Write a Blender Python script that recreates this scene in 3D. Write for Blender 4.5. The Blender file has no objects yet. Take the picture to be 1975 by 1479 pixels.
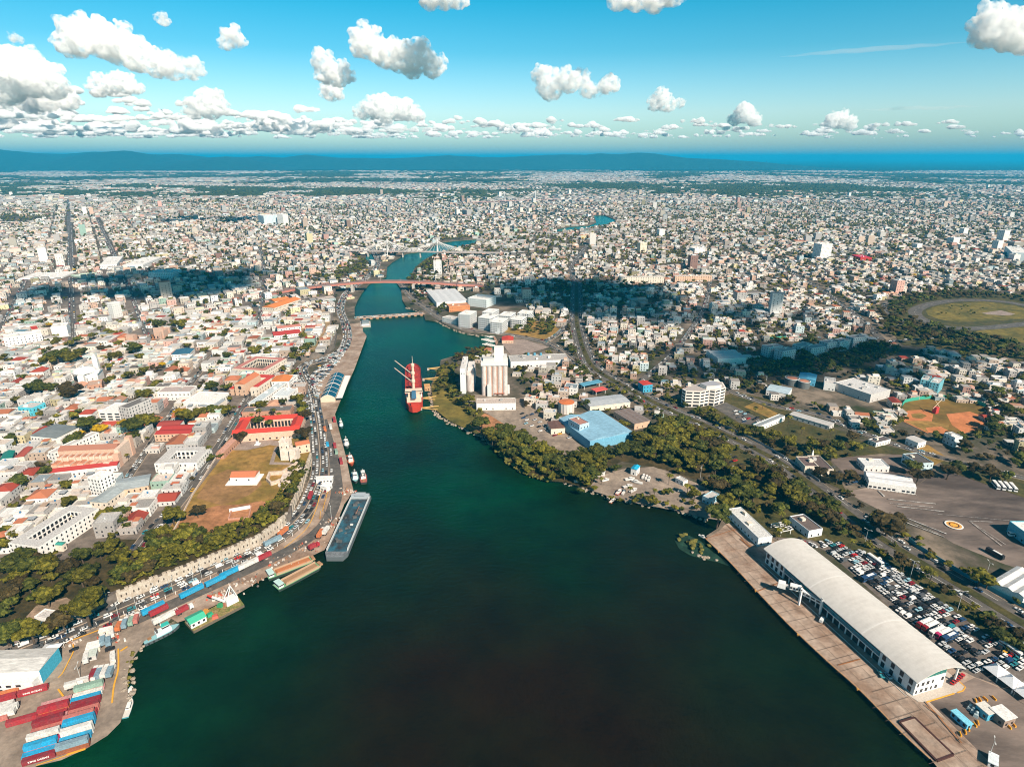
import bpy, bmesh, math, random
import numpy as np
from mathutils import Vector, noise as mnoise
from mathutils.geometry import delaunay_2d_cdt
random.seed(7); RNG = np.random.default_rng(7)
scene = bpy.context.scene
COL = scene.collection
# ------------------------------------------------------------------ camera
W0, H0 = 1975.0, 1479.0            # the photograph's own pixel grid
FPX, HZ, CAMZ = 1180.0, 303.0, 250.0
PITCH = math.atan((H0/2-HZ)/FPX)
SP, CP = math.sin(PITCH), math.cos(PITCH)
cam = bpy.data.cameras.new('camera'); cam.sensor_width = 36; cam.lens = 36*FPX/W0
cam.clip_start = 1; cam.clip_end = 200000
camo = bpy.data.objects.new('camera', cam); COL.objects.link(camo)
camo.location = (0, 0, CAMZ); camo.rotation_euler = (math.pi/2-PITCH, 0, 0)
scene.camera = camo
def P(px, py, z=2.0):
    "ground point of a pixel of the photograph at height z"
    u = (px-W0/2)/FPX; v = (py-H0/2)/FPX
    t = (CAMZ-z)/(SP+CP*v)
    return Vector((u*t, (CP-SP*v)*t, z))
def project(x, y, z):
    dz = CAMZ-z
    d = CP*y+SP*dz                    # depth along the axis
    v = (-SP*y+CP*dz)/d
    return W0/2+FPX*x/d, H0/2+FPX*v, d
# ------------------------------------------------------------------ world, sun, exposure
SUN = Vector((0.57, -0.82, 0.81)).normalized()
SUN_EL = math.asin(SUN.z); SUN_ROT = math.atan2(SUN.x, SUN.y)
world = bpy.data.worlds.new('World'); scene.world = world; world.use_nodes = True
nt = world.node_tree; nt.nodes.clear()
wo = nt.nodes.new('ShaderNodeOutputWorld'); bg = nt.nodes.new('ShaderNodeBackground')
sky = nt.nodes.new('ShaderNodeTexSky'); sky.sky_type = 'NISHITA'; sky.sun_disc = False
sky.sun_elevation = SUN_EL; sky.sun_rotation = SUN_ROT
sky.altitude = 250; sky.air_density = 1.0; sky.dust_density = 1.6; sky.ozone_density = 2.0
# the photograph's cyan sky: pale over the horizon, darkened overhead out of view to deepen the shade
tint = nt.nodes.new('ShaderNodeMix'); tint.data_type = 'RGBA'; tint.blend_type = 'MULTIPLY'; tint.inputs[0].default_value = 1.0
tc = nt.nodes.new('ShaderNodeTexCoord'); sx = nt.nodes.new('ShaderNodeSeparateXYZ'); sr = nt.nodes.new('ShaderNodeValToRGB')
nt.links.new(tc.outputs['Generated'], sx.inputs[0]); nt.links.new(sx.outputs['Z'], sr.inputs[0])
for k_, (p_, c_) in enumerate(((0.0, (0.62, 0.80, 0.80)), (0.06, (0.63, 0.75, 0.74)), (0.14, (0.20, 0.57, 0.60)), (0.23, (0.003, 0.53, 0.56)), (0.5, (0.012, 0.19, 0.23)), (1.0, (0.02, 0.12, 0.16)))):
    e_ = sr.color_ramp.elements[k_] if k_ < 2 else sr.color_ramp.elements.new(p_)
    e_.position = p_; e_.color = (*c_, 1)
hs = nt.nodes.new('ShaderNodeHueSaturation'); hs.inputs['Saturation'].default_value = 1.1; hs.inputs['Value'].default_value = 2.0
nt.links.new(sky.outputs[0], hs.inputs['Color']); nt.links.new(hs.outputs[0], tint.inputs[6])
nt.links.new(sr.outputs[0], tint.inputs[7]); nt.links.new(tint.outputs[2], bg.inputs[0])
bg.inputs[1].default_value = 0.075
nt.links.new(bg.outputs[0], wo.inputs[0])
sl = bpy.data.lights.new('sun', 'SUN'); sl.energy = 5.0; sl.angle = math.radians(0.5); sl.color = (1.0, 0.85, 0.70)
so = bpy.data.objects.new('sun', sl); COL.objects.link(so)
so.rotation_euler = SUN.to_track_quat('Z', 'Y').to_euler(); so.location = (0, 0, 2000)
scene.view_settings.view_transform = 'Standard'; scene.view_settings.look = 'None'
scene.view_settings.exposure = 0.70; scene.view_settings.gamma = 1.0; scene.view_settings.use_curve_mapping = False
scene.render.engine = 'CYCLES'
cy = scene.cycles
cy.max_bounces = 24; cy.diffuse_bounces = 2; cy.glossy_bounces = 2; cy.transmission_bounces = 2; cy.volume_bounces = 22
cy.transparent_max_bounces = 8; cy.caustics_reflective = False; cy.caustics_refractive = False
cy.use_denoising = True; cy.use_adaptive_sampling = True; cy.adaptive_threshold = 0.006; cy.filter_width = 1.05
# ------------------------------------------------------------------ materials
MATS = {}
def ramp(n, stops):
    while len(n.color_ramp.elements) < len(stops): n.color_ramp.elements.new(0.5)
    for e, (p, c) in zip(n.color_ramp.elements, stops):
        e.position = p; e.color = (*c, 1)
def mat(name, col=(0.5, 0.5, 0.5), rough=0.8, var=0.25, scale=0.3, attr=None, metal=0.0, spec=0.3, col2=None, detail=4.0, bump=0.0, bscale=None, stretch=None):
    """procedural surface: base colour (or a colour attribute) broken up by two noises; col2 = second colour it wears to"""
    if name in MATS: return MATS[name]
    m = bpy.data.materials.new(name); m.use_nodes = True; MATS[name] = m
    n = m.node_tree.nodes; L = m.node_tree.links; b = n['Principled BSDF']
    b.inputs['Roughness'].default_value = rough; b.inputs['Metallic'].default_value = metal
    b.inputs['Specular IOR Level'].default_value = spec
    geo = n.new('ShaderNodeNewGeometry'); pos = geo.outputs['Position']
    if stretch:
        mp = n.new('ShaderNodeMapping'); mp.inputs['Rotation'].default_value = (0, 0, stretch[0]); mp.inputs['Scale'].default_value = (stretch[1], 1, 1)
        L.new(pos, mp.inputs[0]); pos = mp.outputs[0]
    t1 = n.new('ShaderNodeTexNoise'); t1.inputs['Scale'].default_value = scale; t1.inputs['Detail'].default_value = detail; t1.inputs['Roughness'].default_value = 0.65
    L.new(pos, t1.inputs['Vector'])
    if attr:
        src = n.new('ShaderNodeAttribute'); src.attribute_name = attr; cs = src.outputs['Color']
    else:
        src = n.new('ShaderNodeRGB'); src.outputs[0].default_value = (*col, 1); cs = src.outputs[0]
    if col2 is not None:
        r2 = n.new('ShaderNodeValToRGB'); ramp(r2, [(0.40, (0, 0, 0)), (0.62, (1, 1, 1))]); L.new(t1.outputs['Fac'], r2.inputs[0])
        mx2 = n.new('ShaderNodeMix'); mx2.data_type = 'RGBA'; mx2.inputs[7].default_value = (*col2, 1)
        L.new(r2.outputs[0], mx2.inputs[0]); L.new(cs, mx2.inputs[6]); cs = mx2.outputs[2]
    t2 = n.new('ShaderNodeTexNoise'); t2.inputs['Scale'].default_value = scale*4.3; t2.inputs['Detail'].default_value = detail; t2.inputs['Roughness'].default_value = 0.7
    L.new(pos, t2.inputs['Vector'])
    mr = n.new('ShaderNodeMapRange'); mr.inputs[1].default_value = 0.3; mr.inputs[2].default_value = 0.7
    mr.inputs[3].default_value = 1-var; mr.inputs[4].default_value = 1+var*0.6
    L.new(t2.outputs['Fac'], mr.inputs[0])
    mx = n.new('ShaderNodeMix'); mx.data_type = 'RGBA'; mx.blend_type = 'MULTIPLY'; mx.inputs[0].default_value = 1
    L.new(cs, mx.inputs[6]); L.new(mr.outputs[0], mx.inputs[7]); L.new(mx.outputs[2], b.inputs['Base Color'])
    if bump:
        tb = n.new('ShaderNodeTexNoise'); tb.inputs['Scale'].default_value = bscale or scale*6; tb.inputs['Detail'].default_value = 5
        L.new(geo.outputs['Position'], tb.inputs['Vector'])
        bp = n.new('ShaderNodeBump'); bp.inputs['Strength'].default_value = 1.0; bp.inputs['Distance'].default_value = bump
        L.new(tb.outputs['Fac'], bp.inputs['Height']); L.new(bp.outputs[0], b.inputs['Normal'])
    return m
M_ATTR = mat('painted_wall', attr='Col', var=0.28, scale=0.25, rough=0.85, spec=0.2)
def paint(name, c=(0.5, 0.5, 0.5), **k): return mat('paint_'+name, c, **{**dict(var=0.16, scale=0.5, rough=0.6), **k})
# ------------------------------------------------------------------ mesh builder
class MB:
    "collects boxes, prisms, tubes, lathes and cards; build() links them as ONE mesh object"
    def __init__(s): s.v = []; s.f = []; s.m = []; s.c = []
    def add(s, vs, fs, mi=0, c=None):
        o = len(s.v); s.v.extend([tuple(p) for p in vs])
        for f in fs: s.f.append([o+i for i in f]); s.m.append(mi); s.c.append((1, 1, 1) if c is None else tuple(float(q) for q in c))
        return s
    def box(s, c, w, d, z0, z1, rot=0.0, mi=0, col=None, taper=0.0, bottom=False):
        cs, sn = math.cos(rot), math.sin(rot); vs = []
        for z, k in ((z0, 0.0), (z1, taper)):
            for sx, sy in ((-1, -1), (1, -1), (1, 1), (-1, 1)):
                x, y = sx*(w/2-k), sy*(d/2-k); vs.append((c[0]+x*cs-y*sn, c[1]+x*sn+y*cs, z))
        fs = [(0, 1, 5, 4), (1, 2, 6, 5), (2, 3, 7, 6), (3, 0, 4, 7), (4, 5, 6, 7), (3, 2, 1, 0)]
        return s.add(vs, fs, mi, col)
    def prism(s, poly, z0, z1, mi=0, col=None, mtop=None, close_bottom=True, ctop=None):
        n = len(poly); a = sum(poly[i][0]*poly[(i+1) % n][1]-poly[(i+1) % n][0]*poly[i][1] for i in range(n))
        poly = list(poly) if a > 0 else list(poly)[::-1]
        vs = [(p[0], p[1], z0) for p in poly]+[(p[0], p[1], z1) for p in poly]
        s.add(vs, [(i, (i+1) % n, n+(i+1) % n, n+i) for i in range(n)], mi, col)
        s.add([(p[0], p[1], z1) for p in poly], [tuple(range(n))], mi if mtop is None else mtop, ctop or col)
        if close_bottom: s.add([(p[0], p[1], z0) for p in poly], [tuple(range(n))[::-1]], mi, col)
        return s
    def tube(s, a, b, r, n=6, mi=0, col=None, r2=None):
        a, b = Vector(a), Vector(b); d = (b-a).normalized(); r2 = r if r2 is None else r2
        u = d.orthogonal().normalized(); w = d.cross(u)
        vs = [a+(u*math.cos(t)+w*math.sin(t))*r for t in (2*math.pi*i/n for i in range(n))]
        vs += [b+(u*math.cos(t)+w*math.sin(t))*r2 for t in (2*math.pi*i/n for i in range(n))]
        fs = [(i, (i+1) % n, n+(i+1) % n, n+i) for i in range(n)]+[tuple(range(n))[::-1], tuple(range(n, 2*n))]
        return s.add(vs, fs, mi, col)
    def lathe(s, c, prof, n=24, mi=0, col=None, cap=True):
        vs = []; k = len(prof)
        for r, z in prof: vs += [(c[0]+r*math.cos(2*math.pi*i/n), c[1]+r*math.sin(2*math.pi*i/n), c[2]+z) for i in range(n)]
        fs = [(j*n+i, j*n+(i+1) % n, (j+1)*n+(i+1) % n, (j+1)*n+i) for j in range(k-1) for i in range(n)]
        if cap: fs += [tuple((k-1)*n+i for i in range(n)), tuple(range(n))[::-1]]
        return s.add(vs, fs, mi, col)
    def quad(s, a, b, c, d, mi=0, col=None): return s.add([a, b, c, d], [(0, 1, 2, 3)], mi, col)
    def gable(s, c, w, d, z0, zr, rot=0.0, mi=0, col=None, over=0.0, hip=0.0, gmi=None):
        "ridge along local x"
        cs, sn = math.cos(rot), math.sin(rot); W, D = w/2+over, d/2+over
        pts = [(-W, -D, z0), (W, -D, z0), (W, D, z0), (-W, D, z0), (-W+hip, 0, zr), (W-hip, 0, zr)]
        vs = [(c[0]+x*cs-y*sn, c[1]+x*sn+y*cs, z) for x, y, z in pts]
        s.add(vs, [(0, 1, 5, 4), (2, 3, 4, 5), (3, 2, 1, 0)], mi, col)
        return s.add(vs, [(1, 2, 5), (3, 0, 4)], mi if gmi is None else gmi, col)
    def mesh(s, name, mats):
        me = bpy.data.meshes.new(name); me.from_pydata(s.v, [], s.f)
        for m in (mats if isinstance(mats, (list, tuple)) else [mats]): me.materials.append(m)
        if s.m and max(s.m): me.polygons.foreach_set('material_index', s.m)
        if any(c != (1, 1, 1) for c in s.c):
            a = me.attributes.new('Col', 'FLOAT_COLOR', 'FACE')
            a.data.foreach_set('color', np.array([(*c, 1) for c in s.c], dtype=np.float32).ravel())
        me.update(); return me
    def build(s, name, mats, parent=None, kind=None, smooth=False):
        me = s.mesh(name, mats)
        if smooth: me.polygons.foreach_set('use_smooth', [True]*len(me.polygons))
        return link(name, me, parent, kind)
def link(name, me, parent=None, kind=None, loc=None, rz=None):
    o = bpy.data.objects.new(name, me); COL.objects.link(o)
    if parent is not None: o.parent = parent
    if kind: o['kind'] = kind
    if loc is not None: o.location = loc
    if rz is not None: o.rotation_euler[2] = rz
    return o
def tag(o, label, cat, group=None):
    o['label'] = label; o['category'] = cat
    if group: o['group'] = group
    return o
def thing(name, label, cat, loc=(0, 0, 0), rz=0.0, group=None):
    o = bpy.data.objects.new(name, None); COL.objects.link(o); o.empty_display_size = 1
    o.location = loc; o.rotation_euler[2] = rz
    return tag(o, label, cat, group)
def copy_tree(o, loc, rz, label=None, group=None):
    c = o.copy(); COL.objects.link(c); c.location = loc; c.rotation_euler[2] = rz
    if label: c['label'] = label
    if group: c['group'] = group
    for ch in KIDS.get(o.name, ()):
        d = ch.copy(); COL.objects.link(d); d.parent = c
        for g in KIDS.get(ch.name, ()):
            e = g.copy(); COL.objects.link(e); e.parent = d
    return c
KIDS = {}
def remember(o):
    KIDS[o.name] = list(o.children)
    for c in o.children: KIDS[c.name] = list(c.children)
def struct(name, mb, m, label=None):
    o = mb.build(name, m); o['kind'] = 'structure'
    if label: o['label'] = label
    return o
# ------------------------------------------------------------------ occupied ground, kept free of filler
OCC = []                      # oriented rectangles cx, cy, cos, sin, half w, half d
ROADS = []                    # (N,2) polylines with half width
def occupy(c, w, d, rot, margin=2.0): OCC.append((c[0], c[1], math.cos(rot), math.sin(rot), w/2+margin, d/2+margin))
def rect3(a, b, c, z):
    "rectangle from three of its corners in the photograph, all at height z: a-b one side, c next to b"
    A, B, C = P(*a, z), P(*b, z), P(*c, z)
    d = (B-A).xy; w = d.length; d = d/w; n = Vector((-d.y, d.x)); k = (C-B).xy.dot(n)
    ctr = (A+B).xy/2+n*k/2
    return ctr, w, abs(k), math.atan2(d.y, d.x)
def inpoly(px, py, poly):
    poly = np.asarray(poly, float); r = np.zeros(np.shape(px), bool); j = len(poly)-1
    for i in range(len(poly)):
        xi, yi = poly[i]; xj, yj = poly[j]
        if yi != yj: r ^= ((yi > py) != (yj > py)) & (px < (xj-xi)*(py-yi)/(yj-yi)+xi)
        j = i
    return r
def free(x, y, extra=0.0):
    ok = np.ones(len(x), bool)
    for cx, cy_, c, s, hw, hd in OCC:
        dx, dy = x-cx, y-cy_
        ok &= ~((np.abs(dx*c+dy*s) < hw+extra) & (np.abs(-dx*s+dy*c) < hd+extra))
    for pl, hw in ROADS:
        for a, b in zip(pl[:-1], pl[1:]):
            d = b-a; L2 = (d*d).sum()
            t = np.clip(((x-a[0])*d[0]+(y-a[1])*d[1])/L2, 0, 1)
            ok &= np.hypot(x-a[0]-t*d[0], y-a[1]-t*d[1]) > hw+extra
    return ok
ORD = ['nearest', 'second nearest', 'third nearest', 'fourth nearest', 'fifth nearest', 'sixth nearest', 'seventh nearest', 'eighth nearest', 'ninth nearest', 'tenth nearest']
ORD += [f'{i}th nearest' for i in range(11, 21)]+['21st nearest', '22nd nearest', '23rd nearest']+[f'{i}th nearest' for i in range(24, 31)]+['31st nearest', '32nd nearest', '33rd nearest']+[f'{i}th nearest' for i in range(34, 90)]
MARKS = []                    # landmarks for labels: name, x, y
def mark(name, p): MARKS.append((name, p[0], p[1]))
def place_labels(items, seen='Labels'):
    "items: list of [obj, description, x, y]; each gets description + where it stands from the closest landmark"
    groups = {}
    for it in items:
        o, desc, x, y = it
        m = min(MARKS, key=lambda k: math.hypot(k[1]-x, k[2]-y))
        dx, dy = x-m[1], y-m[2]
        ang = math.atan2(m[1], m[2]); side, fwd = dx*math.cos(ang)-dy*math.sin(ang), dx*math.sin(ang)+dy*math.cos(ang)
        w = ('right of' if side > 0 else 'left of') if abs(side) > abs(fwd) else ('beyond' if fwd > 0 else 'in front of')
        groups.setdefault((desc, w, m[0]), []).append((math.hypot(dx, dy), o))
    for (desc, w, m), l in groups.items():
        l.sort(key=lambda k: k[0])
        for i, (_, o) in enumerate(l):
            o['label'] = f'{desc} {w} the {m}' if len(l) == 1 else f'{desc} {w} the {m}, {ORD[i]} to it'
            if len(o['label'].split()) > 16: o['label'] = o['label'].replace(' to it', '').replace(' the ', ' ')
def ico(sub):
    bm = bmesh.new(); bmesh.ops.create_icosphere(bm, subdivisions=sub, radius=1); v = np.array([p.co[:] for p in bm.verts]); f = np.array([[q.index for q in p.verts] for p in bm.faces]); bm.free(); return v, f
ICO = {k: ico(k) for k in (1, 2, 3)}
# ------------------------------------------------------------------ water, ground, roads, fields
PLZ, GZ = 9.0, 2.0
WATER = [(-5900,5200),(-2200,3000),(-150,1600),(20,1500),(72,1476),(118,1465),(168,1442),(207,1418),(232,1393),(247,1350),(245,1308),(250,1279),(268,1254),(278,1236),(311,1216),(343,1200),(358,1195),(455,1147),(507,1116),(626,1060),(637,1040),(664,972),(682,948),(676,925),(668,884),(651,820),(646,799),(662,760),(684,711),(707,649),(700,641),(699,622),(684,614),(684,594),(690,580),(698,566),(713,548),(745,535),(747,515),(757,506),(769,499),(784,490),(815,486),(850,469),(880,465),(922,462),(915,470),(890,478),(866,484),(840,491),(819,502),(801,517),(792,534),(780,548),(774,563),(776,580),(784,594),(815,603),(820,617),(845,621),(867,633),(895,643),(928,648),(954,650),(962,662),(952,676),(923,681),(878,688),(850,697),(848,711),(831,745),(836,789),(867,814),(937,845),(940,856),(956,867),(978,890),(1020,917),(1062,929),(1090,931),(1134,945),(1180,960),(1215,968),(1240,974),(1281,978),(1319,989),(1345,997),(1366,1001),(1392,1006),(1384,1023),(1361,1038),(1407,1082),(1461,1140),(1522,1204),(1597,1275),(1658,1329),(1736,1408),(1794,1462),(1850,1530),(1930,1620),(3900,3000),(7900,5200)]
POND = [(1070,444),(1100,438),(1135,436),(1150,430),(1145,416),(1165,416),(1187,425),(1182,431),(1150,437),(1120,443),(1075,448)]
INLET = [(712,506),(704,500),(708,492),(722,488),(731,492),(728,500),(722,506)]
wat = bpy.data.materials.new('river_water'); wat.use_nodes = True
n = wat.node_tree.nodes; L = wat.node_tree.links; n.clear()
wout = n.new('ShaderNodeOutputMaterial'); wd_ = n.new('ShaderNodeBsdfDiffuse'); wg = n.new('ShaderNodeBsdfGlossy'); wm = n.new('ShaderNodeMixShader'); fr = n.new('ShaderNodeFresnel')
fr.inputs['IOR'].default_value = 1.23; wg.inputs['Roughness'].default_value = 0.2; wg.inputs['Color'].default_value = (0.32, 0.95, 0.92, 1)
geo = n.new('ShaderNodeNewGeometry')
big = n.new('ShaderNodeTexNoise'); big.inputs['Scale'].default_value = 0.0045; big.inputs['Detail'].default_value = 4; L.new(geo.outputs['Position'], big.inputs['Vector'])
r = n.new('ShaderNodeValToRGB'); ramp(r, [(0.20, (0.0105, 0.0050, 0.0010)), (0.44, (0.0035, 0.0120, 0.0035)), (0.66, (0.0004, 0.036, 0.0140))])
# vignette-like darkening at the bottom of the view, put into the water colour
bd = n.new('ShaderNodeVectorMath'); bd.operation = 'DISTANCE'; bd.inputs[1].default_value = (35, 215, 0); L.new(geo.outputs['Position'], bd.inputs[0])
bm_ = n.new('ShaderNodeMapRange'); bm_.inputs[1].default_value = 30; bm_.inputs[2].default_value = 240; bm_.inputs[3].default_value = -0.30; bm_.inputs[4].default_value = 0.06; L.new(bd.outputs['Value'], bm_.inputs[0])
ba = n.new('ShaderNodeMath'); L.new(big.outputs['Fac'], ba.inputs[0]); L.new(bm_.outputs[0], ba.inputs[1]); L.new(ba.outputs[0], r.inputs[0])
# wind patches: slicks and ripples
wp = n.new('ShaderNodeTexNoise'); wp.inputs['Scale'].default_value = 0.03; wp.inputs['Detail'].default_value = 6; wp.inputs['Roughness'].default_value = 0.7; L.new(geo.outputs['Position'], wp.inputs['Vector'])
wr = n.new('ShaderNodeMapRange'); wr.inputs[1].default_value = 0.35; wr.inputs[2].default_value = 0.65; wr.inputs[3].default_value = 0.75; wr.inputs[4].default_value = 1.3; L.new(wp.outputs['Fac'], wr.inputs[0])
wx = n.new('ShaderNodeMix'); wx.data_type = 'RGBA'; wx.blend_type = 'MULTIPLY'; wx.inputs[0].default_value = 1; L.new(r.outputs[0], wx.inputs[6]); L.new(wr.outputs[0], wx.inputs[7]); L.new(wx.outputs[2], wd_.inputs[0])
w1 = n.new('ShaderNodeTexNoise'); w1.inputs['Scale'].default_value = 0.30; w1.inputs['Detail'].default_value = 6; w1.inputs['Roughness'].default_value = 0.65; L.new(geo.outputs['Position'], w1.inputs['Vector'])
bp = n.new('ShaderNodeBump'); bp.inputs['Distance'].default_value = 0.9; bp.inputs['Strength'].default_value = 0.8; L.new(w1.outputs['Fac'], bp.inputs['Height'])
for q_ in (wd_, wg, fr): L.new(bp.outputs[0], q_.inputs['Normal'])
L.new(fr.outputs[0], wm.inputs[0]); L.new(wd_.outputs[0], wm.inputs[1]); L.new(wg.outputs[0], wm.inputs[2]); L.new(wm.outputs[0], wout.inputs[0])
FAR = 90000.0
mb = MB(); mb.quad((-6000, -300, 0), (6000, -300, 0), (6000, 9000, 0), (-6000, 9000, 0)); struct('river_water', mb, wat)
# the land: one sheet with the river cut out of it, banks down to the water
M_GROUND = bpy.data.materials.new('city_ground'); M_GROUND.use_nodes = True
n = M_GROUND.node_tree.nodes; L = M_GROUND.node_tree.links; b = n['Principled BSDF']; b.inputs['Roughness'].default_value = 0.95; b.inputs['Specular IOR Level'].default_value = 0.1
geo = n.new('ShaderNodeNewGeometry')
t1 = n.new('ShaderNodeTexNoise'); t1.inputs['Scale'].default_value = 0.02; t1.inputs['Detail'].default_value = 8; t1.inputs['Roughness'].default_value = 0.7; L.new(geo.outputs['Position'], t1.inputs['Vector'])
r1 = n.new('ShaderNodeValToRGB'); ramp(r1, [(0.36, (0.035, 0.045, 0.018)), (0.5, (0.10, 0.085, 0.065)), (0.64, (0.24, 0.19, 0.145))]); L.new(t1.outputs['Fac'], r1.inputs[0])
# beyond the built houses: woods and far-off suburbs too small to tell apart
vo = n.new('ShaderNodeTexVoronoi'); vo.inputs['Scale'].default_value = 0.012; L.new(geo.outputs['Position'], vo.inputs['Vector'])
t2 = n.new('ShaderNodeTexNoise'); t2.inputs['Scale'].default_value = 0.00045; t2.inputs['Detail'].default_value = 6; t2.inputs['Roughness'].default_value = 0.62; L.new(geo.outputs['Position'], t2.inputs['Vector'])
sep = n.new('ShaderNodeSeparateColor'); L.new(vo.outputs['Color'], sep.inputs[0])
ln = n.new('ShaderNodeVectorMath'); ln.operation = 'LENGTH'; L.new(geo.outputs['Position'], ln.inputs[0])
far_f = n.new('ShaderNodeMapRange'); far_f.inputs[1].default_value = 9000; far_f.inputs[2].default_value = 17000; far_f.inputs[3].default_value = 0.05; far_f.inputs[4].default_value = -0.28; L.new(ln.outputs['Value'], far_f.inputs[0])
ad = n.new('ShaderNodeMath'); ad.operation = 'ADD'; L.new(t2.outputs['Fac'], ad.inputs[0]); L.new(far_f.outputs[0], ad.inputs[1])
mul = n.new('ShaderNodeMath'); mul.operation = 'MULTIPLY'; L.new(ad.outputs[0], mul.inputs[0]); L.new(sep.outputs[0], mul.inputs[1])
r2 = n.new('ShaderNodeValToRGB'); ramp(r2, [(0.36, (0.014, 0.028, 0.014)), (0.39, (0.50, 0.46, 0.42))]); L.new(mul.outputs[0], r2.inputs[0])
fx = n.new('ShaderNodeMapRange'); fx.inputs[1].default_value = 5200; fx.inputs[2].default_value = 6200; L.new(ln.outputs['Value'], fx.inputs[0])
mx = n.new('ShaderNodeMix'); mx.data_type = 'RGBA'; L.new(fx.outputs[0], mx.inputs[0]); L.new(r1.outputs[0], mx.inputs[6]); L.new(r2.outputs[0], mx.inputs[7]); L.new(mx.outputs[2], b.inputs['Base Color'])
def land():
    rings = []; verts = [Vector((-FAR, -300)), Vector((FAR, -300)), Vector((FAR, FAR)), Vector((-FAR, FAR))]; edges = [(0, 1), (1, 2), (2, 3), (3, 0)]
    holes = []
    for poly in (WATER, POND, INLET):
        pts = [P(x, y, 0.0).xy for x, y in poly]
        o = len(verts); verts += pts; edges += [(o+i, o+(i+1) % len(pts)) for i in range(len(pts))]; holes.append(pts)
    v, e, f, *_ = delaunay_2d_cdt(verts, edges, [], 0, 1e-3)
    hp = [np.array([[q.x, q.y] for q in h]) for h in holes]
    keep = []
    for t in f:
        c = sum((v[i] for i in t), Vector((0, 0)))/len(t)
        if not any(inpoly(np.array([c.x]), np.array([c.y]), h)[0] for h in hp): keep.append(t)
    mb = MB(); mb.add([(q.x, q.y, GZ) for q in v], keep)
    for t in mb.f:
        a = [mb.v[i] for i in t]
        if (a[1][0]-a[0][0])*(a[2][1]-a[0][1])-(a[1][1]-a[0][1])*(a[2][0]-a[0][0]) < 0: t.reverse()
    struct('ground', mb, M_GROUND)
    bank = MB()
    for h in holes:
        for a, c in zip(h, h[1:]+h[:1]): bank.quad((a.x, a.y, -1), (c.x, c.y, -1), (c.x, c.y, GZ+0.02), (a.x, a.y, GZ+0.02))
    struct('river_bank', bank, mat('bank_stone', (0.20, 0.17, 0.13), var=0.5, scale=0.6, col2=(0.07, 0.08, 0.04)))
land()
M_BED = mat('river_bed', (0.02, 0.03, 0.02))
mb = MB(); mb.quad((-6000, -300, -1.0), (6000, -300, -1.0), (6000, 9000, -1.0), (-6000, 9000, -1.0)); struct('river_bed', mb, M_BED)
# old town terrace above the harbour road
EDGE = [(-700,1570),(-200,1345),(0,1258),(120,1208),(229,1163),(350,1114),(500,1052),(539,1024),(563,1002),(568,975),(580,948),(594,905),(601,888),(601,850),(595,800),(588,762),(578,738),(566,715),(564,700),(590,695),(625,686),(645,672),(650,650),(645,625),(640,605),(640,585),(648,565),(640,545)]
PLAT = [P(x, y, GZ).xy for x, y in EDGE]+[P(560, 535, GZ).xy, P(0, 520, GZ).xy, Vector((-2500, 1450)), Vector((-2500, 150))]
M_OLD = mat('old_town_paving', (0.12, 0.10, 0.085), var=0.4, scale=0.05, col2=(0.22, 0.18, 0.15), detail=7)
mb = MB(); mb.prism(PLAT, GZ-0.5, PLZ, close_bottom=False); struct('old_town_terrace', mb, [M_OLD])
_zn = [0]
def sheet(name, poly, m, z=GZ, bump=None, kind='structure', label=None):
    "a flat area of ground given by its outline in the photograph; each sheet lies 8 mm above the one before"
    _zn[0] += 1; zz = z+0.008*_zn[0]
    pts = [P(x, y, z) for x, y in poly]
    mb = MB(); q = [(p.x, p.y, zz) for p in pts]
    if sum(q[i-1][0]*q[i][1]-q[i][0]*q[i-1][1] for i in range(len(q))) < 0: q = q[::-1]
    mb.add(q, [tuple(range(len(q)))]); o = mb.build(name, m); o['kind'] = kind
    if label: o['label'] = label
    return zz
def smooth_line(px, z, step=12.0):
    pts = [P(x, y, z).xy for x, y in px]; out = []
    for i in range(len(pts)-1):
        p0 = pts[max(i-1, 0)]; p1 = pts[i]; p2 = pts[i+1]; p3 = pts[min(i+2, len(pts)-1)]
        k = max(1, int((p2-p1).length/step))
        for j in range(k):
            t = j/k
            out.append(0.5*((2*p1)+(p2-p0)*t+(2*p0-5*p1+4*p2-p3)*t*t+(3*p1-3*p2+p3-p0)*t**3))
    return out+[pts[-1]]
def strip(mb, line, off, w, z, dash=None):
    n = len(line); run = 0.0
    for i in range(n-1):
        a, b = line[i], line[i+1]
        da = (line[min(i+1, n-1)]-line[max(i-1, 0)]).normalized(); db = (line[min(i+2, n-1)]-line[i]).normalized()
        na, nb = Vector((-da.y, da.x)), Vector((-db.y, db.x))
        if dash:
            run += (b-a).length
            if int(run/dash) % 2: continue
        pts = [a+na*(off-w/2), a+na*(off+w/2), b+nb*(off+w/2), b+nb*(off-w/2)]
        mb.add([(p.x, p.y, z) for p in pts], [(3, 2, 1, 0)])
M_ASPH = mat('asphalt', (0.085, 0.078, 0.072), var=0.3, scale=0.15, col2=(0.14, 0.125, 0.11), detail=6)
M_ASPH2 = mat('asphalt_dark', (0.055, 0.05, 0.05), var=0.3, scale=0.15)
M_LINE = mat('road_line_white', (0.75, 0.74, 0.70), var=0.3, scale=1.0)
M_LINEY = mat('road_line_yellow', (0.70, 0.36, 0.04), var=0.3, scale=1.0)
M_KERB = mat('kerb_concrete', (0.42, 0.33, 0.25), var=0.3, scale=0.8)
LINES = {}; ALL_LINES = []
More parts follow.
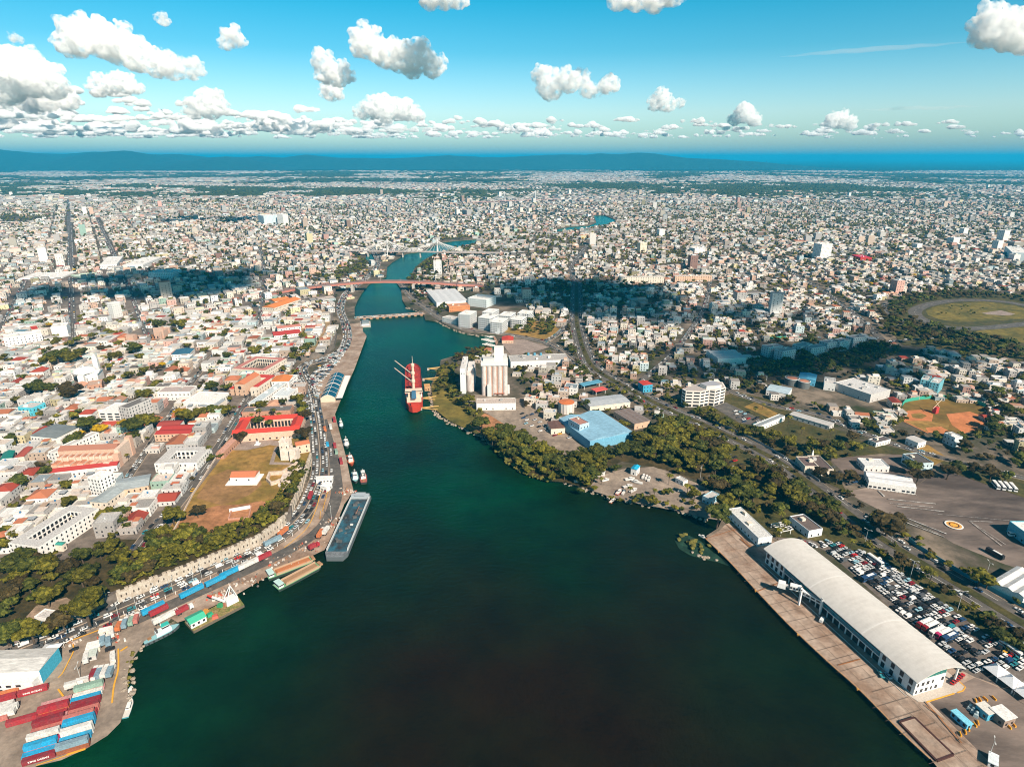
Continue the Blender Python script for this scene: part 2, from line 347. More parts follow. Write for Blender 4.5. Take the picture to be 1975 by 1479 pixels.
def road(name, px, w, z=GZ, m=None, median=0.0, dash=True, kerb=0.35, step=10.0, med_m=None):
    line = smooth_line(px, z, step); LINES[name] = (line, z); ALL_LINES.append((line, z, w, name))
    _zn[0] += 1; zz = z+0.008*_zn[0]
    mb = MB(); strip(mb, line, 0, w, zz); o = mb.build('road', m or M_ASPH); o['kind'] = 'structure'; o['label'] = name
    ROADS.append((np.array([[p.x, p.y] for p in line]), w/2))
    if dash:
        mb = MB()
        for s in ((-1, 1) if median else (0,)): strip(mb, line, s*(w+median)/4, 0.22, zz+0.02, dash=3.5)
        o = mb.build('lane_marking', M_LINE); o['kind'] = 'structure'
    if kerb:
        mb = MB()
        for s in (-1, 1):
            n = len(line)
            for i in range(n-1):
                d = (line[i+1]-line[i]); a = math.atan2(d.y, d.x); c = (line[i]+line[i+1])/2+Vector((-d.y, d.x)).normalized()*s*(w/2+0.2)
                mb.box(c, d.length+0.05, kerb, z-0.2, zz+0.13, a)
        o = mb.build('kerb', M_KERB); o['kind'] = 'structure'
    if median:
        mb = MB(); n = len(line)
        for i in range(n-1):
            d = (line[i+1]-line[i]); a = math.atan2(d.y, d.x); mb.box((line[i]+line[i+1])/2, d.length+0.1, median, z-0.2, zz+0.16, a)
        o = mb.build('road_median', med_m or M_KERB); o['kind'] = 'structure'
    return line
# ---- quays and yards
M_QUAY = mat('quay_concrete', (0.40, 0.31, 0.245), var=0.4, scale=0.055, col2=(0.25, 0.165, 0.115), detail=10)
M_YARD = mat('yard_ground', (0.22, 0.175, 0.14), var=0.4, scale=0.05, col2=(0.34, 0.27, 0.21), detail=8)
M_APRON = mat('apron_asphalt', (0.085, 0.066, 0.058), var=0.5, scale=0.016, col2=(0.27, 0.21, 0.175), detail=10, stretch=(0.5, 0.35))
M_GRASS = mat('dry_grass', (0.34, 0.195, 0.055), var=0.45, scale=0.045, col2=(0.19, 0.13, 0.028), detail=9)
M_GRASSG = mat('green_grass', (0.20, 0.15, 0.03), var=0.45, scale=0.035, col2=(0.085, 0.08, 0.016), detail=9)
M_DIRT = mat('orange_earth', (0.44, 0.20, 0.095), var=0.4, scale=0.06, col2=(0.25, 0.12, 0.05), detail=9)
M_CLAY = mat('red_clay', (0.56, 0.20, 0.08), var=0.25, scale=0.05, col2=(0.46, 0.17, 0.06))
M_PLAZA = mat('plaza_paving', (0.33, 0.26, 0.22), var=0.3, scale=0.1, col2=(0.26, 0.2, 0.17))
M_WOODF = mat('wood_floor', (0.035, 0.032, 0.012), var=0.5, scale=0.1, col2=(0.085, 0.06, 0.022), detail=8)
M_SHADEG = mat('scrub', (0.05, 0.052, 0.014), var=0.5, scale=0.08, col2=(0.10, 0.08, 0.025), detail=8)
sheet('harbour_yard', [(-300,1640),(-150,1330),(0,1275),(110,1232),(215,1190),(262,1172),(300,1185),(330,1192),(311,1216),(278,1236),(268,1252),(250,1278),(245,1308),(247,1350),(232,1393),(207,1418),(168,1442),(118,1465),(72,1476),(20,1500),(-150,1600)], M_YARD)
sheet('harbour_quay', [(262,1172),(350,1130),(430,1092),(520,1062),(566,1030),(600,1000),(612,970),(620,940),(630,900),(628,860),(618,815),(612,795),(640,792),(646,799),(651,820),(668,884),(676,925),(682,948),(664,972),(637,1040),(626,1060),(507,1116),(455,1147),(358,1195),(343,1200),(330,1192)], M_QUAY)
sheet('cruise_quay', [(612,795),(604,768),(600,745),(606,715),(640,695),(668,668),(676,650),(672,625),(699,622),(700,641),(707,649),(684,711),(662,760),(646,799),(640,792)], M_QUAY)
sheet('terminal_quay', [(1361,1038),(1386,1024),(1400,1010),(1430,1000),(1500,1048),(1560,1080),(1900,1300),(1985,1350),(2300,1560),(1990,1640),(1930,1620),(1850,1530),(1794,1462),(1736,1408),(1658,1329),(1597,1275),(1522,1204),(1461,1140),(1407,1082)], M_QUAY)
sheet('terminal_forecourt', [(1480,1035),(1560,1040),(1640,1070),(1660,1062),(1760,1110),(1990,1270),(2200,1420),(1990,1345),(1880,1305),(1850,1290),(1620,1085),(1585,1058)], mat('car_park_asphalt', (0.12, 0.10, 0.088), var=0.3, scale=0.08, col2=(0.17, 0.145, 0.125)))
sheet('terminal_yard', [(1790,1350),(1880,1306),(1985,1350),(2300,1560),(1990,1640),(1920,1480),(1850,1410)], M_APRON)
sheet('airfield_apron', [(1632,948),(1690,936),(1760,942),(1800,915),(1840,912),(1905,925),(1975,925),(2200,960),(2200,1240),(1975,1100),(1930,1085),(1840,1048),(1780,1012),(1700,985),(1660,965)], M_APRON)
sheet('base_yard', [(1600,885),(1640,878),(1700,880),(1760,872),(1800,912),(1760,942),(1690,936),(1640,925)], M_APRON)
# ---- old town open ground
FIELD = [(436,872),(470,840),(500,838),(595,842),(597,872),(583,912),(573,940),(540,975),(505,1000),(480,1012),(420,1033),(330,1037),(325,1020),(372,955)]
sheet('fort_field', FIELD, M_GRASS, PLZ)
sheet('bare_earth', [(330,1037),(348,1000),(380,985),(420,975),(470,972),(505,966),(535,975),(495,1005),(470,1013),(420,1033)], M_DIRT, PLZ)
sheet('bare_earth', [(378,960),(405,920),(440,905),(500,915),(505,935),(480,955),(430,975)], mat('pale_earth', (0.30, 0.165, 0.07), var=0.4, scale=0.05, col2=(0.22, 0.125, 0.045), detail=9), PLZ)
for q in ([(446,868),(462,852),(520,848),(545,850),(545,862),(520,858),(478,868)], [(519,896),(530,862),(536,862),(527,896)], [(519,896),(527,891),(570,892),(575,897)], [(481,849),(535,842),(535,845),(480,853)]):
    sheet('path', q, M_PLAZA, PLZ)
sheet('plaza', [(510,705),(545,655),(575,650),(600,665),(575,690),(552,700),(535,712)], M_PLAZA, PLZ)
sheet('plaza', [(205,855),(232,820),(262,818),(285,832),(262,850),(235,862)], mat('red_plaza', (0.33, 0.15, 0.11), var=0.3, scale=0.1), PLZ)
sheet('monastery_lawn', [(130,668),(205,650),(300,645),(300,662),(215,672),(140,680)], M_DIRT, PLZ)
sheet('ruin_ground', [(560,640),(600,600),(622,590),(634,612),(640,640),(630,668),(600,680),(570,690)], mat('ruin_earth', (0.36, 0.24, 0.15), var=0.4, scale=0.06, col2=(0.24, 0.17, 0.08)), PLZ)
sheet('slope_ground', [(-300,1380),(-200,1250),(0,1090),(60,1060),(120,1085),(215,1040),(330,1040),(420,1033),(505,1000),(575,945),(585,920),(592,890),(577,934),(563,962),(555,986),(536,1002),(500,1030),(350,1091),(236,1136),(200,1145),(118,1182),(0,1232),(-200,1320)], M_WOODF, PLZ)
sheet('hill_clearing', [(50,1190),(70,1168),(128,1152),(146,1162),(125,1180),(80,1196)], mat('clearing', (0.34, 0.24, 0.17), var=0.4, scale=0.1, col2=(0.2, 0.15, 0.1)), PLZ)
# ---- right bank
sheet('bank_grass', [(846,712),(875,700),(880,765),(915,785),(940,800),(930,842),(867,812),(837,788),(832,746)], M_GRASSG)
sheet('bank_earth', [(905,820),(935,797),(975,815),(985,830),(940,845)], M_DIRT)
sheet('silo_yard', [(880,770),(915,760),(985,770),(1030,765),(1075,810),(1120,820),(1130,850),(1060,872),(1010,850),(985,826),(940,798),(915,786)], M_YARD)
sheet('truck_depot', [(1010,832),(1060,822),(1130,845),(1150,880),(1080,885),(1040,862)], M_YARD)
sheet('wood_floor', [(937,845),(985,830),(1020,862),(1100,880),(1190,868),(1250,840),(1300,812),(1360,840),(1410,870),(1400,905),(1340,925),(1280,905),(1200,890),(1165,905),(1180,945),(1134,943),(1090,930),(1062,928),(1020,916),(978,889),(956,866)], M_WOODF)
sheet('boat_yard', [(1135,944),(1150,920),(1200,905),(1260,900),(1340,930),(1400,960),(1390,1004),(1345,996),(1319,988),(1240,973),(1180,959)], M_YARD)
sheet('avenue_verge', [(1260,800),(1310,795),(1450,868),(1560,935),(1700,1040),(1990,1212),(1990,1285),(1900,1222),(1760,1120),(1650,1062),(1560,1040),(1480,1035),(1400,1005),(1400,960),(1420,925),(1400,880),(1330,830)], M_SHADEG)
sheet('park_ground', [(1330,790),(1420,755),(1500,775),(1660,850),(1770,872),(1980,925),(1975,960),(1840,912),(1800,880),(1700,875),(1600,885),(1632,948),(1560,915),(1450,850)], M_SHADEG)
sheet('car_park', [(1374,785),(1400,776),(1475,812),(1458,822),(1425,815)], M_ASPH)
sheet('lawn', [(1435,785),(1455,776),(1500,797),(1488,808)], M_GRASS)
sheet('lawn', [(1745,865),(1790,858),(1830,885),(1800,898)], M_GRASS)
# ---- ball field
BALL = [(1739,788),(1745,776),(1780,770),(1830,768),(1870,773),(1900,785),(1902,800),(1895,820),(1850,836),(1830,838),(1795,835),(1738,810)]
sheet('ball_field', BALL, mat('ball_grass', (0.24, 0.135, 0.03), var=0.4, scale=0.02, col2=(0.12, 0.085, 0.018), detail=8))
sheet('ball_field_clay', [(1739,800),(1752,792),(1785,790),(1800,800),(1795,822),(1790,836),(1740,812)], M_CLAY)
sheet('ball_field', [(1742,812),(1790,812),(1830,820),(1828,836),(1790,834)], M_GRASS)
sheet('ball_field_clay', [(1825,799),(1870,794),(1904,806),(1902,824),(1860,836),(1836,820)], M_CLAY)
sheet('ball_field_clay', [(1785,825),(1815,823),(1838,836),(1815,838),(1790,834)], M_CLAY)
sheet('ball_field_clay', [(1752,798),(1775,794),(1795,802),(1780,812),(1757,808)], M_CLAY)
sheet('ball_field_grass', [(1757,799),(1775,796.5),(1788,802),(1778,808),(1760,806)], M_GRASS)
# ---- the big roundabout park
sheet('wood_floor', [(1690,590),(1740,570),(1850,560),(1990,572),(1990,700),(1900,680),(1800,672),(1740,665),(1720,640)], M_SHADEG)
sheet('roundabout_lawn', [(1785,600),(1800,592),(1835,586),(1900,582),(1960,590),(1990,600),(1990,614),(1930,618),(1850,622),(1810,616),(1790,608)], M_GRASSG)
sheet('roundabout_lawn', [(1880,640),(1910,632),(1990,628),(1990,665),(1940,655)], M_GRASSG)
sheet('paved_circle', [(1893,604),(1930,599),(1958,606),(1945,609),(1905,607)], M_PLAZA)
sheet('grassy_slope', [(960,640),(1000,618),(1060,622),(1085,640),(1050,655),(1000,650)], M_GRASS)
sheet('parking_plaza', [(962,655),(1010,655),(1060,670),(1020,682),(985,685)], M_PLAZA)
# ---- roads
AVE = [(-100,1310),(0,1268),(100,1228),(180,1196),(250,1167),(320,1136),(400,1099),(480,1064),(535,1035),(565,1010),(590,980),(604,950),(614,925),(618,900),(616,860),(612,820),(607,790),(603,765),(596,745),(586,728),(582,712),(592,702),(612,696),(638,688),(660,676),(668,660),(670,645),(666,625),(658,605),(657,590),(668,566),(692,548),(714,530),(727,514),(728,500),(716,480)]
road('harbour avenue below the old town wall', AVE, 14, median=0.6, dash=False)
QR = [(262,1196),(330,1166),(420,1126),(520,1080),(585,1046),(622,1016),(641,984),(650,950),(648,920),(643,884),(636,860),(628,832),(622,810)]
road('quay road', QR, 9, kerb=0.0, dash=False, m=M_ASPH)
road('street beside the fort', [(262,1062),(281,1036),(355,958),(436,840),(507,725),(554,688)], 8, z=PLZ)
AVR = [(1112,545),(1112,580),(1112,617),(1118,650),(1129,683),(1148,712),(1215,752),(1300,795),(1370,825),(1440,858),(1500,890),(1560,932),(1620,978),(1690,1032),(1772,1083),(1844,1125),(1910,1165),(1985,1210),(2100,1275)]
road('tree-lined avenue on the east bank', AVR, 22, median=6, med_m=M_SHADEG)
road('riverside road', [(768,540),(790,570),(800,580),(818,592),(846,612),(884,631),(926,640),(969,644),(1010,651),(1050,660),(1076,672),(1100,690),(1118,704),(1150,728)], 13, median=1)
road('street', [(1050,660),(1075,645),(1092,627),(1104,605)], 9)
road('street', [(1395,745),(1420,760),(1500,785),(1576,800),(1670,838),(1760,868),(1850,892),(1985,925)], 9)
road('street', [(137,520),(136,480),(132,385)], 17, z=2, kerb=0)
road('street', [(141,680),(139,610),(137,536)], 11, z=PLZ, kerb=0)
road('street', [(234,525),(215,480),(185,420)], 11, z=2, kerb=0)
road('street', [(285,650),(258,580),(240,536)], 9, z=PLZ, kerb=0)
road('street', [(0,640),(40,560),(52,530)], 9, z=PLZ, kerb=0)
road('roundabout road', [(1990,592),(1940,583),(1880,579),(1830,581),(1790,588),(1768,597),(1765,606),(1780,617),(1810,628),(1850,634),(1910,632),(1990,624)], 20, kerb=0)
road('slip road', [(1740,574),(1715,580),(1705,592),(1712,605),(1735,615),(1745,622),(1735,628),(1710,628)], 9, kerb=0)
road('street', [(1500,640),(1600,655),(1700,660),(1760,655),(1810,652)], 8, kerb=0)
road('street', [(506,525),(506,500),(498,470)], 10, kerb=0, z=2)
road('street', [(500,640),(504,580),(506,538)], 8, kerb=0, z=PLZ)
road('street', [(1112,545),(1100,522),(1118,492),(1138,466),(1158,442)], 14, kerb=0)
road('street', [(954,487),(1040,492),(1160,500),(1300,512),(1480,505),(1700,490),(1975,478)], 18, kerb=0)
road('street', [(1700,655),(1640,600),(1560,545),(1480,505),(1400,470),(1330,445)], 12, kerb=0)
road('street', [(1215,752),(1290,690),(1330,640),(1360,590),(1370,540)], 9, kerb=0)
road('street', [(30,790),(120,705),(200,640),(262,600)], 6, z=PLZ)
road('street', [(205,985),(262,900),(330,800),(388,715),(440,655)], 6, z=PLZ)
mark('container yard', P(110, 1400)); mark('cruise terminal', P(1640, 1190)); mark('grain silos', P(945, 770)); mark('round helipad', P(1840, 1012)); mark('fort tower', P(545, 880, PLZ))
mark('brick cathedral', P(170, 850, PLZ)); mark('red-roofed cloister', P(520, 820, PLZ)); mark('white domed church', P(160, 715, PLZ)); mark('ball field', P(1810, 805)); mark('blue-roofed warehouse', P(1160, 815))
mark('angular office block', P(1355, 775)); mark('courtyard palace', P(75, 1030, PLZ)); mark('floating bridge', P(750, 608)); mark('boat yard', P(1270, 945)); mark('terracotta tank', P(1092, 785)); mark('ruined monastery', P(270, 645, PLZ))
mark('arched girder bridge', P(730, 550)); mark('white apartment complex', P(950, 625)); mark('cable-stayed bridge', P(790, 495)); mark('riverside plaza', P(550, 680, PLZ)); mark('fortress wall', P(350, 1110)); mark('traffic roundabout', P(1860, 605)); mark('small monument obelisk', P(1560, 890))
# ------------------------------------------------------------------ kit for the hand-placed buildings
WHITE, CREAM, PEACH, PALEG, MIDG, DARKG = (0.76,0.74,0.71), (0.70,0.62,0.52), (0.62,0.42,0.30), (0.52,0.50,0.48), (0.34,0.33,0.32), (0.16,0.15,0.145)
CRIM, RED, TERRA, ORANGE, BLUE, SKYB, TEAL, BRICK = (0.40,0.045,0.04), (0.50,0.05,0.035), (0.50,0.17,0.085), (0.62,0.20,0.06), (0.03,0.22,0.42), (0.12,0.42,0.62), (0.03,0.26,0.22), (0.46,0.25,0.17)
M_WIND = mat('window_dark', (0.028, 0.03, 0.036), rough=0.25, var=0.1)
M_GLASSB = mat('blue_glass', (0.012, 0.07, 0.11), rough=0.12, var=0.2, scale=0.4, spec=0.6)
M_RIB = mat('ribbed_metal_roof', attr='Col', var=0.42, scale=0.22, rough=0.55, spec=0.4, detail=9, stretch=(0.35, 0.22))
M_TIL = mat('roof_tile', attr='Col', var=0.35, scale=0.9, rough=0.9, stretch=(0.3, 2.5))
M_FLAT = mat('flat_roof', attr='Col', var=0.5, scale=0.22, rough=0.9, detail=8)
def facade(g, w, d, h, floors, bay=3.2, ww=1.1, sides=(0, 1, 2, 3), z0=0.0, skip=0.05, hh=1.5, sill=1.0, out=0.06):
    "dark openings on the sides of a w x d box, row by row"
    fh = (h-z0)/floors
    for s, (nx, ny, half, run) in enumerate(((0, -1, d/2, w), (1, 0, w/2, d), (0, 1, d/2, w), (-1, 0, w/2, d))):
        if s not in sides: continue
        k = max(1, int(run/bay)); tx, ty = -ny, nx
        for f in range(floors):
            for j in range(k):
                if random.random() < skip: continue
                q = (j+0.5)/k*run-run/2; z = z0+f*fh+min(sill, fh*0.3); t = z+min(hh, fh*0.55)
                cx, cy_ = nx*(half+out)+tx*q, ny*(half+out)+ty*q
                g.quad((cx-tx*ww/2, cy_-ty*ww/2, z), (cx+tx*ww/2, cy_+ty*ww/2, z), (cx+tx*ww/2, cy_+ty*ww/2, t), (cx-tx*ww/2, cy_-ty*ww/2, t))
def block(name, label, cat, a, b, c, h, z=GZ, wall=WHITE, roof=PALEG, floors=2, bay=3.4, par=0.6, pitch=0.0, court=0.0, group=None, sides=(0, 1, 2, 3), ww=1.1, hip=0.0, size=None, win=True, stair=True, rmat=None, gables=1, occ=True):
    "a building by three roof corners in the photograph (front left, front right, back right)"
    if size: ctr = P(a[0], a[1], z+h).xy; w, d, rot = size
    else: ctr, w, d, rot = rect3(a, b, c, z+h)
    t = thing(name, label, cat, (ctr.x, ctr.y, z), rot, group)
    if occ: occupy(ctr, w, d, rot, 2.5)
    m = MB()
    if court:
        k = court; wings = ((0, -d/2+k/2, w, k), (0, d/2-k/2, w, k), (-w/2+k/2, 0, k, d-2*k), (w/2-k/2, 0, k, d-2*k))
        rf = MB()
        for i, (x, y, ww_, dd_) in enumerate(wings):
            m.box((x, y), ww_, dd_, -0.5, h, 0, 0, wall)
            if pitch:
                if ww_ >= dd_: rf.gable((x, y), ww_, dd_, h+0.02, h+pitch, 0, 0, roof, over=0.3)
                else: rf.gable((x, y), dd_, ww_, h+0.02, h+pitch, math.pi/2, 0, roof, over=0.3)
            else: rf.box((x, y), ww_-0.6, dd_-(0.6 if i < 2 else -0.6), h+0.01, h+0.12, 0, 0, roof)
        m.build('wall', M_ATTR, t); rf.build('roof', rmat or (M_TIL if pitch else M_FLAT), t)
        g = MB(); facade(g, w, d, h, floors, bay, ww)
        iw, idp = w-2*k, d-2*k
        for s, (nx, ny, half, run) in enumerate(((0, -1, idp/2, iw), (1, 0, iw/2, idp), (0, 1, idp/2, iw), (-1, 0, iw/2, idp))):
            n_ = max(1, int(run/3))
            for f in range(floors):
                for j in range(n_):
                    q = (j+0.5)/n_*run-run/2; z0 = f*h/floors+0.3; z1 = z0+h/floors*0.7; cx, cy_ = nx*(half-0.06)-ny*q, ny*(half-0.06)+nx*q
                    g.quad((cx+ny, cy_-nx, z0), (cx-ny, cy_+nx, z0), (cx-ny, cy_+nx, z1), (cx+ny, cy_-nx, z1))
        g.build('windows', M_WIND, t, kind='stuff'); return t
    if pitch:
        m.box((0, 0), w, d, -0.5, h, 0, 0, wall); m.build('wall', M_ATTR, t); rf = MB()
        for i in range(gables):
            if w >= d: rf.gable((0, -d/2+(i+0.5)*d/gables), w, d/gables, h+0.02, h+pitch, 0, 0, roof, over=0.3 if gables == 1 else 0.0, hip=hip)
            else: rf.gable((-w/2+(i+0.5)*w/gables, 0), d, w/gables, h+0.02, h+pitch, math.pi/2, 0, roof, over=0.3 if gables == 1 else 0.0, hip=hip)
        rf.build('roof', rmat or M_TIL, t)
    else:
        p = 0.35
        for x0, x1, y0, y1 in ((-w/2, w/2, -d/2, -d/2+p), (-w/2, w/2, d/2-p, d/2), (-w/2, -w/2+p, -d/2+p, d/2-p), (w/2-p, w/2, -d/2+p, d/2-p)):
            m.box(((x0+x1)/2, (y0+y1)/2), x1-x0, y1-y0, -0.5, h+par, 0, 0, wall)
        m.build('wall', M_ATTR, t)
        rf = MB(); rf.box((0, 0), w-2*p, d-2*p, h-0.3, h, 0, 0, roof); ro = rf.build('roof', rmat or M_FLAT, t)
        if stair and w > 7 and d > 7:
            g = MB()
            for _ in range(1+int(w*d/350)):
                x, y = random.uniform(-.32, .32)*w, random.uniform(-.32, .32)*d; a_, b_ = random.uniform(1.5, 4), random.uniform(1.5, 3.5)
                g.box((x, y), a_, b_, h, h+random.uniform(0.8, 2.4), 0, 0, random.choice([WHITE, PALEG, MIDG, CREAM]))
            g.build('roof_plant', M_ATTR, ro, kind='stuff')
    if win and floors:
        g = MB(); facade(g, w, d, h, floors, bay, ww, sides)
        if g.v: g.build('windows', M_WIND, t, kind='stuff')
    return t
def local(t, p):
    "world point to the thing's own frame"
    d = Vector((p[0]-t.location.x, p[1]-t.location.y)); r = -t.rotation_euler[2]
    return (d.x*math.cos(r)-d.y*math.sin(r), d.x*math.sin(r)+d.y*math.cos(r))
def pole(px, py, h, label, z=GZ, arms=2, r=0.14):
    p = P(px, py, z); t = thing('street_lamp', label, 'lamp post', p, random.uniform(0, 3), 'tall lamp posts')
    m = MB(); m.tube((0, 0, 0), (0, 0, h), r, 6, r2=r*0.6); m.build('post', paint('lamp_grey', (0.55, 0.55, 0.53)), t)
    for s in ((-1, 1) if arms == 2 else (1,)):
        m = MB(); m.tube((0, 0, h-0.1), (s*1.9, 0, h+0.35), 0.08, 5); m.box((s*2.1, 0), 1.1, 0.42, h+0.25, h+0.48, bottom=True); m.build('lamp_arm', paint('lamp_grey', (0.55, 0.55, 0.53)), t)
    return t
# ------------------------------------------------------------------ old town: landmarks on the terrace
Z = PLZ
block('palace', 'white courtyard palace with rows of tall windows above the wooded slope', 'palace', (15,1047), (75,1055), (147,975), 10, Z, WHITE, PALEG, 3, 3.4, court=7)
block('school', 'grey metal-roofed wing beside the street below the white six-storey block', 'school', (173,967), (205,969), (219,938), 8, Z, CREAM, (0.33,0.37,0.38), 2, pitch=1.6, rmat=M_RIB)
block('school', 'long grey metal-roofed building with peach arcades facing a garden', 'school', (219,948), (286,936), (289,914), 8, Z, PEACH, (0.35,0.39,0.40), 2, pitch=1.6, rmat=M_RIB)
block('apartment_block', 'slim white six-storey block with balconies among the crimson roofs', 'apartment block', (168,922), (192,926), (204,909), 17, Z, WHITE, WHITE, 6, 2.6)
block('house', 'long low house with crimson tiled roof just below the cathedral', 'house', (95,912), (225,897), (228,889), 5.5, Z, WHITE, CRIM, 1, pitch=1.8)
block('house', 'wide building with bright red roof beside the shady square', 'house', (297,838), (366,836), (376,818), 7, Z, PEACH, CRIM, 2, pitch=1.2, gables=2)
block('house', 'smaller red-roofed building behind the wide one by the square', 'house', (302,822), (345,820), (352,810), 7, Z, WHITE, (0.34,0.06,0.05), 1, pitch=1.2)
block('mansion', 'white mansion with grey roof around a narrow court near the fort street', 'mansion', (297,894), (379,892), (401,861), 8, Z, WHITE, PALEG, 2, court=8)
block('house', 'pink single-storey range along the fort field with stepped pink roof', 'house', (416,875), (431,875), (453,836), 5, Z, BRICK, (0.55,0.30,0.23), 1)
block('house', 'green-roofed shed behind the tree-covered slope', 'house', (101,1050), (119,1051), (123,1045), 5, Z, CREAM, TEAL, 1, pitch=0.8, rmat=M_RIB)
block('house', 'teal-roofed long building at the left edge of the old town', 'house', (0,888), (22,884), (38,867), 7, Z, CREAM, (0.02,0.20,0.16), 1, pitch=1.5, rmat=M_RIB)
block('house', 'red-roofed house beside the teal-roofed long building', 'house', (28,882), (46,880), (65,862), 7, Z, CREAM, (0.36,0.08,0.06), 1, pitch=1.5)
block('town_hall', 'long white arcaded building on the street above the cathedral', 'town hall', (92,872), (104,874), (152,829), 10, Z, WHITE, PALEG, 3, 3)
block('market_hall', 'broad building with slate grey sheet roof left of the square', 'hall', (58,840), (108,845), (134,820), 9, Z, WHITE, (0.20,0.22,0.22), 2, pitch=1.0, rmat=M_RIB)
block('museum', 'white museum with orange tiled roof above the harbour avenue', 'museum', (523,736), (557,735), (557,724), 8, Z, WHITE, ORANGE, 2, pitch=1.6)
block('museum', 'white terrace building with glass rooflights below the orange-roofed museum', 'museum', (525,764), (555,765), (560,748), 7, Z, WHITE, (0.60,0.64,0.65), 2)
block('palace', 'pale palace around a red-roofed garden court beside the riverside plaza', 'palace', (448,711), (511,715), (540,690), 9, Z, CREAM, (0.50,0.20,0.17), 2, 3.6, court=7)
block('row_house', 'long pale blue-grey roofed range stepping down the street to the cloister', 'house', (479,777), (497,778), (531,721), 7, Z, WHITE, (0.50,0.56,0.58), 2, par=0.3)
block('hall', 'long crimson-roofed hall below the riverside ruins', 'hall', (528,648), (580,642), (580,634), 8, Z, WHITE, CRIM, 2, pitch=2.6)
block('house', 'white gabled row with red trim behind the crimson-roofed hall', 'house', (535,634), (580,629), (580,624), 8, Z, WHITE, (0.5,0.2,0.16), 2, pitch=1.5)
block('market_hall', 'orange-roofed market hall with winding tiled wings', 'hall', (505,592), (529,594), (548,574), 9, Z, CREAM, ORANGE, 2, pitch=3)
block('market_hall', 'second orange-roofed hall behind the winding market', 'hall', (530,582), (560,577), (566,570), 9, Z, CREAM, ORANGE, 2, pitch=3)
block('department_store', 'huge plain white building at the left edge of the city', 'store', (6,653), (80,643), (86,636), 14, Z, WHITE, WHITE, 4, 4)
block('cinema', 'tall white windowless box with grey side near the left edge', 'hall', (97,632), (128,629), (133,622), 15, Z, WHITE, WHITE, 0, win=False)
block('shop', 'shop with a flat bright red roof left of the tall white box', 'shop', (61,637), (75,635), (76,627), 9, Z, CREAM, RED, 2, stair=False)
block('apartment_block', 'dark-roofed slab with striped white gable above the square', 'apartment block', (228,785), (247,788), (260,765), 19, Z, PALEG, DARKG, 6, 3)
block('hotel', 'stepped white hotel with long balconies left of the dark-roofed slab', 'hotel', (190,796), (246,797), (248,778), 11, Z, WHITE, WHITE, 4, 6, ww=4.5)
block('house', 'turquoise-fronted house deep in the left of the old town', 'house', (34,786), (62,788), (70,776), 8, Z, (0.10,0.50,0.62), PALEG, 2)
block('house', 'white house with navy blue sheet roofs near the ruined monastery', 'house', (330,684), (365,682), (370,672), 8, Z, WHITE, (0.04,0.13,0.20), 2, pitch=1.2, rmat=M_RIB)
block('convent', 'long white convent with arched windows beside the street', 'convent', (303,757), (366,756), (370,745), 9, Z, WHITE, (0.44,0.36,0.33), 2, 4.2)
block('store', 'broad white flat-roofed store speckled with roof vents', 'store', (353,776), (412,778), (420,757), 9, Z, WHITE, WHITE, 2)
block('house', 'house with two dark grey ribbed roofs by the tree-lined square', 'house', (380,784), (416,785), (421,770), 7, Z, CREAM, (0.28,0.31,0.33), 1, pitch=1.2, gables=2, rmat=M_RIB)
block('office_building', 'white office building with light blue end wall in the shadowed district', 'office', (285,526), (332,526), (333,520), 20, 2, (0.6,0.68,0.7), WHITE, 6, 3.5)
block('tower_block', 'narrow white tower in the cloud shadow at the left', 'tower', (205,585), (215,586), (219,581), 24, Z, WHITE, WHITE, 7, 3)
block('hospital', 'long pale blue hospital far beyond the old town', 'hospital', (508,417), (543,415), (546,412), 34, 2, (0.55,0.66,0.70), WHITE, 9, 5)
block('hospital', 'white end block of the long far hospital', 'hospital', (545,414), (555,413), (557,411), 40, 2, WHITE, WHITE, 9, 5)
block('store', 'pale green long store beside the wide avenue', 'store', (152,535), (196,529), (198,523), 9, 2, (0.45,0.56,0.44), (0.5,0.6,0.5), 2)
block('store', 'broad white store on the wide avenue', 'store', (192,512), (225,510), (222,495), 10, 2, WHITE, WHITE, 2)
block('store', 'broad white store across from the pale green store', 'store', (236,512), (275,511), (265,497), 10, 2, WHITE, WHITE, 2)
block('factory', 'wide white shed left of the wide avenue', 'factory', (35,538), (120,535), (122,525), 9, 2, WHITE, WHITE, 1)
# --- crimson cloister beside the fort
t = block('cloister', 'long crimson-roofed cloister around a palm garden beside the fort', 'cloister', (447,838), (577,829), (571,799), 8, Z, (0.66,0.45,0.34), RED, 1, 5.5, court=9, pitch=2.4, ww=1.6)
block('house', 'dark flat-roofed range behind the crimson cloister', 'house', (466,796), (560,792), (560,782), 6, Z, BRICK, DARKG, 1)
# --- fort tower: keep, annex, gatehouse
c, w, d, r = rect3((539,852), (556,852), (558,846), Z+17); occupy(c, 26, 26, r)
t = thing('fort_tower', 'square cream stone keep with battlements on the fort field', 'tower', (c.x, c.y, Z), r)
M_STONE = mat('cream_stone', (0.74, 0.64, 0.57), var=0.22, scale=0.4, col2=(0.62, 0.50, 0.41), detail=7)
m = MB(); m.box((0, 0), 8.5, 8.5, -0.5, 17, 0, taper=0.3); m.build('keep', M_STONE, t)
for i in range(4):
    for k in range(4):
        a = i*math.pi/2; x, y = -3.4+k*2.27, -3.9; q = MB(); q.box((x*math.cos(a)-y*math.sin(a), x*math.sin(a)+y*math.cos(a)), 1.1, 0.7, 17, 18.2, a); q.build('merlon', M_STONE, t)
m = MB(); m.box((7.2, -1.5), 5.5, 9, -0.5, 9); m.box((7.2, -5.5), 5, 3.5, -0.5, 11); m.build('annex', M_STONE, t)
m = MB(); facade(m, 8.0, 8.0, 16, 3, 3.5, 0.7); m.build('windows', M_WIND, t, kind='stuff')
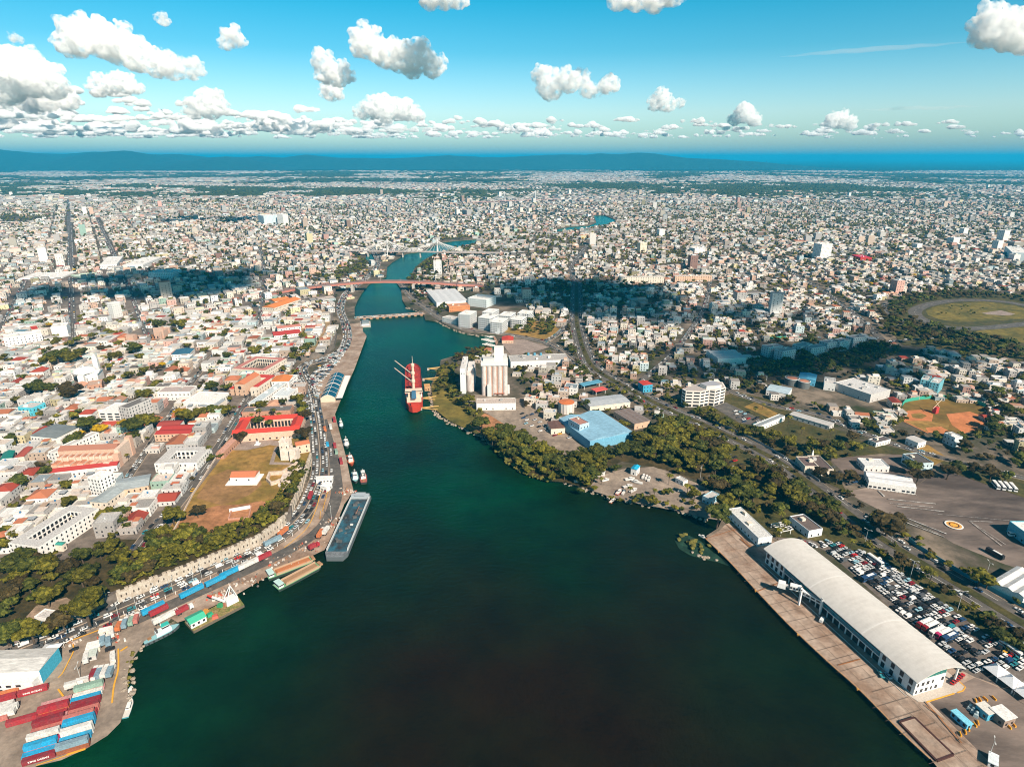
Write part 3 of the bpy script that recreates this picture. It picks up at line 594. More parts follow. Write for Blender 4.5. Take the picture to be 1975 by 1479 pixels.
c2, w, d, r = rect3((572,859), (597,854), (594,847), Z+8); occupy(c2, w, d, r)
t = block('gatehouse', 'cream fort gatehouse with red tiled roof right of the keep', 'gatehouse', (571,860), (597,855), (595,847), 8, Z, (0.66,0.50,0.38), TERRA, 2, 4, pitch=1.5, occ=False)
# --- white magazine on its platform in the field
c, w, d, r = rect3((443,921), (491,920), (503,907), Z+5); occupy(c, w+8, d+8, r)
t = thing('powder_house', 'low white building with orange tiled roof on a white platform in the fort field', 'house', (c.x, c.y, Z), r)
m = MB(); m.box((0, -1), w+5, d+6, -0.2, 0.9); m.build('platform', paint('limewash', WHITE), t)
m = MB(); m.box((0, 0), w, d, 0.9, 5); m.build('wall', paint('limewash', WHITE), t)
m = MB(); m.gable((0, 0), w, d, 5.02, 7.6, 0, 0, TERRA, over=0.2); m.build('roof', M_TIL, t)
m = MB(); facade(m, w, d, 5, 1, 9, 1.2, (0,), z0=1); m.build('doors', M_WIND, t, kind='stuff')
# --- statue
p = P(497, 857, Z); t = thing('statue', 'dark bronze figure on a white stepped plinth in the fort forecourt', 'statue', p)
m = MB(); m.box((0, 0), 4.5, 4.5, -0.2, 0.6); m.box((0, 0), 2.4, 2.4, 0.6, 3.4, taper=0.25); m.build('plinth', paint('limewash', WHITE), t)
m = MB(); m.lathe((0, 0, 3.4), [(0.55, 0), (0.42, 0.9), (0.5, 1.5), (0.28, 1.75), (0.2, 1.9), (0.26, 2.15), (0.1, 2.4)], 8); m.tube((0.3, 0, 4.7), (0.95, -0.5, 4.3), 0.12, 6); m.build('figure', paint('bronze', (0.05, 0.05, 0.045)), t)
# --- ruined battery: low curved stone walls
def wall_line(name, label, pts, h, th, m, cat='wall', z=Z, seg=None, group=None, closed=False):
    w = [P(x, y, z) for x, y in pts]; c = sum(w, Vector())/len(w)
    t = thing(name, label, cat, (c.x, c.y, z), 0, group); prs = list(zip(w[:-1], w[1:]))+([(w[-1], w[0])] if closed else [])
    for a, b in prs:
        d = b-a; k = max(1, int(d.length/seg)) if seg else 1
        for i in range(k):
            q = a+d*((i+0.5)/k)-c; g = MB(); g.box((q.x, q.y), d.length/k+th*0.4*(k == 1), th, -0.6, h*random.uniform(0.93, 1.05), math.atan2(d.y, d.x)); g.build('wall_section', m, t)
    return t
M_RUIN = mat('ruin_stone', (0.66, 0.55, 0.46), var=0.3, scale=0.4, col2=(0.50, 0.38, 0.29), detail=7)
wall_line('stone_battery', 'long curved ruin of pale stone battery walls at the edge of the fort field', [(574,897),(545,915),(521,916),(516,928),(524,936),(541,930),(548,939),(563,916),(583,901)], 3.2, 1.4, M_RUIN, 'ruin')
m = MB(); pts = [P(x, y, Z) for x, y in [(545,917),(575,897),(584,902),(562,930),(545,945),(536,938)]]; m.prism([(p.x, p.y) for p in pts], Z-0.4, Z+1.0); o = m.build('battery_floor', mat('white_rubble', (0.70, 0.64, 0.58), var=0.3, scale=0.3, col2=(0.52, 0.42, 0.35))); tag(o, 'pale rubble floor inside the curved stone battery', 'ruin')
wall_line('garden_wall', 'low pink brick wall round the lower corner of the fort field', [(447,985),(441,1003),(480,1000),(485,978),(447,984)], 1.4, 0.8, mat('pink_brick', (0.50, 0.27, 0.19), var=0.3, scale=0.5))
wall_line('garden_wall', 'white ruined wall piece standing in the lower corner of the fort field', [(443,987),(483,980)], 2.6, 0.9, paint('limewash', WHITE))
wall_line('garden_wall', 'stone wall along the street side of the fort field', [(330,1036),(372,955),(418,882),(437,872)], 1.6, 0.6, M_RUIN, seg=14)
# --- cathedral
c, w, d, r = rect3((90,898), (223,892), (231,858), Z+8); occupy(c, w, d, r)
t = thing('cathedral', 'long brick cathedral with ribbed terracotta roofs and side chapels', 'cathedral', (c.x, c.y, Z), r)
BR = (0.60,0.38,0.28); BR2 = (0.66,0.50,0.40)
m = MB(); m.box((-3, d*0.12), w*0.86, d*0.30, -0.5, 13, 0, 0, BR); m.build('nave_wall', M_ATTR, t)
m = MB(); m.gable((-3, d*0.12), w*0.86, d*0.30, 13.02, 15.5, 0, 0, (0.36,0.16,0.11), over=0.2); m.build('nave_roof', M_TIL, t)
for y, hh in ((-d*0.12, 9.5), (d*0.36, 9.5)):
    m = MB(); m.box((-2, y), w*0.84, d*0.17, -0.5, hh, 0, 0, BR2); m.build('aisle_wall', M_ATTR, t); m = MB(); m.box((-2, y), w*0.83, d*0.16, hh, hh+0.5, 0, 0, (0.40,0.19,0.13), taper=0.6); m.build('aisle_roof', M_FLAT, t)
for k in range(9):
    x = -w*0.42+k*w*0.095; hh = 6.5 if k % 2 else 7.4
    m = MB(); m.box((x, -d*0.34), w*0.088, d*0.24, -0.5, hh, 0, 0, BR2 if k % 3 else PEACH); m.build('chapel', M_ATTR, t)
    m = MB(); m.box((x, -d*0.34), w*0.082, d*0.22, hh, hh+0.7, 0, 0, (0.50,0.20,0.12) if k < 6 else BR, taper=0.9); m.build('chapel_roof', M_FLAT, t)
    m = MB(); m.box((x+w*0.045, d*0.0), 1.2, d*0.5, 6, 11, 0, 0, BR2, taper=0.2); m.build('buttress', M_ATTR, t)
m = MB(); m.box((w*0.44, d*0.10), 3.5, d*0.62, -0.5, 15, 0, 0, BR2); m.box((w*0.44, d*0.42), 4.5, 5, -0.5, 17, 0, 0, BR); m.box((w*0.44, -d*0.22), 4.5, 5, -0.5, 12, 0, 0, BR); m.build('facade', M_ATTR, t)
m = MB(); m.lathe((-w*0.43, d*0.12, 0), [(d*0.15, -0.5), (d*0.15, 12), (d*0.08, 13.4), (0.3, 14)], 14, 0, BR); m.build('apse', M_ATTR, t)
m = MB(); facade(m, w*0.8, d*0.9, 7, 1, 5, 1.2, (0,), sill=2); m.build('windows', M_WIND, t, kind='stuff')
# --- white domed church with bell tower
c, w, d, r = rect3((148,727), (183,724), (187,710), Z+11); occupy(c, w+6, d+8, r)
t = thing('church', 'white church with a low dome and a square bell tower', 'church', (c.x, c.y, Z), r)
m = MB(); m.box((2, 1), w*0.85, d*0.7, -0.5, 11, 0, 0, WHITE); m.box((-w*0.3, 0), w*0.34, d*1.05, -0.5, 12, 0, 0, WHITE); m.build('wall', M_ATTR, t)
m = MB(); m.gable((3, 1), w*0.85, d*0.7, 11.02, 13.5, 0, 0, WHITE); m.build('roof', M_TIL, t)
m = MB(); m.lathe((-w*0.3, 0, 12), [(d*0.42, 0), (d*0.42, 1.6), (d*0.36, 3.8), (d*0.22, 5.4), (0.6, 6.1), (0.5, 7.4), (0.1, 8)], 20, 0, WHITE); m.build('dome', M_ATTR, t, smooth=True)
m = MB(); m.box((w*0.05, d*0.75), 5, 5, -0.5, 21, 0, 0, WHITE); m.box((w*0.05, d*0.75), 4, 4, 21, 24.5, 0, 0, WHITE); m.box((w*0.05, d*0.75), 4.2, 4.2, 24.5, 27, 0, 0, PALEG, taper=2.0); m.build('bell_tower', M_ATTR, t)
m = MB(); facade(m, w*0.9, d*0.9, 10, 2, 5, 1.2); m.build('windows', M_WIND, t, kind='stuff')
block('convent', 'orange-walled convent in front of the white domed church', 'convent', (168,745), (196,741), (200,732), 8, Z, BRICK, (0.5,0.34,0.26), 2)
# --- church group with red roofs and round west window
c, w, d, r = rect3((437,748), (492,751), (507,722), Z+9); occupy(c, w, d, r)
t = thing('convent_church', 'peach convent church with a round window and clustered red roofs', 'church', (c.x, c.y, Z), r)
m = MB(); m.box((-w*0.08, -d*0.1), w*0.36, d*0.7, -0.5, 13, 0, 0, PEACH); m.box((0, d*0.38), w*0.96, d*0.2, -0.5, 9, 0, 0, CREAM); m.box((w*0.38, 0), w*0.2, d*0.9, -0.5, 9, 0, 0, CREAM); m.box((-w*0.4, 0), w*0.16, d*0.9, -0.5, 7, 0, 0, PEACH); m.build('wall', M_ATTR, t)
m = MB(); m.gable((-w*0.08, -d*0.1), d*0.7, w*0.36, 13.02, 16, math.pi/2, 0, TERRA); m.gable((0, d*0.38), w*0.96, d*0.2, 9.02, 11, 0, 0, CRIM); m.gable((w*0.38, 0), d*0.7, w*0.2, 9.1, 11, math.pi/2, 0, CRIM); m.gable((-w*0.4, 0), d*0.9, w*0.16, 7.02, 8.5, math.pi/2, 0, RED); m.build('roof', M_TIL, t)
m = MB(); a = [(math.cos(q)*2.0-w*0.08, -d*0.45-0.08, 9+math.sin(q)*2.0) for q in np.linspace(0, 2*math.pi, 16)[:-1]]; m.add(a, [tuple(range(15))]); m.build('rose_window', M_WIND, t)
m = MB(); facade(m, w, d*0.96, 8, 2, 5, 1.0); m.build('windows', M_WIND, t, kind='stuff')
# --- ruined monastery
c, w, d, r = rect3((228,655), (296,655), (296,636), Z+6); occupy(c, w+10, d, r)
t = thing('monastery_ruin', 'roofless peach stone monastery ruin with arches beside its dry lawn', 'ruin', (c.x, c.y, Z), r)
for x, y, ww_, dd_, hh in ((-w*.4, -d*.1, 12, 9, 7), (w*.38, 0, 14, 2, 16), (w*.30, d*.2, 2, 18, 13), (w*.46, d*.1, 2, 20, 11), (w*.38, d*.35, 12, 2, 12), (-w*.1, 0, w*.3, 2, 5)):
    m = MB(); m.box((x, y), ww_, dd_, -0.5, hh); m.build('ruined_wall', mat('peach_ruin', (0.58, 0.36, 0.27), var=0.35, scale=0.3, col2=(0.50, 0.38, 0.30)), t)
m = MB(); facade(m, w*0.95, 2.3, 6, 1, 4.5, 1.8, (0,), z0=0, hh=3); m.build('arches', M_WIND, t, kind='stuff')
block('chapel', 'terracotta-roofed chapel at the end of the monastery lawn', 'chapel', (226,652), (240,651), (243,645), 6, Z, PEACH, TERRA, 1, pitch=2)
# --- fortress wall above the road: curtain in bays with buttresses and loopholes
def fortress(pts, label, h=8.2):
    line = [P(x, y, GZ).xy for x, y in pts]; c = line[len(line)//2]
    t = thing('fortress_wall', label, 'city wall', (c.x, c.y, GZ))
    M_FW = mat('fortress_stone', (0.52, 0.46, 0.39), var=0.32, scale=0.35, col2=(0.40, 0.33, 0.26), detail=7); M_SLOT = mat('loophole_dark', (0.06, 0.045, 0.035))
    for a, b in zip(line[:-1], line[1:]):
        d = b-a; k = max(1, round(d.length/6.4)); r = math.atan2(d.y, d.x); u = d.normalized(); n_ = Vector((u.y, -u.x)); L_ = d.length/k
        for i in range(k):
            q = a+d*((i+0.5)/k)-c; hh = h+random.uniform(-0.35, 0.35)
            m = MB(); m.box(q, L_-0.02, 1.6, -0.5, hh-1.2, r)
            for s in (-0.32, 0.32): m.box(q+u*s*L_, L_*0.30, 1.5, hh-1.2, hh, r)
            m.build('wall_section', M_FW, t)
            m = MB(); m.box(q-u*L_*0.5+n_*0.95, 0.9, 0.75, -0.5, hh-0.6, r, taper=0.12); m.build('buttress', M_FW, t)
            m = MB()
            for s in (-0.2, 0.2): m.box(q+u*s*L_+n_*0.82, 0.7, 0.1, hh*0.42, hh*0.42+1.5, r)
            m.build('loophole', M_SLOT, t)
    return t
fortress([(229,1162),(300,1133),(350,1113),(430,1081),(500,1051),(539,1023),(556,1006)], 'long crenellated stone fortress wall with loopholes above the harbour avenue')
fortress([(563,990),(569,972),(581,947),(594,905),(601,888)], 'fortress wall climbing beside the avenue to the fort keep', 7.5)
block('house', 'roofless white ruin in the clearing of the wooded slope', 'ruin', (66,1190), (98,1196), (108,1178), 4, PLZ, WHITE, PALEG, 1)
wall_line('gate_wall', 'stone gate wall at the lower end of the fortress wall', [(214,1116),(222,1140),(229,1161)], 7.0, 1.6, mat('fortress_stone'), z=GZ)
p = P(538, 1019, GZ); t = thing('gate_arch', 'dark arched gateway through the bend of the fortress wall', 'gate', p, 0.6); m = MB(); m.box((0, -1.2), 4.5, 2.4, -0.3, 8.6); m.build('gate_wall', mat('fortress_stone'), t); m = MB(); m.box((0, -2.45), 2.2, 0.12, 0, 4.4); m.build('gate_opening', M_WIND, t)
# ------------------------------------------------------------------ east bank: silos, warehouses, terminal, offices, airfield
Z = GZ
# --- grain silos
c, w, d, r = rect3((928,704), (979,703.5), (977,691), 38.0); CONC = (0.66,0.62,0.58)
rr = w/10; t = thing('grain_silo', 'tall battery of ribbed white grain silos with a square head house on top', 'grain silo', (c.x, c.y, Z), r); occupy(c, w+34, d+24, r, 1)
M_SILO = mat('silo_concrete', (0.62, 0.565, 0.535), var=0.22, scale=0.12, col2=(0.52, 0.43, 0.39), stretch=(0.0, 3.0))
for j in range(3):
    for i in range(5):
        m = MB(); m.lathe((-w/2+rr+i*2*rr, -d/2+rr+j*2*rr, 0), [(rr*0.985, -0.5), (rr*0.985, 35)], 24); m.build('silo', M_SILO, t, smooth=False)
D3 = 6*rr; yc = -d/2+D3/2
for i in range(4):
    m = MB(); m.box((-w/2+(i+1)*2*rr, -d/2+rr*0.42), 1.1, 0.3, 0, 35); m.build('joint', mat('silo_joint', (0.50, 0.28, 0.20)), t)
m = MB(); m.box((0, yc), w+0.8, D3+0.8, 35, 38.6); m.build('top_gallery', paint('silo_cap', (0.70, 0.68, 0.65)), t)
m = MB(); m.box((w*0.18, yc+D3*0.25), w*0.36, D3*0.45, 38.6, 53); m.build('head_house', paint('silo_cap', (0.70, 0.68, 0.65)), t)
m = MB(); m.box((-w*0.22, yc+1), w*0.42, D3*0.5, 38.6, 41.5); m.box((w*0.42, yc+3), 4, 6, 38.6, 44); m.box((-w*0.42, yc+D3*0.3), 3, 3, 38.6, 43); m.build('roof_plant', paint('plant_grey', (0.5, 0.5, 0.49)), t)
m = MB(); m.box((-w*0.2, -d/2-1.4), 4.6, 3.6, 0, 13.5); m.build('lift_shaft', paint('shaft_grey', (0.56, 0.60, 0.60)), t)
m = MB(); m.box((w*0.18, -d/2-0.9), 11, 1.6, 2.8, 3.3); m.build('canopy', paint('canopy_red', (0.45, 0.16, 0.09)), t)
m = MB(); m.box((w*0.53, -2), 3, 8, 0, 8); m.build('side_bin', paint('silo_cap'  , (0.7, 0.68, 0.65)), t)
c2, w2, d2, r2 = rect3((887,712), (897.4,712), (914,688), 31.0); occupy(c2, w2+10, d2, r2, 1)
t = thing('mill_tower', 'narrow white mill block left of the ribbed grain silos', 'mill', (c2.x, c2.y, Z), r2)
m = MB(); m.box((0, 0), w2, d2, -0.5, 29.5); m.build('wall', paint('mill_white', (0.68, 0.70, 0.71)), t)
m = MB(); m.box((0, 0), w2-0.8, d2-0.8, 29.5, 29.8); m.box((0, d2*0.25), 2, 2, 29.8, 32); m.box((1, -d2*0.1), 1.5, 3, 29.8, 31); m.build('roof', paint('mill_roof', (0.62, 0.59, 0.56)), t)
m = MB(); m.box((w2*0.5+4.6, 3), 8.4, d2*0.7, -0.5, 21); m.lathe((w2*0.5+4.6, -d2*0.35+3, 0), [(4.0, -0.5), (4.0, 19)], 20); m.build('annex', M_SILO, t)
m = MB(); m.box((w2*0.5+4.6, 7), 7, d2*0.5, 21, 25); m.build('annex_hut', paint('mill_roof', (0.62, 0.59, 0.56)), t)
m = MB(); facade(m, w2, d2, 28, 1, 2.2, 0.7, (0,), z0=22); m.build('windows', M_WIND, t, kind='stuff')
block('loading_shed', 'long low white loading shed at the foot of the grain silos', 'shed', (919,779), (995,778), (988,768), 7.5, Z, WHITE, (0.50,0.42,0.37), 1, 6, par=0.4)
t = block('warehouse', 'long grey-roofed white warehouse right of the grain silos', 'warehouse', (985,698), (1098,694), (1090,682), 8, Z, WHITE, (0.42,0.40,0.38), 1, 7, par=0.3, ww=2.2)
for k in range(3):
    q = P(1019+k*12, 685, Z+8); x, y = local(t, q); m = MB(); m.lathe((x, y, 8), [(1.6, 0), (1.6, 2.6), (1.0, 3.2), (0.2, 3.4)], 12); m.build('roof_tank', paint('tank_blue', (0.10, 0.30, 0.42)), t)
# --- blue warehouse and its office
t = block('warehouse', 'big blue ribbed-roof warehouse among the trees', 'warehouse', (1138,851), (1222,833), (1166,790), 9, Z, (0.16,0.40,0.56), (0.25,0.44,0.57), 1, 9, pitch=2.2, gables=2, rmat=M_RIB, win=False)
t = block('office_building', 'blue-sided office cube with rusty roof at the corner of the blue warehouse', 'office', (1096,808), (1118,820.5), (1134,814), 15, Z, (0.42,0.58,0.68), (0.40,0.20,0.16), 3, 3, occ=False)
block('shed', 'shed with dark brown corrugated roof left of the blue warehouse', 'shed', (1063,827), (1090,825), (1077,812), 6, Z, CREAM, (0.16,0.085,0.065), 1, 6, pitch=1.0, rmat=M_RIB)
p = P(1092, 794, Z); occupy(p, 20, 20, 0); t = thing('storage_tank', 'round white ribbed tank with an orange roof', 'storage tank', p)
m = MB(); m.lathe((0, 0, 0), [(8, -0.3), (8, 11)], 32); m.build('tank_wall', paint('tank_white', (0.66, 0.62, 0.58)), t)
m = MB(); m.lathe((0, 0, 11), [(8.2, 0.0), (8.2, 0.3), (0.2, 1.3)], 32); m.build('roof', paint('tank_orange', (0.58, 0.17, 0.06), var=0.35), t)
for k in range(16):
    a = k*math.pi/8; m = MB(); m.box((8.1*math.cos(a), 8.1*math.sin(a)), 0.35, 0.3, 0, 11, a); m.build('rib', paint('tank_rib', (0.56, 0.50, 0.45)), t)
block('shed', 'long shed with patched grey-blue sheet roof behind the orange-roofed tank', 'shed', (1138,784), (1216,775), (1198,760), 6, Z, CREAM, (0.42,0.44,0.46), 1, 6, pitch=0.9, rmat=M_RIB)
block('shed', 'rusty brown sheet-roofed sheds behind the blue warehouse', 'shed', (1224,818), (1256,811), (1216,787), 6, Z, PEACH, (0.22,0.17,0.15), 1, 6, pitch=0.9, gables=3, rmat=M_RIB)
block('house', 'blue-walled house with a bright red roof across the avenue', 'house', (1231,736), (1241,743), (1250,735), 9, Z, (0.06,0.34,0.50), RED, 2, pitch=1.2)
for a, b, c_, col, lab in (((1124,744), (1162,736), (1158,731), (0.10,0.30,0.42), 'thin blue petrol station canopy on posts beside the avenue'), ((1149,755), (1172,750), (1168,744), (0.62,0.10,0.08), 'red-edged petrol station canopy nearer the orange-roofed tank')):
    ctr, w, d, r = rect3(a, b, c_, Z+6); t = thing('petrol_canopy', lab, 'canopy', (ctr.x, ctr.y, Z), r); occupy(ctr, w, d, r)
    m = MB(); m.box((0, 0), w, d, 5.2, 6.2, bottom=True); m.build('canopy_roof', paint('canopy_%.2f' % col[0], col), t)
    for s in (-1, 1):
        for k in (-1, 1): m = MB(); m.box((s*w*0.38, k*d*0.3), 0.5, 0.5, -0.2, 5.2); m.build('post', paint('limewash', WHITE), t)
block('villa', 'white villa with slate rooftop terraces near the petrol station', 'house', (1088,748), (1112,750), (1118,741), 8, Z, WHITE, (0.20,0.25,0.28), 2, 3)
# --- angular office block
pts = [P(x, y, Z+18) for x, y in [(1316,750),(1323,754),(1352,755),(1369,751.5),(1380,753),(1400,747),(1394,737),(1374,734),(1346,740)]]; cc = sum(pts, Vector())/len(pts); occupy(cc, 62, 42, 0.1)
t = thing('office_building', 'angular cream five-storey office block with long window bands', 'office', (cc.x, cc.y, Z)); q = [(p.x-cc.x, p.y-cc.y) for p in pts]
m = MB(); m.prism(q, -0.5, 18); m.build('wall', paint('office_cream', (0.72, 0.66, 0.60)), t)
q2 = [(x*0.93, y*0.93) for x, y in q]; m = MB(); m.prism(q2, 18, 18.25); m.build('roof', paint('office_roof', (0.42, 0.37, 0.34)), t)
hx = [P(x, y, Z+22) for x, y in [(1350,739),(1363,744.5),(1380,744),(1392,742),(1375,733.7)]]; m = MB(); m.prism([(p.x-cc.x, p.y-cc.y) for p in hx], 18.25, 22, mi=0, mtop=1); m.build('top_storey', [paint('office_cream'), paint('office_cap', (0.34, 0.34, 0.37))], t)
n_ = len(q)
for i in range(6):
    a, b = Vector(q[i]), Vector(q[(i+1) % n_]); d = b-a; L_ = d.length
    if L_ < 5: continue
    rz = math.atan2(d.y, d.x); k = max(1, round(L_/7))
    for f in range(5):
        for j in range(k):
            ctr = a+d*((j+0.5)/k); m = MB(); m.box(ctr, L_/k*0.78, 0.14, f*3.5+(0.6 if f == 0 else 1.5), f*3.5+(2.9 if f == 0 else 3.0), rz); m.build('window', M_WIND, t)
m = MB(); m.box((8, -6), 5, 2.4, 0, 17); m.build('brick_panel', paint('office_brick', (0.36, 0.16, 0.11)), t)
# --- white apartment complex and the mill sheds behind it
for k, (a, b, c_, h, fl, lab) in enumerate((((884,606),(906,608),(927,601),21,7,'nearest to the river'), ((922,612),(944,615),(957,607),19,6,'second from the river'), ((946,621),(968,623),(978,615),17,6,'nearest the woods'), ((930,602),(950,604),(962,597),18,6,'behind the one nearest to the river'), ((962,608),(984,610),(995,603),17,5,'in the middle of the far row'), ((985,616),(1006,618),(1016,611),14,5,'at the right end of the near row'), ((998,604),(1020,606),(1030,600),14,5,'at the right end of the far row'))):
    block('apartment_block', f'white balconied apartment block of the riverside complex, {lab}', 'apartment block', a, b, c_, h, Z, (0.70,0.71,0.71), WHITE, fl, 3.3, ww=2.5)
block('factory', 'low white multi-bay factory roofs beside the arched bridge', 'factory', (842,584), (903,580), (893,556), 8, Z, WHITE, (0.62,0.62,0.62), 1, 8, pitch=1.0, gables=4, rmat=M_RIB)
block('factory', 'tall pale factory block behind the low white factory roofs', 'factory', (902,575), (938,579), (944,570), 14, Z, (0.62,0.68,0.68), WHITE, 4, 4)
block('depot', 'orange-walled depot in front of the low white factory roofs', 'depot', (866,592), (906,589), (905,584), 9, Z, (0.60,0.24,0.10), (0.52,0.24,0.13), 2, 4)
block('depot', 'small white riverside depot with dark windows', 'depot', (853,612), (880,618), (884,612), 8, Z, WHITE, PALEG, 2, 4)
block('restaurant', 'red-roofed restaurant by the marina car park', 'restaurant', (968,656), (990,656), (990,649), 5, Z, PEACH, RED, 1, pitch=1.6)
# --- factory, tanks and the shaded flats beyond
block('factory', 'wide pale flat factory roof beyond the park', 'factory', (1680,762), (1718,752), (1651,728), 9, Z, PALEG, (0.58,0.57,0.56), 1, 8)
block('factory', 'white cube beside the wide pale factory roof', 'factory', (1590,739), (1612,742), (1620,731), 8, Z, WHITE, PALEG, 1)
block('factory', 'blue ribbed-roof shed left of the wide pale factory roof', 'factory', (1540,729), (1573,734), (1579,723), 7, Z, SKYB, (0.12,0.40,0.58), 1, pitch=1.2, rmat=M_RIB)
block('shed', 'pale blue-roofed shed left of the two rusty tanks', 'shed', (1478,752), (1520,760), (1531,749), 6, Z, WHITE, (0.42,0.52,0.58), 1, pitch=1, rmat=M_RIB)
for x, y, rp, lab in ((1526,741,13,'rust-topped round tank, the farther of two'), (1549,747,11,'rust-topped round tank, the nearer of two')):
    p = P(x, y, Z); R_ = rp*project(p.x, p.y, Z)[2]/FPX; occupy(p, 2*R_, 2*R_, 0); t = thing('storage_tank', lab, 'storage tank', p, 0, 'rust-topped tanks')
    m = MB(); m.lathe((0, 0, 0), [(R_, -0.3), (R_, 8)], 28); m.build('tank_wall', paint('tank_wall_dark', (0.12, 0.13, 0.13)), t); m = MB(); m.lathe((0, 0, 7.0), [(R_*0.97, 0), (R_*0.97, 0.9), (0.2, 1.3)], 28); m.build('roof', paint('tank_rust', (0.48, 0.20, 0.12)), t); m = MB(); m.lathe((0, 0, 7.9), [(R_*1.02, 0), (R_*1.02, 0.4), (R_*0.97, 0.45)], 28, cap=False); m.build('rim', paint('limewash', WHITE), t)
for k in range(8):
    p = P(1636+k*6, 753+k*2.4, Z); t = thing('steel_tank', 'upright silver tank in the row along the factory front', 'storage tank', p, 0, 'silver tanks along the factory'); m = MB(); m.lathe((0, 0, 0), [(1.9, -0.2), (1.9, 8), (1.3, 8.9), (0.2, 9.2)], 14); m.build('tank_wall', paint('tank_silver', (0.52, 0.53, 0.54), metal=0.4, rough=0.4), t)
block('warehouse', 'long white warehouse roofs beside the shaded flats', 'warehouse', (1385,692), (1440,690), (1452,673), 8, Z, WHITE, (0.56,0.56,0.56), 1, 8, pitch=1.0, gables=3, rmat=M_RIB)
for k, (x, y) in enumerate(((1490,675),(1515,682),(1548,672),(1572,676),(1600,666),(1622,664),(1652,657))):
    block('apartment_block', f'four-storey flats in the cloud shadow, {["leftmost","second","third","fourth","fifth","sixth","rightmost"][k]} of the row', 'apartment block', (x, y-8), None, None, 13, Z, (0.58,0.60,0.60), (0.46,0.42,0.40), 4, 3.4, size=(24, 13, 0.35+0.1*(k % 3)))
block('apartment_block', 'turquoise-walled flats left of the ball field, nearer one', 'apartment block', (1793,737), (1812,741), (1815,730), 12, Z, (0.20,0.52,0.60), PALEG, 4, 3)
block('apartment_block', 'turquoise-walled flats left of the ball field, farther one', 'apartment block', (1776,732), (1792,735), (1797,726), 12, Z, (0.22,0.55,0.62), PALEG, 4, 3)
block('apartment_block', 'long row of cream four-storey flats far beyond the shadowed crossing', 'apartment block', (1238,534), None, None, 12, Z, CREAM, PALEG, 4, 5, size=(92, 12, 0.04))
block('apartment_block', 'long row of peach four-storey flats right of the cream ones', 'apartment block', (1336,532), None, None, 12, Z, PEACH, PALEG, 4, 5, size=(80, 12, 0.1))
for k, (x, yb, wp, hp, lab) in enumerate(((1588,470,28,23,'broad white tower block standing alone above the east bank roofs'), (1938,444,17,18,'tall white tower at the right edge'), (1926,464,16,16,'white tower just below the tallest one at the right edge'), (1239,468,17,15,'cream tower above the east bank, left one of a pair'), (1275,442,14,12,'pale tower far behind the cream tower'), (1840,458,20,12,'broad white flats left of the right-edge towers'), (1345,478,28,9,'long low cream flats in the middle of the east bank'), (1860,440,14,11,'white tower far at the right'), (1700,445,10,9,'slim white tower in the far middle of the east bank'), (1770,470,16,9,'white flats between the lone tower and the right edge'))):
    p = P(x, yb, Z); dd = project(p.x, p.y, Z)[2]; w = wp*dd/FPX; h = hp*dd/FPX/0.95
    block('tower_block', lab, 'tower', (x, yb), None, None, h, Z, WHITE if k != 3 else (0.70,0.62,0.48), WHITE, max(3, int(h/3.3)), 4, size=(w*0.8, w*0.6, 0.35))
block('arena', 'round white and yellow hall cut by the right edge', 'hall', (1952,487), (1985,489), (1990,478), 20, Z, (0.60,0.68,0.70), WHITE, 0, win=False)
block('store', 'store with a bright crimson roof in the middle of the east bank', 'store', (1660,497), (1682,497), (1683,492), 9, Z, RED, (0.60,0.03,0.09), 1)
# --- small buildings of the park and air base
block('school', 'white school wing with flat dark roof beside the park car park', 'school', (1463,824), (1514,803), (1508,797), 5, Z, WHITE, (0.26,0.29,0.31), 1, 4)
block('shed', 'long grey sheds along the street behind the park', 'shed', (1523,799), (1600,822), (1606,815), 4.5, Z, PALEG, (0.48,0.46,0.44), 1, 5, pitch=0.8, rmat=M_RIB)
block('shed', 'white-fronted shed with pale roof below the ball field', 'shed', (1771,854), (1787,850), (1773,838), 6, Z, WHITE, (0.50,0.48,0.46), 1, pitch=0.8)
block('grandstand', 'white grandstand block beside the ball field', 'grandstand', (1842,845), (1857,843), (1855,831), 9, Z, (0.58,0.64,0.66), WHITE, 2)
block('hangar', 'dark-roofed building with pale blue side at the edge of the airfield', 'hangar', (1772,895), (1801,893), (1782,873), 8, Z, (0.50,0.62,0.66), (0.10,0.09,0.085), 2, 3)
block('hangar', 'long white air base building with rows of blue windows', 'hangar', (1676,928), (1768,941), (1752,919), 6, Z, WHITE, (0.66,0.66,0.67), 1, 3.2, pitch=1.2, gables=2, rmat=M_RIB, ww=2.2)
block('office_building', 'low white base office with a patched pale roof behind the blue-windowed building', 'office', (1668,899), (1716,901), (1731,887), 5, Z, WHITE, (0.62,0.63,0.63), 1)
block('chapel', 'dark-roofed base hall nearer the white obelisk', 'hall', (1553,900), (1579,900), (1576,881), 6, Z, CREAM, (0.14,0.10,0.095), 1, 4)
block('chapel', 'dark-roofed base hall right of the one by the white obelisk', 'hall', (1583,906), (1608,906), (1594,879), 6, Z, CREAM, (0.12,0.09,0.085), 1, 4)
block('office_building', 'small dark-roofed hut at the bend of the base road', 'hut', (1690,855), (1718,848), (1700,842), 4, Z, WHITE, (0.12,0.10,0.10), 1)
block('hangar', 'white-roofed blue-walled hangar at the right edge of the airfield', 'hangar', (1947,1006), (1994,1040), (2012,1008), 8, Z, (0.14,0.42,0.52), WHITE, 1, 5)
block('hangar', 'pale patched hangar roofs beside the airfield at the right edge', 'hangar', (1912,1120), (1975,1152), (1990,1105), 6, Z, WHITE, (0.66,0.65,0.63), 1, 5, pitch=1.2, gables=3, rmat=M_RIB)
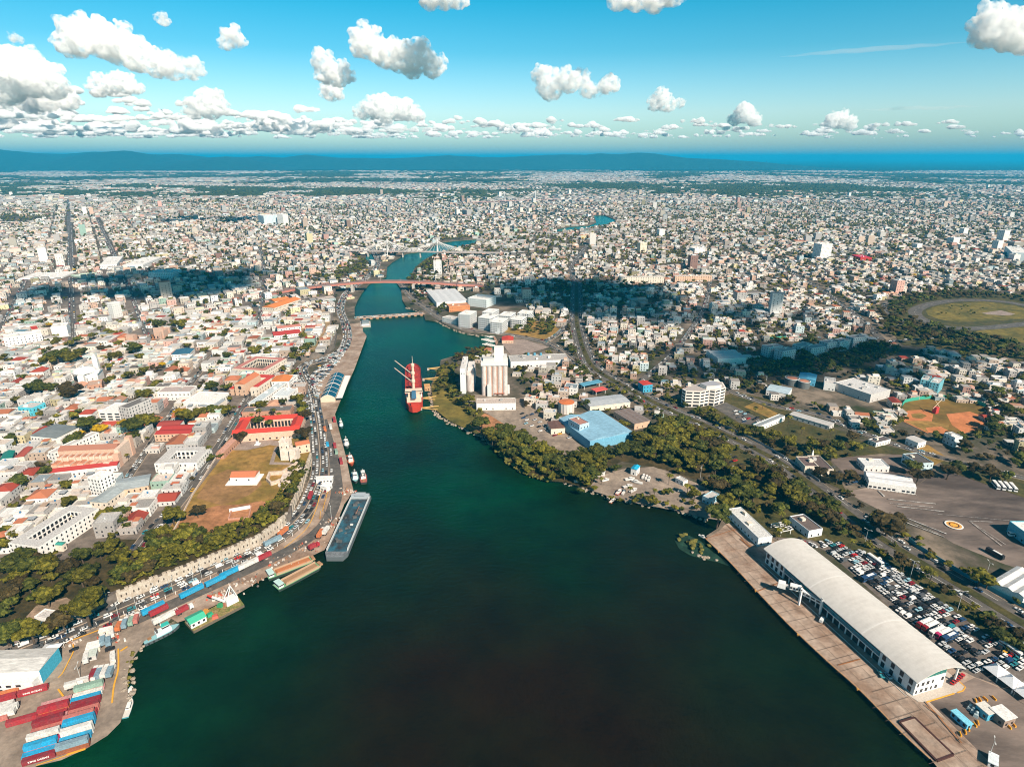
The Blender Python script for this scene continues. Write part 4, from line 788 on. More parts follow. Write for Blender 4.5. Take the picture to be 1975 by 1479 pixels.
p = P(1565, 887, Z); t = thing('obelisk', 'small white monument obelisk beside the dark-roofed base hall', 'monument', p); m = MB(); m.box((0, 0), 3.6, 3.6, -0.2, 1.2); m.box((0, 0), 2.4, 2.4, 1.2, 9, taper=0.85); m.box((0, 0), 0.7, 0.7, 9, 9.8, taper=0.33); m.build('shaft', paint('limewash', WHITE), t)
# --- airfield paint and helipad
mk = MB(); zz = GZ+0.008*_zn[0]+0.1
for a, b, w in (((1712,962),(1805,971),0.9), ((1716,970),(1800,978),0.5), ((1731,976),(1822,986),0.9), ((1730,991),(1826,1029),0.9), ((1737,998),(1810,1029),0.4), ((1740,1004),(1822,1035),0.9), ((1870,1004),(1932,1052),0.6), ((1872,1004),(1915,1006),0.6), ((1694,945),(1706,957),1.2), ((1880,1010),(1940,1050),0.4), ((1800,990),(1975,1006),0.3)):
    A, B = P(*a, zz), P(*b, zz); d = B-A; mk.box((A+B)/2, d.length, w, zz-0.02, zz, math.atan2(d.y, d.x))
for k in range(12):
    A, B = P(1675+k*8, 936+k*1.2, zz), P(1680+k*8, 942+k*1.2, zz); d = B-A; mk.box((A+B)/2, d.length, 0.35, zz-0.02, zz, math.atan2(d.y, d.x))
o = mk.build('runway_marking', mat('worn_paint', (0.55, 0.53, 0.50), var=0.6, scale=0.25, col2=(0.22, 0.19, 0.17))); o['kind'] = 'structure'
p = P(1840, 1012, zz); t = thing('helipad', 'round orange and white helipad circle painted on the dark apron', 'helipad', p); pc = 0
for r0, r1, m_ in ((4.75, 5.75, M_LINE), (3.35, 4.75, paint('helipad_orange', (0.62, 0.33, 0.09))), (2.45, 3.35, paint('helipad_brown', (0.06, 0.025, 0.015))), (0.0, 2.45, paint('helipad_yellow', (0.80, 0.36, 0.05)))):
    m = MB(); m.lathe((0, 0, 0), [(r1, 0.0), (r1, 0.05+pc), (max(r0, 0.01), 0.05+pc)], 40, cap=False); m.build('ring' if r0 else 'disc', m_, t); pc -= 0.002
# --- ball field fence and the red lighting kiosk
def fence_line(name, label, pts, h, m, z=GZ, gap=6.0, pm=None, rails=False):
    line = smooth_line(pts, z, gap); c = line[len(line)//2]; t = thing(name, label, 'fence' if rails else 'wall', (c.x, c.y, z))
    for a, b in zip(line[:-1], line[1:]):
        d = b-a; q = (a+b)/2-c; r = math.atan2(d.y, d.x); g = MB()
        if rails:
            for k in range(3): g.box(q, d.length, 0.07, h*(0.3+0.3*k), h*(0.3+0.3*k)+0.1, r, bottom=True)
        else: g.box(q, d.length+0.02, 0.18, -0.3, h, r)
        g.build('panel', m, t)
        if pm: g = MB(); g.box(a-c, 0.28, 0.28, -0.3, h+0.2, r); g.build('post', pm, t)
    return t
fence_line('outfield_fence', 'curved green outfield fence of the ball field', [(1739,788),(1745,777),(1780,770.5),(1830,768.5),(1870,773.5),(1900,785)], 4, paint('fence_green', (0.05, 0.36, 0.26)), gap=9)
fence_line('outfield_fence', 'green fence of the shaded sports ground beside the flats', [(1478,654),(1520,652),(1560,656),(1580,661)], 3, paint('fence_green'), gap=12)
fence_line('boundary_wall', 'blue-painted boundary wall between the avenue and the airfield', [(1752,1042),(1768,1056),(1815,1085),(1861,1112),(1925,1147),(1990,1180)], 3, paint('wall_blue', (0.06, 0.26, 0.33)), gap=9)
fence_line('boundary_wall', 'pale boundary wall along the north side of the avenue', [(1380,815),(1450,848),(1520,888),(1580,930)], 2.4, paint('wall_pale', (0.34, 0.36, 0.37)), gap=9)
p = P(1803, 797, Z); t = thing('scoreboard_kiosk', 'small red kiosk topped by a tilted cross of pale beams on the ball field', 'kiosk', p, 0.4)
m = MB(); m.box((0, 0), 4.5, 4, -0.2, 7); m.build('kiosk_body', paint('kiosk_red', (0.48, 0.05, 0.045)), t)
for s in (-1, 1): m = MB(); m.tube((-s*5, 0, 6), (s*5, -0.5, 15), 0.3, 5); m.build('beam', paint('beam_pale', (0.7, 0.55, 0.4)), t)
# ------------------------------------------------------------------ cruise terminal
EAV = 10.0
c, d, w, r = rect3((1472.5,1057.7), (1769.7,1317.3), (1876.6,1299.2), EAV+GZ); r += math.pi/2; occupy(c, w, d, r, 1)
TERM = (c, w, d, r)
t = thing('cruise_terminal', 'long cruise terminal hall with a pale barrel-vaulted roof', 'terminal', (c.x, c.y, GZ), r)
N = 20; RISE = 4.4; prof = [(-w/2+w*i/N, EAV+RISE*(1-(2*i/N-1)**2)) for i in range(N+1)]
M_TR = mat('terminal_roof', (0.62, 0.59, 0.55), var=0.06, scale=0.12, rough=0.55, col2=(0.58, 0.55, 0.51))
K = 64
for k in range(K):          # standing-seam roof, one strip per sheet, every other sheet a few centimetres proud
    y0, y1 = -d/2+d*k/K, -d/2+d*(k+1)/K; up = 0.05*(k % 2); g = MB()
    vs = [(x, y0, z+up) for x, z in prof]+[(x, y1, z+up) for x, z in prof]+[(x, y0, z-0.45) for x, z in prof]+[(x, y1, z-0.45) for x, z in prof]; n_ = N+1
    fs = [(i, i+1, n_+i+1, n_+i) for i in range(N)]+[(2*n_+i+1, 2*n_+i, 3*n_+i, 3*n_+i+1) for i in range(N)]+[(0, n_, 3*n_, 2*n_), (N, 2*n_+N, 3*n_+N, n_+N)]
    if k == 0: fs += [(i+1, i, 2*n_+i, 2*n_+i+1) for i in range(N)]
    if k == K-1: fs += [(n_+i, n_+i+1, 3*n_+i+1, 3*n_+i) for i in range(N)]
    g.add(vs, fs); g.build('roof_sheet', M_TR if k % 2 else mat('terminal_roof_b', (0.612, 0.582, 0.542), var=0.07, scale=0.12, rough=0.55, col2=(0.56, 0.53, 0.49)), t)
for f in (0.36, 0.70):
    g = MB(); y = d/2-d*f
    for i in range(N): g.add([(prof[i][0], y-0.5, prof[i][1]+0.12), (prof[i][0], y+0.5, prof[i][1]+0.12), (prof[i+1][0], y+0.5, prof[i+1][1]+0.12), (prof[i+1][0], y-0.5, prof[i+1][1]+0.12)], [(3, 2, 1, 0)])
    g.build('expansion_joint', paint('joint_white', (0.67, 0.645, 0.61)), t)
TW = paint('terminal_white', (0.74, 0.74, 0.73)); TB = paint('terminal_blue', (0.05, 0.42, 0.52)); TG = paint('terminal_green', (0.05, 0.34, 0.27))
xl = -w/2+1.6; BN = 21.0; BF = 17.0
for y0, y1 in ((-d/2+1.5, -d/2+1.5+BN), (d/2-1.5-BF, d/2-1.5)):
    g = MB(); g.box((xl+w*0.30, (y0+y1)/2), w*0.60, y1-y0, -0.3, EAV-1.0); g.build('end_block', TW, t)
    n_ = 4
    for fl in range(2):
        for j in range(n_):
            y = y0+(j+0.5)*(y1-y0)/n_
            g = MB(); g.box((xl-0.06, y), 0.14, 2.0, 0.7+fl*4.3, 3.7+fl*4.3); g.build('window', M_WIND, t)
for fl in range(2):
    for j in range(6):
        x = xl+w*0.60*(j+0.5)/6
        if (fl, j) in ((0, 5), (1, 4)): continue
        g = MB(); g.box((x, -d/2+1.44), 1.5 if j % 3 else 0.9, 0.14, 1.0+fl*4.2, 3.0+fl*4.2); g.build('window', M_WIND, t)
# gable infill under the vault, with its green framed clerestory
for y in (-d/2+2.0, d/2-2.0):
    g = MB(); pts = [(x, z-0.5) for x, z in prof if x < xl+w*0.62]; pts = [(xl, EAV-1.0)]+[(max(x, xl), z) for x, z in pts]+[(xl+w*0.6, EAV-1.0)]
    a = [(x, y-0.1, z) for x, z in pts]; b = [(x, y+0.1, z) for x, z in pts]; n_ = len(a); g.add(a+b, [tuple(range(n_)), tuple(range(n_, 2*n_))[::-1]]); g.build('clerestory', mat('clerestory_glass', (0.03, 0.16, 0.14), rough=0.2, var=0.2), t)
    for q in range(7):
        x = xl+w*0.6*q/6; zt = EAV-0.5+RISE*(1-(2*x/w)**2); g = MB(); g.box((x, y-0.12 if y < 0 else y+0.12), 0.25, 0.2, EAV-1.0, zt); g.build('mullion', TG, t)
for s in (-d/2+2.2, -d/6, d/6, d/2-2.2):
    g = MB(); g.tube((w/2-2.2, s, -0.3), (w/2-2.2, s, EAV+0.2), 0.55, 8); g.build('column', TW, t)
# gallery between the end blocks: blue glazed walkway on white columns
ga, gb = -d/2+1.5+BN, d/2-1.5-BF; L_ = gb-ga
g = MB(); g.box((xl+1.5, (ga+gb)/2), 3.0, L_, 4.4, 5.0, bottom=True); g.build('gallery_floor', TW, t)
k = 16
for j in range(k):
    y = ga+(j+0.5)*L_/k; g = MB(); g.box((xl+0.1, y), 0.2, L_/k-0.25, 5.0, 7.2, bottom=True); g.build('gallery_glass', mat('gallery_glass', (0.012, 0.17, 0.23), rough=0.2, var=0.25, scale=0.6), t)
    g = MB(); g.box((xl+0.6, ga+j*L_/k), 0.55, 0.55, -0.3, 4.4); g.build('column', TW, t)
    g = MB(); g.box((xl+9, y), 16, L_/k-0.3, -0.2, EAV-1.5); g.build('hall_bay', mat('hall_dark', (0.03, 0.03, 0.032)), t)
g = MB(); g.box((xl+0.0, (ga+gb)/2), 0.35, L_, 7.2, 7.5, bottom=True); g.build('gallery_rail', TB, t)
g = MB(); g.box((xl+w*0.32, 0), w*0.6, L_, EAV-1.6, EAV-1.2, bottom=True); g.build('hall_ceiling', mat('hall_dark'), t)
# plinth and kerbs
g = MB(); g.prism([(xl-2.2, -d/2+3), (xl-0.5, -d/2-2), (xl+3, -d/2-3.2), (w/2-3, -d/2-3.2), (w/2, -d/2-2), (w/2+0.6, -d/2+3), (w/2+0.6, -d/2+12), (xl+2, -d/2+12)], -0.3, 0.22); g.build('kerb_platform', mat('platform', (0.50, 0.44, 0.38), var=0.2, scale=0.3), t)
g = MB()
for a, b in (((xl+3, -d/2-3.35), (w*0.22, -d/2-3.35)), ((w*0.28, -d/2-3.35), (w/2-3, -d/2-3.35)), ((w/2-3, -d/2-3.35), (w/2, -d/2-2.1)), ((w/2+.1, -d/2-2), (w/2+0.75, -d/2+5))):
    a, b = Vector(a), Vector(b); e = b-a; g.box((a+b)/2, e.length, 0.45, -0.1, 0.34, math.atan2(e.y, e.x))
g.build('yellow_kerb', paint('kerb_yellow', (0.72, 0.36, 0.04)), t)
g = MB(); g.box((xl-3.2, 0), 0.3, d*0.96, -0.1, 0.35); g.build('kerb', paint('kerb_white', (0.6, 0.58, 0.55)), t)
def term_pt(x, y, z=0.0):
    cs, sn = math.cos(r), math.sin(r); return Vector((c.x+x*cs-y*sn, c.y+x*sn+y*cs, GZ+z))
# --- boarding bridge
q = P(1541, 1163, GZ); bt = thing('boarding_bridge', 'white boarding bridge reaching along the quay from the terminal gallery', 'boarding bridge', q, r)
x0, y0 = local(bt, term_pt(xl, d*0.12)); 
def lp(px, py, z): p_ = P(px, py, GZ+z); a = local(bt, p_); return (a[0], a[1])
A = lp(1585, 1160, 6.5); B = lp(1546, 1135, 8); C_ = lp(1524, 1129, 8)
for nm, a, b, z0, z1, ww_ in (('tunnel', A, B, 5.0, 7.6, 2.4), ('outer_tunnel', B, C_, 6.4, 9.2, 3.2)):
    a, b = Vector(a), Vector(b); e = b-a; g = MB(); g.box((a+b)/2, e.length, ww_, z0, z1, math.atan2(e.y, e.x), bottom=True); g.build(nm, TW, bt)
    for s in (-1, 1):
        m_ = Vector((-e.y, e.x)).normalized()*s*(ww_/2+0.05)
        for j in range(4):
            g = MB(); g.box(a+e*((j+0.5)/4)+m_, e.length/4*0.7, 0.08, z0+0.9, z1-0.7, math.atan2(e.y, e.x), bottom=True); g.build('window', M_WIND, bt)
e = (Vector(C_)-Vector(B)); cab = Vector(C_)+e.normalized()*4.5
g = MB(); g.box(cab, 4.6, 4.2, 5.8, 9.0, math.atan2(e.y, e.x), taper=0.3, bottom=True); g.build('cab', TW, bt)
g = MB(); g.tube((Vector(C_)+e.normalized()*0.5).to_3d()+Vector((0, 0, 7.5)), cab.to_3d()+Vector((0, 0, 7.5)), 0.9, 6); g.build('gangway', paint('gangway', (0.4, 0.4, 0.4)), bt)
for p_ in (lp(1541, 1163, 0), lp(1581, 1181, 0)):
    p_ = Vector(p_); e2 = Vector((-e.y, e.x)).normalized()
    for s in (-1.6, 1.6): g = MB(); g.box(p_+e2*s, 0.9, 0.9, 0, 10.5); g.build('leg', TW, bt)
    g = MB(); g.box(p_, 1.0, 4.4, 9.6, 10.5, math.atan2(e.y, e.x), bottom=True); g.build('crossbeam', TW, bt)
# --- quay edge: fenders, bollards, beam
qe = [(1361,1038),(1407,1082),(1461,1140),(1522,1204),(1597,1275),(1658,1329),(1736,1408),(1794,1462)]
line = smooth_line(qe, GZ, 4.0); g = MB()
for a, b in zip(line[:-1], line[1:]): e = b-a; g.box((a+b)/2+Vector((-e.y, e.x)).normalized()*-0.5, e.length, 0.5, GZ, GZ+0.45, math.atan2(e.y, e.x))
o = g.build('quay_kerb', mat('quay_kerb_orange', (0.48, 0.26, 0.12), var=0.4, scale=0.4)); o['kind'] = 'structure'
g = MB()
for a, b in zip(line[:-1], line[1:]):
    e = b-a; n_ = Vector((-e.y, e.x)).normalized(); p_ = (a+b)/2+n_*0.35; 
    g.box(p_, 2.4, 0.9, 0.2, GZ-0.1, math.atan2(e.y, e.x))
o = g.build('quay_fenders', mat('tyre_rubber', (0.03, 0.03, 0.032), rough=0.9), kind='stuff'); o['label'] = 'dark rubber fenders along the terminal quay'
for i in range(4, len(line)-2, 9):
    a = line[i]; e = (line[i+1]-line[i]).normalized(); p_ = a+Vector((e.y, -e.x))*1.5; tb = thing('bollard', 'iron mooring bollard on the terminal quay edge', 'bollard', (p_.x, p_.y, GZ), 0, 'bollards along the terminal quay'); g = MB(); g.lathe((0, 0, 0), [(0.35, 0), (0.3, 0.6), (0.55, 0.7), (0.5, 1.0), (0.1, 1.05)], 10); g.build('post', paint('bollard_orange', (0.5, 0.24, 0.05)), tb)
# expansion joints between the quay's concrete bays
g = MB(); zz = GZ+0.008*_zn[0]+0.04; qw = np.array([P(x, y, GZ).xy for x, y in [(1363,1040),(1428,1016),(1500,1075),(1470,1080),(1700,1290),(1765,1352),(1850,1420),(1900,1475),(1940,1560),(1850,1530),(1794,1460),(1736,1406),(1658,1327),(1597,1273),(1522,1202),(1461,1138),(1407,1080)]])
ca_, sa_ = math.cos(r), math.sin(r)
for k in range(-2, 34):
    for j in range(-1, 9):
        ctr = Vector((c.x, c.y))+Vector((ca_, sa_))*(-w/2-50+j*7.5)+Vector((-sa_, ca_))*(-d/2-70+k*7.5)
        if inpoly(np.array([ctr.x]), np.array([ctr.y]), qw)[0]:
            g.box(ctr+Vector((ca_, sa_))*3.7, 0.16, 7.4, zz-0.02, zz, r); g.box(ctr+Vector((-sa_, ca_))*3.7, 7.4, 0.16, zz-0.016, zz+0.004, r)
o = g.build('quay_joint', mat('joint_dark', (0.13, 0.09, 0.065))); o['kind'] = 'structure'
# painted bays and joints on the quay
g = MB(); zz = GZ+0.008*_zn[0]+0.06
for a, b, ww_ in (((1460,1140),(1512,1120),0.7), ((1617,1282),(1660,1270),0.7), ((1361,1038),(1427,1018),0.5), ((1400,1010),(1450,1052),0.5), ((1428,1038),(1448,1055),1.2), ((1785,1352),(1855,1432),0.6), ((1783,1358),(1820,1387),0.5)):
    A_, B_ = P(*a, zz), P(*b, zz); e = B_-A_; g.box((A_+B_)/2, e.length, ww_, zz-0.02, zz, math.atan2(e.y, e.x))
o = g.build('quay_marking', mat('rust_line', (0.30, 0.13, 0.05), var=0.4)); o['kind'] = 'structure'
# sunken slab with dark kerb at the lower end of the quay
w_ = [P(x, y, GZ) for x, y in [(1734,1394),(1763,1385),(1838,1456),(1806,1468)]]; cc = sum(w_, Vector())/4; ts = thing('quay_slab', 'raised concrete slab with a dark brown edge on the lower quay', 'slab', (cc.x, cc.y, GZ))
zz2 = zz-GZ+0.02
g = MB(); g.prism([(p.x-cc.x, p.y-cc.y) for p in w_], -0.1, zz2+0.12); g.build('slab', M_QUAY, ts)
for a, b in zip(w_, w_[1:]+w_[:1]): e = b-a; g = MB(); g.box(((a+b)/2-cc).xy, e.length, 0.9, -0.1, zz2+0.3, math.atan2(e.y, e.x)); g.build('edge_beam', paint('edge_brown', (0.07, 0.03, 0.025)), ts)
# --- neighbours of the terminal
block('office_building', 'long white port office with pale flat roof at the far end of the terminal quay', 'office', (1463,1038), (1490,1034), (1420,979), 6.5, GZ, (0.66,0.70,0.72), (0.60,0.60,0.58), 1, 4, par=0.3, sides=(0, 1, 3))
block('office_building', 'white customs building with dark flat roof behind the terminal', 'office', (1560,1025), (1587,1020), (1547,992), 5.5, GZ, (0.66,0.70,0.73), (0.14,0.11,0.10), 1, 4)
q = P(1505, 1024, GZ); tp_ = thing('pergola', 'white slatted pergola beside the port office', 'pergola', q, r)
for k in range(6): g = MB(); g.box((0, -5+k*2), 9, 0.4, 3.2, 3.6, bottom=True); g.build('slat', TW, tp_)
for s in (-4, 4):
    for y in (-5, 5): g = MB(); g.box((s, y), 0.4, 0.4, 0, 3.2); g.build('post', TW, tp_)
q = P(1948, 1322, GZ); tt = thing('tent', 'white peaked marquee with three tops beside the terminal forecourt', 'tent', q, r+math.pi/2); occupy(q, 22, 12, 0)
for k in range(3):
    g = MB(); x = -7.5+k*7.5; g.add([(x-3.7, -4.5, 3), (x+3.7, -4.5, 3), (x+3.7, 4.5, 3), (x-3.7, 4.5, 3), (x, 0, 6)], [(0, 1, 4), (1, 2, 4), (2, 3, 4), (3, 0, 4)]); g.build('canopy', paint('tent_white', (0.74, 0.76, 0.78)), tt)
    for sx in (-3.7, 3.7):
        for sy in (-4.5, 4.5): g = MB(); g.box((x+sx*0.97, sy*0.97), 0.18, 0.18, 0, 3); g.build('post', TW, tt)
def hut(px, py, w_, d_, h_, rz, wall, roof, label, name='hut', cat='hut'):
    q = P(px, py, GZ); t_ = thing(name, label, cat, q, rz); g = MB(); g.box((0, 0), w_, d_, -0.2, h_, 0, 0, wall); g.build('wall', M_ATTR, t_)
    g = MB(); g.box((0, 0), w_+0.7, d_+0.7, h_, h_+0.3, 0, 0, roof, bottom=True); g.build('roof', M_ATTR, t_)
    g = MB(); facade(g, w_, d_, h_, 1, 2.6, 1.2); g.build('windows', M_WIND, t_, kind='stuff'); return t_
hut(1852, 1392, 8, 3, 3, r+1.55, SKYB, (0.20,0.55,0.70), 'blue cabin beside the yellow barriers on the lower quay')
hut(1898, 1378, 6, 5, 4.2, r+1.55, (0.10,0.40,0.55), (0.62,0.60,0.55), 'blue-walled hut with pale roof, left one of two')
hut(1930, 1388, 7, 7, 4.6, r+1.55, (0.30,0.22,0.18), (0.70,0.69,0.67), 'open hut with pale roof and blue base, right one of two')
hut(1913, 1471, 6, 3, 2.6, r+0.6, WHITE, (0.66,0.72,0.74), 'white guard cabin under the lamp post at the bottom edge')
for k, (px, py) in enumerate(((1862,1412),(1868,1406),(1880,1398),(1886,1394),(1852,1416),(1946,1402),(1955,1398),(1882,1352),(1900,1348),(1917,1347),(1890,1350))):
    q = P(px, py, GZ); tb = thing('barrier', 'orange-yellow concrete barrier block on the terminal yard', 'barrier', q, r+1.2+random.uniform(-.4, .4), 'yellow barrier blocks'); g = MB(); g.box((0, 0), 2.6, 0.7, -0.1, 1.0, taper=0.15); g.build('block', paint('barrier_yellow', (0.75, 0.34, 0.03)), tb)
for px, py, rr_ in ((1849,1384,0.9),(1876,1372,0.9),(1870,1366,0.7),(1882,1380,0.8)):
    q = P(px, py, GZ); tb = thing('machine', 'grey-blue machinery unit between the cabins on the lower quay', 'machine', q, rr_, 'machinery units'); g = MB(); g.box((0, 0), 3, 2, 0, 1.6, taper=0.2); g.lathe((0.3, 0, 1.6), [(0.7, 0), (0.7, 0.9), (0.3, 1.2)], 10); g.build('casing', paint('machine_grey', (0.34, 0.42, 0.45)), tb)
for k, (px, py, h_) in enumerate(((1667,1053,13),(1718,1049,13),(1755,1115,13),(1846,1178,14),(1966,1261,14),(1907,1460,10),(1899,1118,13),(1955,1340,9),(1510,925,12),(1350,926,12),(1340,780,10))):
    pole(px, py, h_, 'tall double-armed lamp post by the terminal and avenue')
# ------------------------------------------------------------------ bridges
def deck(name, t, pts, w, th, m):
    c = t.location
    for a, b in zip(pts[:-1], pts[1:]):
        d = Vector(b)-Vector(a); n_ = Vector((-d.y, d.x, 0)).normalized()*w/2; g = MB(); vs = []
        for p_, s in ((a, 1), (b, 1)):
            p_ = Vector(p_)-c; vs += [p_+n_, p_-n_, p_-n_-Vector((0, 0, th)), p_+n_-Vector((0, 0, th))]
        g.add(vs, [(0, 1, 5, 4)[::-1], (1, 2, 6, 5)[::-1], (2, 3, 7, 6)[::-1], (3, 0, 4, 7)[::-1], (0, 3, 2, 1)[::-1], (4, 5, 6, 7)[::-1]]); g.build(name, m, t)
M_DECK = paint('bridge_deck', (0.24, 0.15, 0.12)); M_PIER = paint('bridge_pier', (0.46, 0.42, 0.38)); M_REDG = paint('girder_red', (0.44, 0.17, 0.13)); M_BW = paint('bridge_white', (0.72, 0.70, 0.68))
# floating bridge on pontoons
a, b = P(684, 613.5, 2.4), P(818, 604.5, 2.4); c = (a+b)/2; t = thing('floating_bridge', 'low floating bridge packed with traffic on a row of pontoons', 'bridge', c)
deck('deck', t, [tuple(a.lerp(b, k/8)) for k in range(9)], 11, 0.7, paint('float_deck', (0.30, 0.20, 0.15))); d = b-a; rz = math.atan2(d.y, d.x)
for k in range(11):
    p_ = a.lerp(b, (k+0.5)/11)-c; g = MB(); g.box(p_, 4.4, 13, -2.8, -0.75, rz); g.build('pontoon', paint('pontoon_rust', (0.40, 0.22, 0.13)), t)
for s in (-5.6, 5.6):
    n_ = Vector((-d.y, d.x, 0)).normalized()*s; g = MB(); g.box(n_, d.length, 0.2, 0.0, 1.1, rz, bottom=True); g.build('railing', paint('float_rail', (0.42, 0.30, 0.22)), t)
FLOAT = (a, b)
# arched red girder bridge
prof = [(520,566,10),(560,557,13),(610,551,17),(655,546,19.5),(700,542.5,21),(742,541,22.5),(800,542,21),(845,544,18),(880,547,14),(930,549,9)]
pts = [tuple(P(x, y, z)) for x, y, z in prof]; c = Vector(pts[5]); t = thing('girder_bridge', 'long reddish girder bridge arching over the river on two tall piers', 'bridge', (c.x, c.y, 0))
deck('deck', t, pts, 17, 3.4, M_REDG); ROADS.append((np.array([[q[0], q[1]] for q in pts[:5]]), 14)); ROADS.append((np.array([[q[0], q[1]-16] for q in pts[:5]]), 14)); deck('roadway', t, [(x, y, z+0.12) for x, y, z in pts], 14, 0.1, M_DECK)
for x, yb, zt in ((681,565,17),(798,566,18),(632,572,13),(862,560,13)):
    p_ = P(x, yb, 0)-Vector((c.x, c.y, 0)); g = MB(); g.box(p_, 5, 13, -1, zt, taper=0.6); g.build('pier', M_PIER, t)
for k in range(14):
    i = k/13*(len(pts)-1); j = min(int(i), len(pts)-2); q = Vector(pts[j]).lerp(Vector(pts[j+1]), i-j)-Vector((c.x, c.y, 0)); g = MB(); g.tube(q+Vector((0, -8, 0)), q+Vector((0, -8, 8)), 0.15, 5); g.build('lamp', M_BW, t)
# cable-stayed bridge
def cable_bridge(label, ends, towers, zd, zt, w, ncab, m, span, tw=2.6):
    A, B = P(*ends[0], zd), P(*ends[1], zd); c = (A+B)/2; t = thing('cable_stayed_bridge', label, 'bridge', (c.x, c.y, 0)); d = (B-A).normalized(); n_ = Vector((-d.y, d.x, 0)); o = Vector((c.x, c.y, 0))
    deck('deck', t, [tuple(A.lerp(B, k/10)) for k in range(11)], w, 2.0, m)
    for x, y in towers:
        T = P(x, y, zd); 
        for s in (-1, 1): g = MB(); q = T+n_*s*w*0.45-o; g.tube((q.x, q.y, -1), (q.x-n_.x*s*w*0.3, q.y-n_.y*s*w*0.3, zt), tw*0.5, 6, r2=tw*0.35); g.build('pylon', M_BW, t)
        for side in (-1, 1):
            for k in range(ncab):
                e = T+d*side*span*(k+1)/ncab; top = T-o; g = MB()
                for s in (-1, 1): g.tube((top.x+n_.x*s*2, top.y+n_.y*s*2, zt-1-k*0.9), (e.x-o.x+n_.x*s*w*0.45, e.y-o.y+n_.y*s*w*0.45, zd), 0.32, 4)
                g.build('cable', M_BW, t)
    for k in range(9):
        q = A.lerp(B, (k+0.5)/9)-o; g = MB(); g.box((q.x, q.y), 3, w*0.7, -1, zd-1.9); g.build('pier', M_PIER, t)
    return t
cable_bridge('white cable-stayed bridge with two pylons over the upper river', ((660,482.5),(965,487)), ((748,484),(844,485)), 16, 48, 16, 8, paint('cs_deck', (0.42, 0.36, 0.33)), 88)
cable_bridge('far cable-stayed bridge with a pinkish deck, small on the skyline of roofs', ((905,390),(1075,383.5)), ((973,387),(1032,385)), 16, 66, 18, 7, paint('cs_deck_pink', (0.50, 0.30, 0.28)), 120, tw=5)
# ------------------------------------------------------------------ containers, vehicles, boats
CONT_ME = {}
CN = {'red': (0.36,0.03,0.04), 'dark red': (0.25,0.02,0.03), 'blue': (0.02,0.33,0.58), 'white': (0.70,0.68,0.64), 'salmon': (0.52,0.17,0.14), 'orange': (0.60,0.18,0.06), 'pink': (0.60,0.30,0.29), 'green': (0.25,0.38,0.30), 'rust': (0.30,0.09,0.04), 'grey-blue': (0.22,0.33,0.40), 'magenta': (0.45,0.03,0.12)}
def font_mesh(text, size):
    cu = bpy.data.curves.new('lettering', 'FONT'); cu.body = text; cu.size = size; cu.align_x = 'CENTER'; cu.align_y = 'CENTER'; cu.extrude = 0.02; cu.resolution_u = 2; cu.offset = 0.03
    o = bpy.data.objects.new('tmp', cu); COL.objects.link(o); dg = bpy.context.evaluated_depsgraph_get(); me = bpy.data.meshes.new_from_object(o.evaluated_get(dg)); bpy.data.objects.remove(o); me.materials.clear(); me.materials.append(paint('letter_white', (0.80, 0.79, 0.77))); return me
TXT = font_mesh('KING OCEAN', 1.25)
def container_meshes(colname, L_=12.2):
    key = (colname, L_)
    if key not in CONT_ME:
        m_ = paint('container_'+colname.replace(' ', '_'), CN[colname], rough=0.55, var=0.34, scale=0.35, col2=tuple(q*0.72+0.03 for q in CN[colname])); g = MB(); H_, W_ = 2.6, 2.44; k = int(L_/0.55)
        vs = []
        for i in range(k+1):       # pressed side and roof: a trapezoid wave down the length
            x = -L_/2+L_*i/k; e = 0.0 if (i % 2 == 0 or i in (0, k)) else 0.06
            vs += [(x, -W_/2+e, 0.12), (x, -W_/2+e, H_-0.05), (x, -W_/2+0.12, H_-e*0.6), (x, W_/2-0.12, H_-e*0.6), (x, W_/2-e, H_-0.05), (x, W_/2-e, 0.12)]
        for i in range(k):
            for j in range(5): g.add([vs[i*6+j], vs[(i+1)*6+j], vs[(i+1)*6+j+1], vs[i*6+j+1]], [(0, 1, 2, 3)])
        body = g.mesh('body', [m_]); fr = MB()
        for sx in (-1, 1):
            for sy in (-1, 1): fr.box((sx*(L_/2-0.06), sy*(W_/2-0.06)), 0.16, 0.16, 0, H_+0.02)
        fr.box((0, -W_/2+0.04), L_, 0.1, 0, 0.14); fr.box((0, W_/2-0.04), L_, 0.1, 0, 0.14)
        dr = MB()
        dr.box((L_/2-0.08, 0), 0.12, W_-0.3, 0.12, H_-0.06); fr.box((-L_/2+0.08, 0), 0.1, W_-0.3, 0.12, H_-0.06)
        dr.box((L_/2, -0.02), 0.05, 0.05, 0.2, H_-0.15); dr.box((L_/2+0.01, 0.6), 0.06, 0.05, 0.2, H_-0.15)
        CONT_ME[key] = (body, fr.mesh('frame', [m_]), dr.mesh('door', [m_]))
    return CONT_ME[key]
def container(p, rz, colname, label, L_=12.2, text=False, group='shipping containers in the yard'):
    t = thing('shipping_container', label, 'container', p, rz, group)
    for nm, me in zip(('body', 'frame', 'door'), container_meshes(colname, L_)): link(nm, me, t)
    if text:
        o = link('lettering', TXT, t, loc=(0, -1.26, 1.35)); o.rotation_euler = (math.pi/2, 0, 0)
    return t
z2p = lambda x, y: (x/7.596, 1290+y/7.596)
ax = P(109, 1447)-P(55, 1463); YA = math.atan2(ax.y, ax.x); U = Vector((math.cos(YA), math.sin(YA))); V = Vector((-U.y, U.x)); O = P(80, 1456).xy
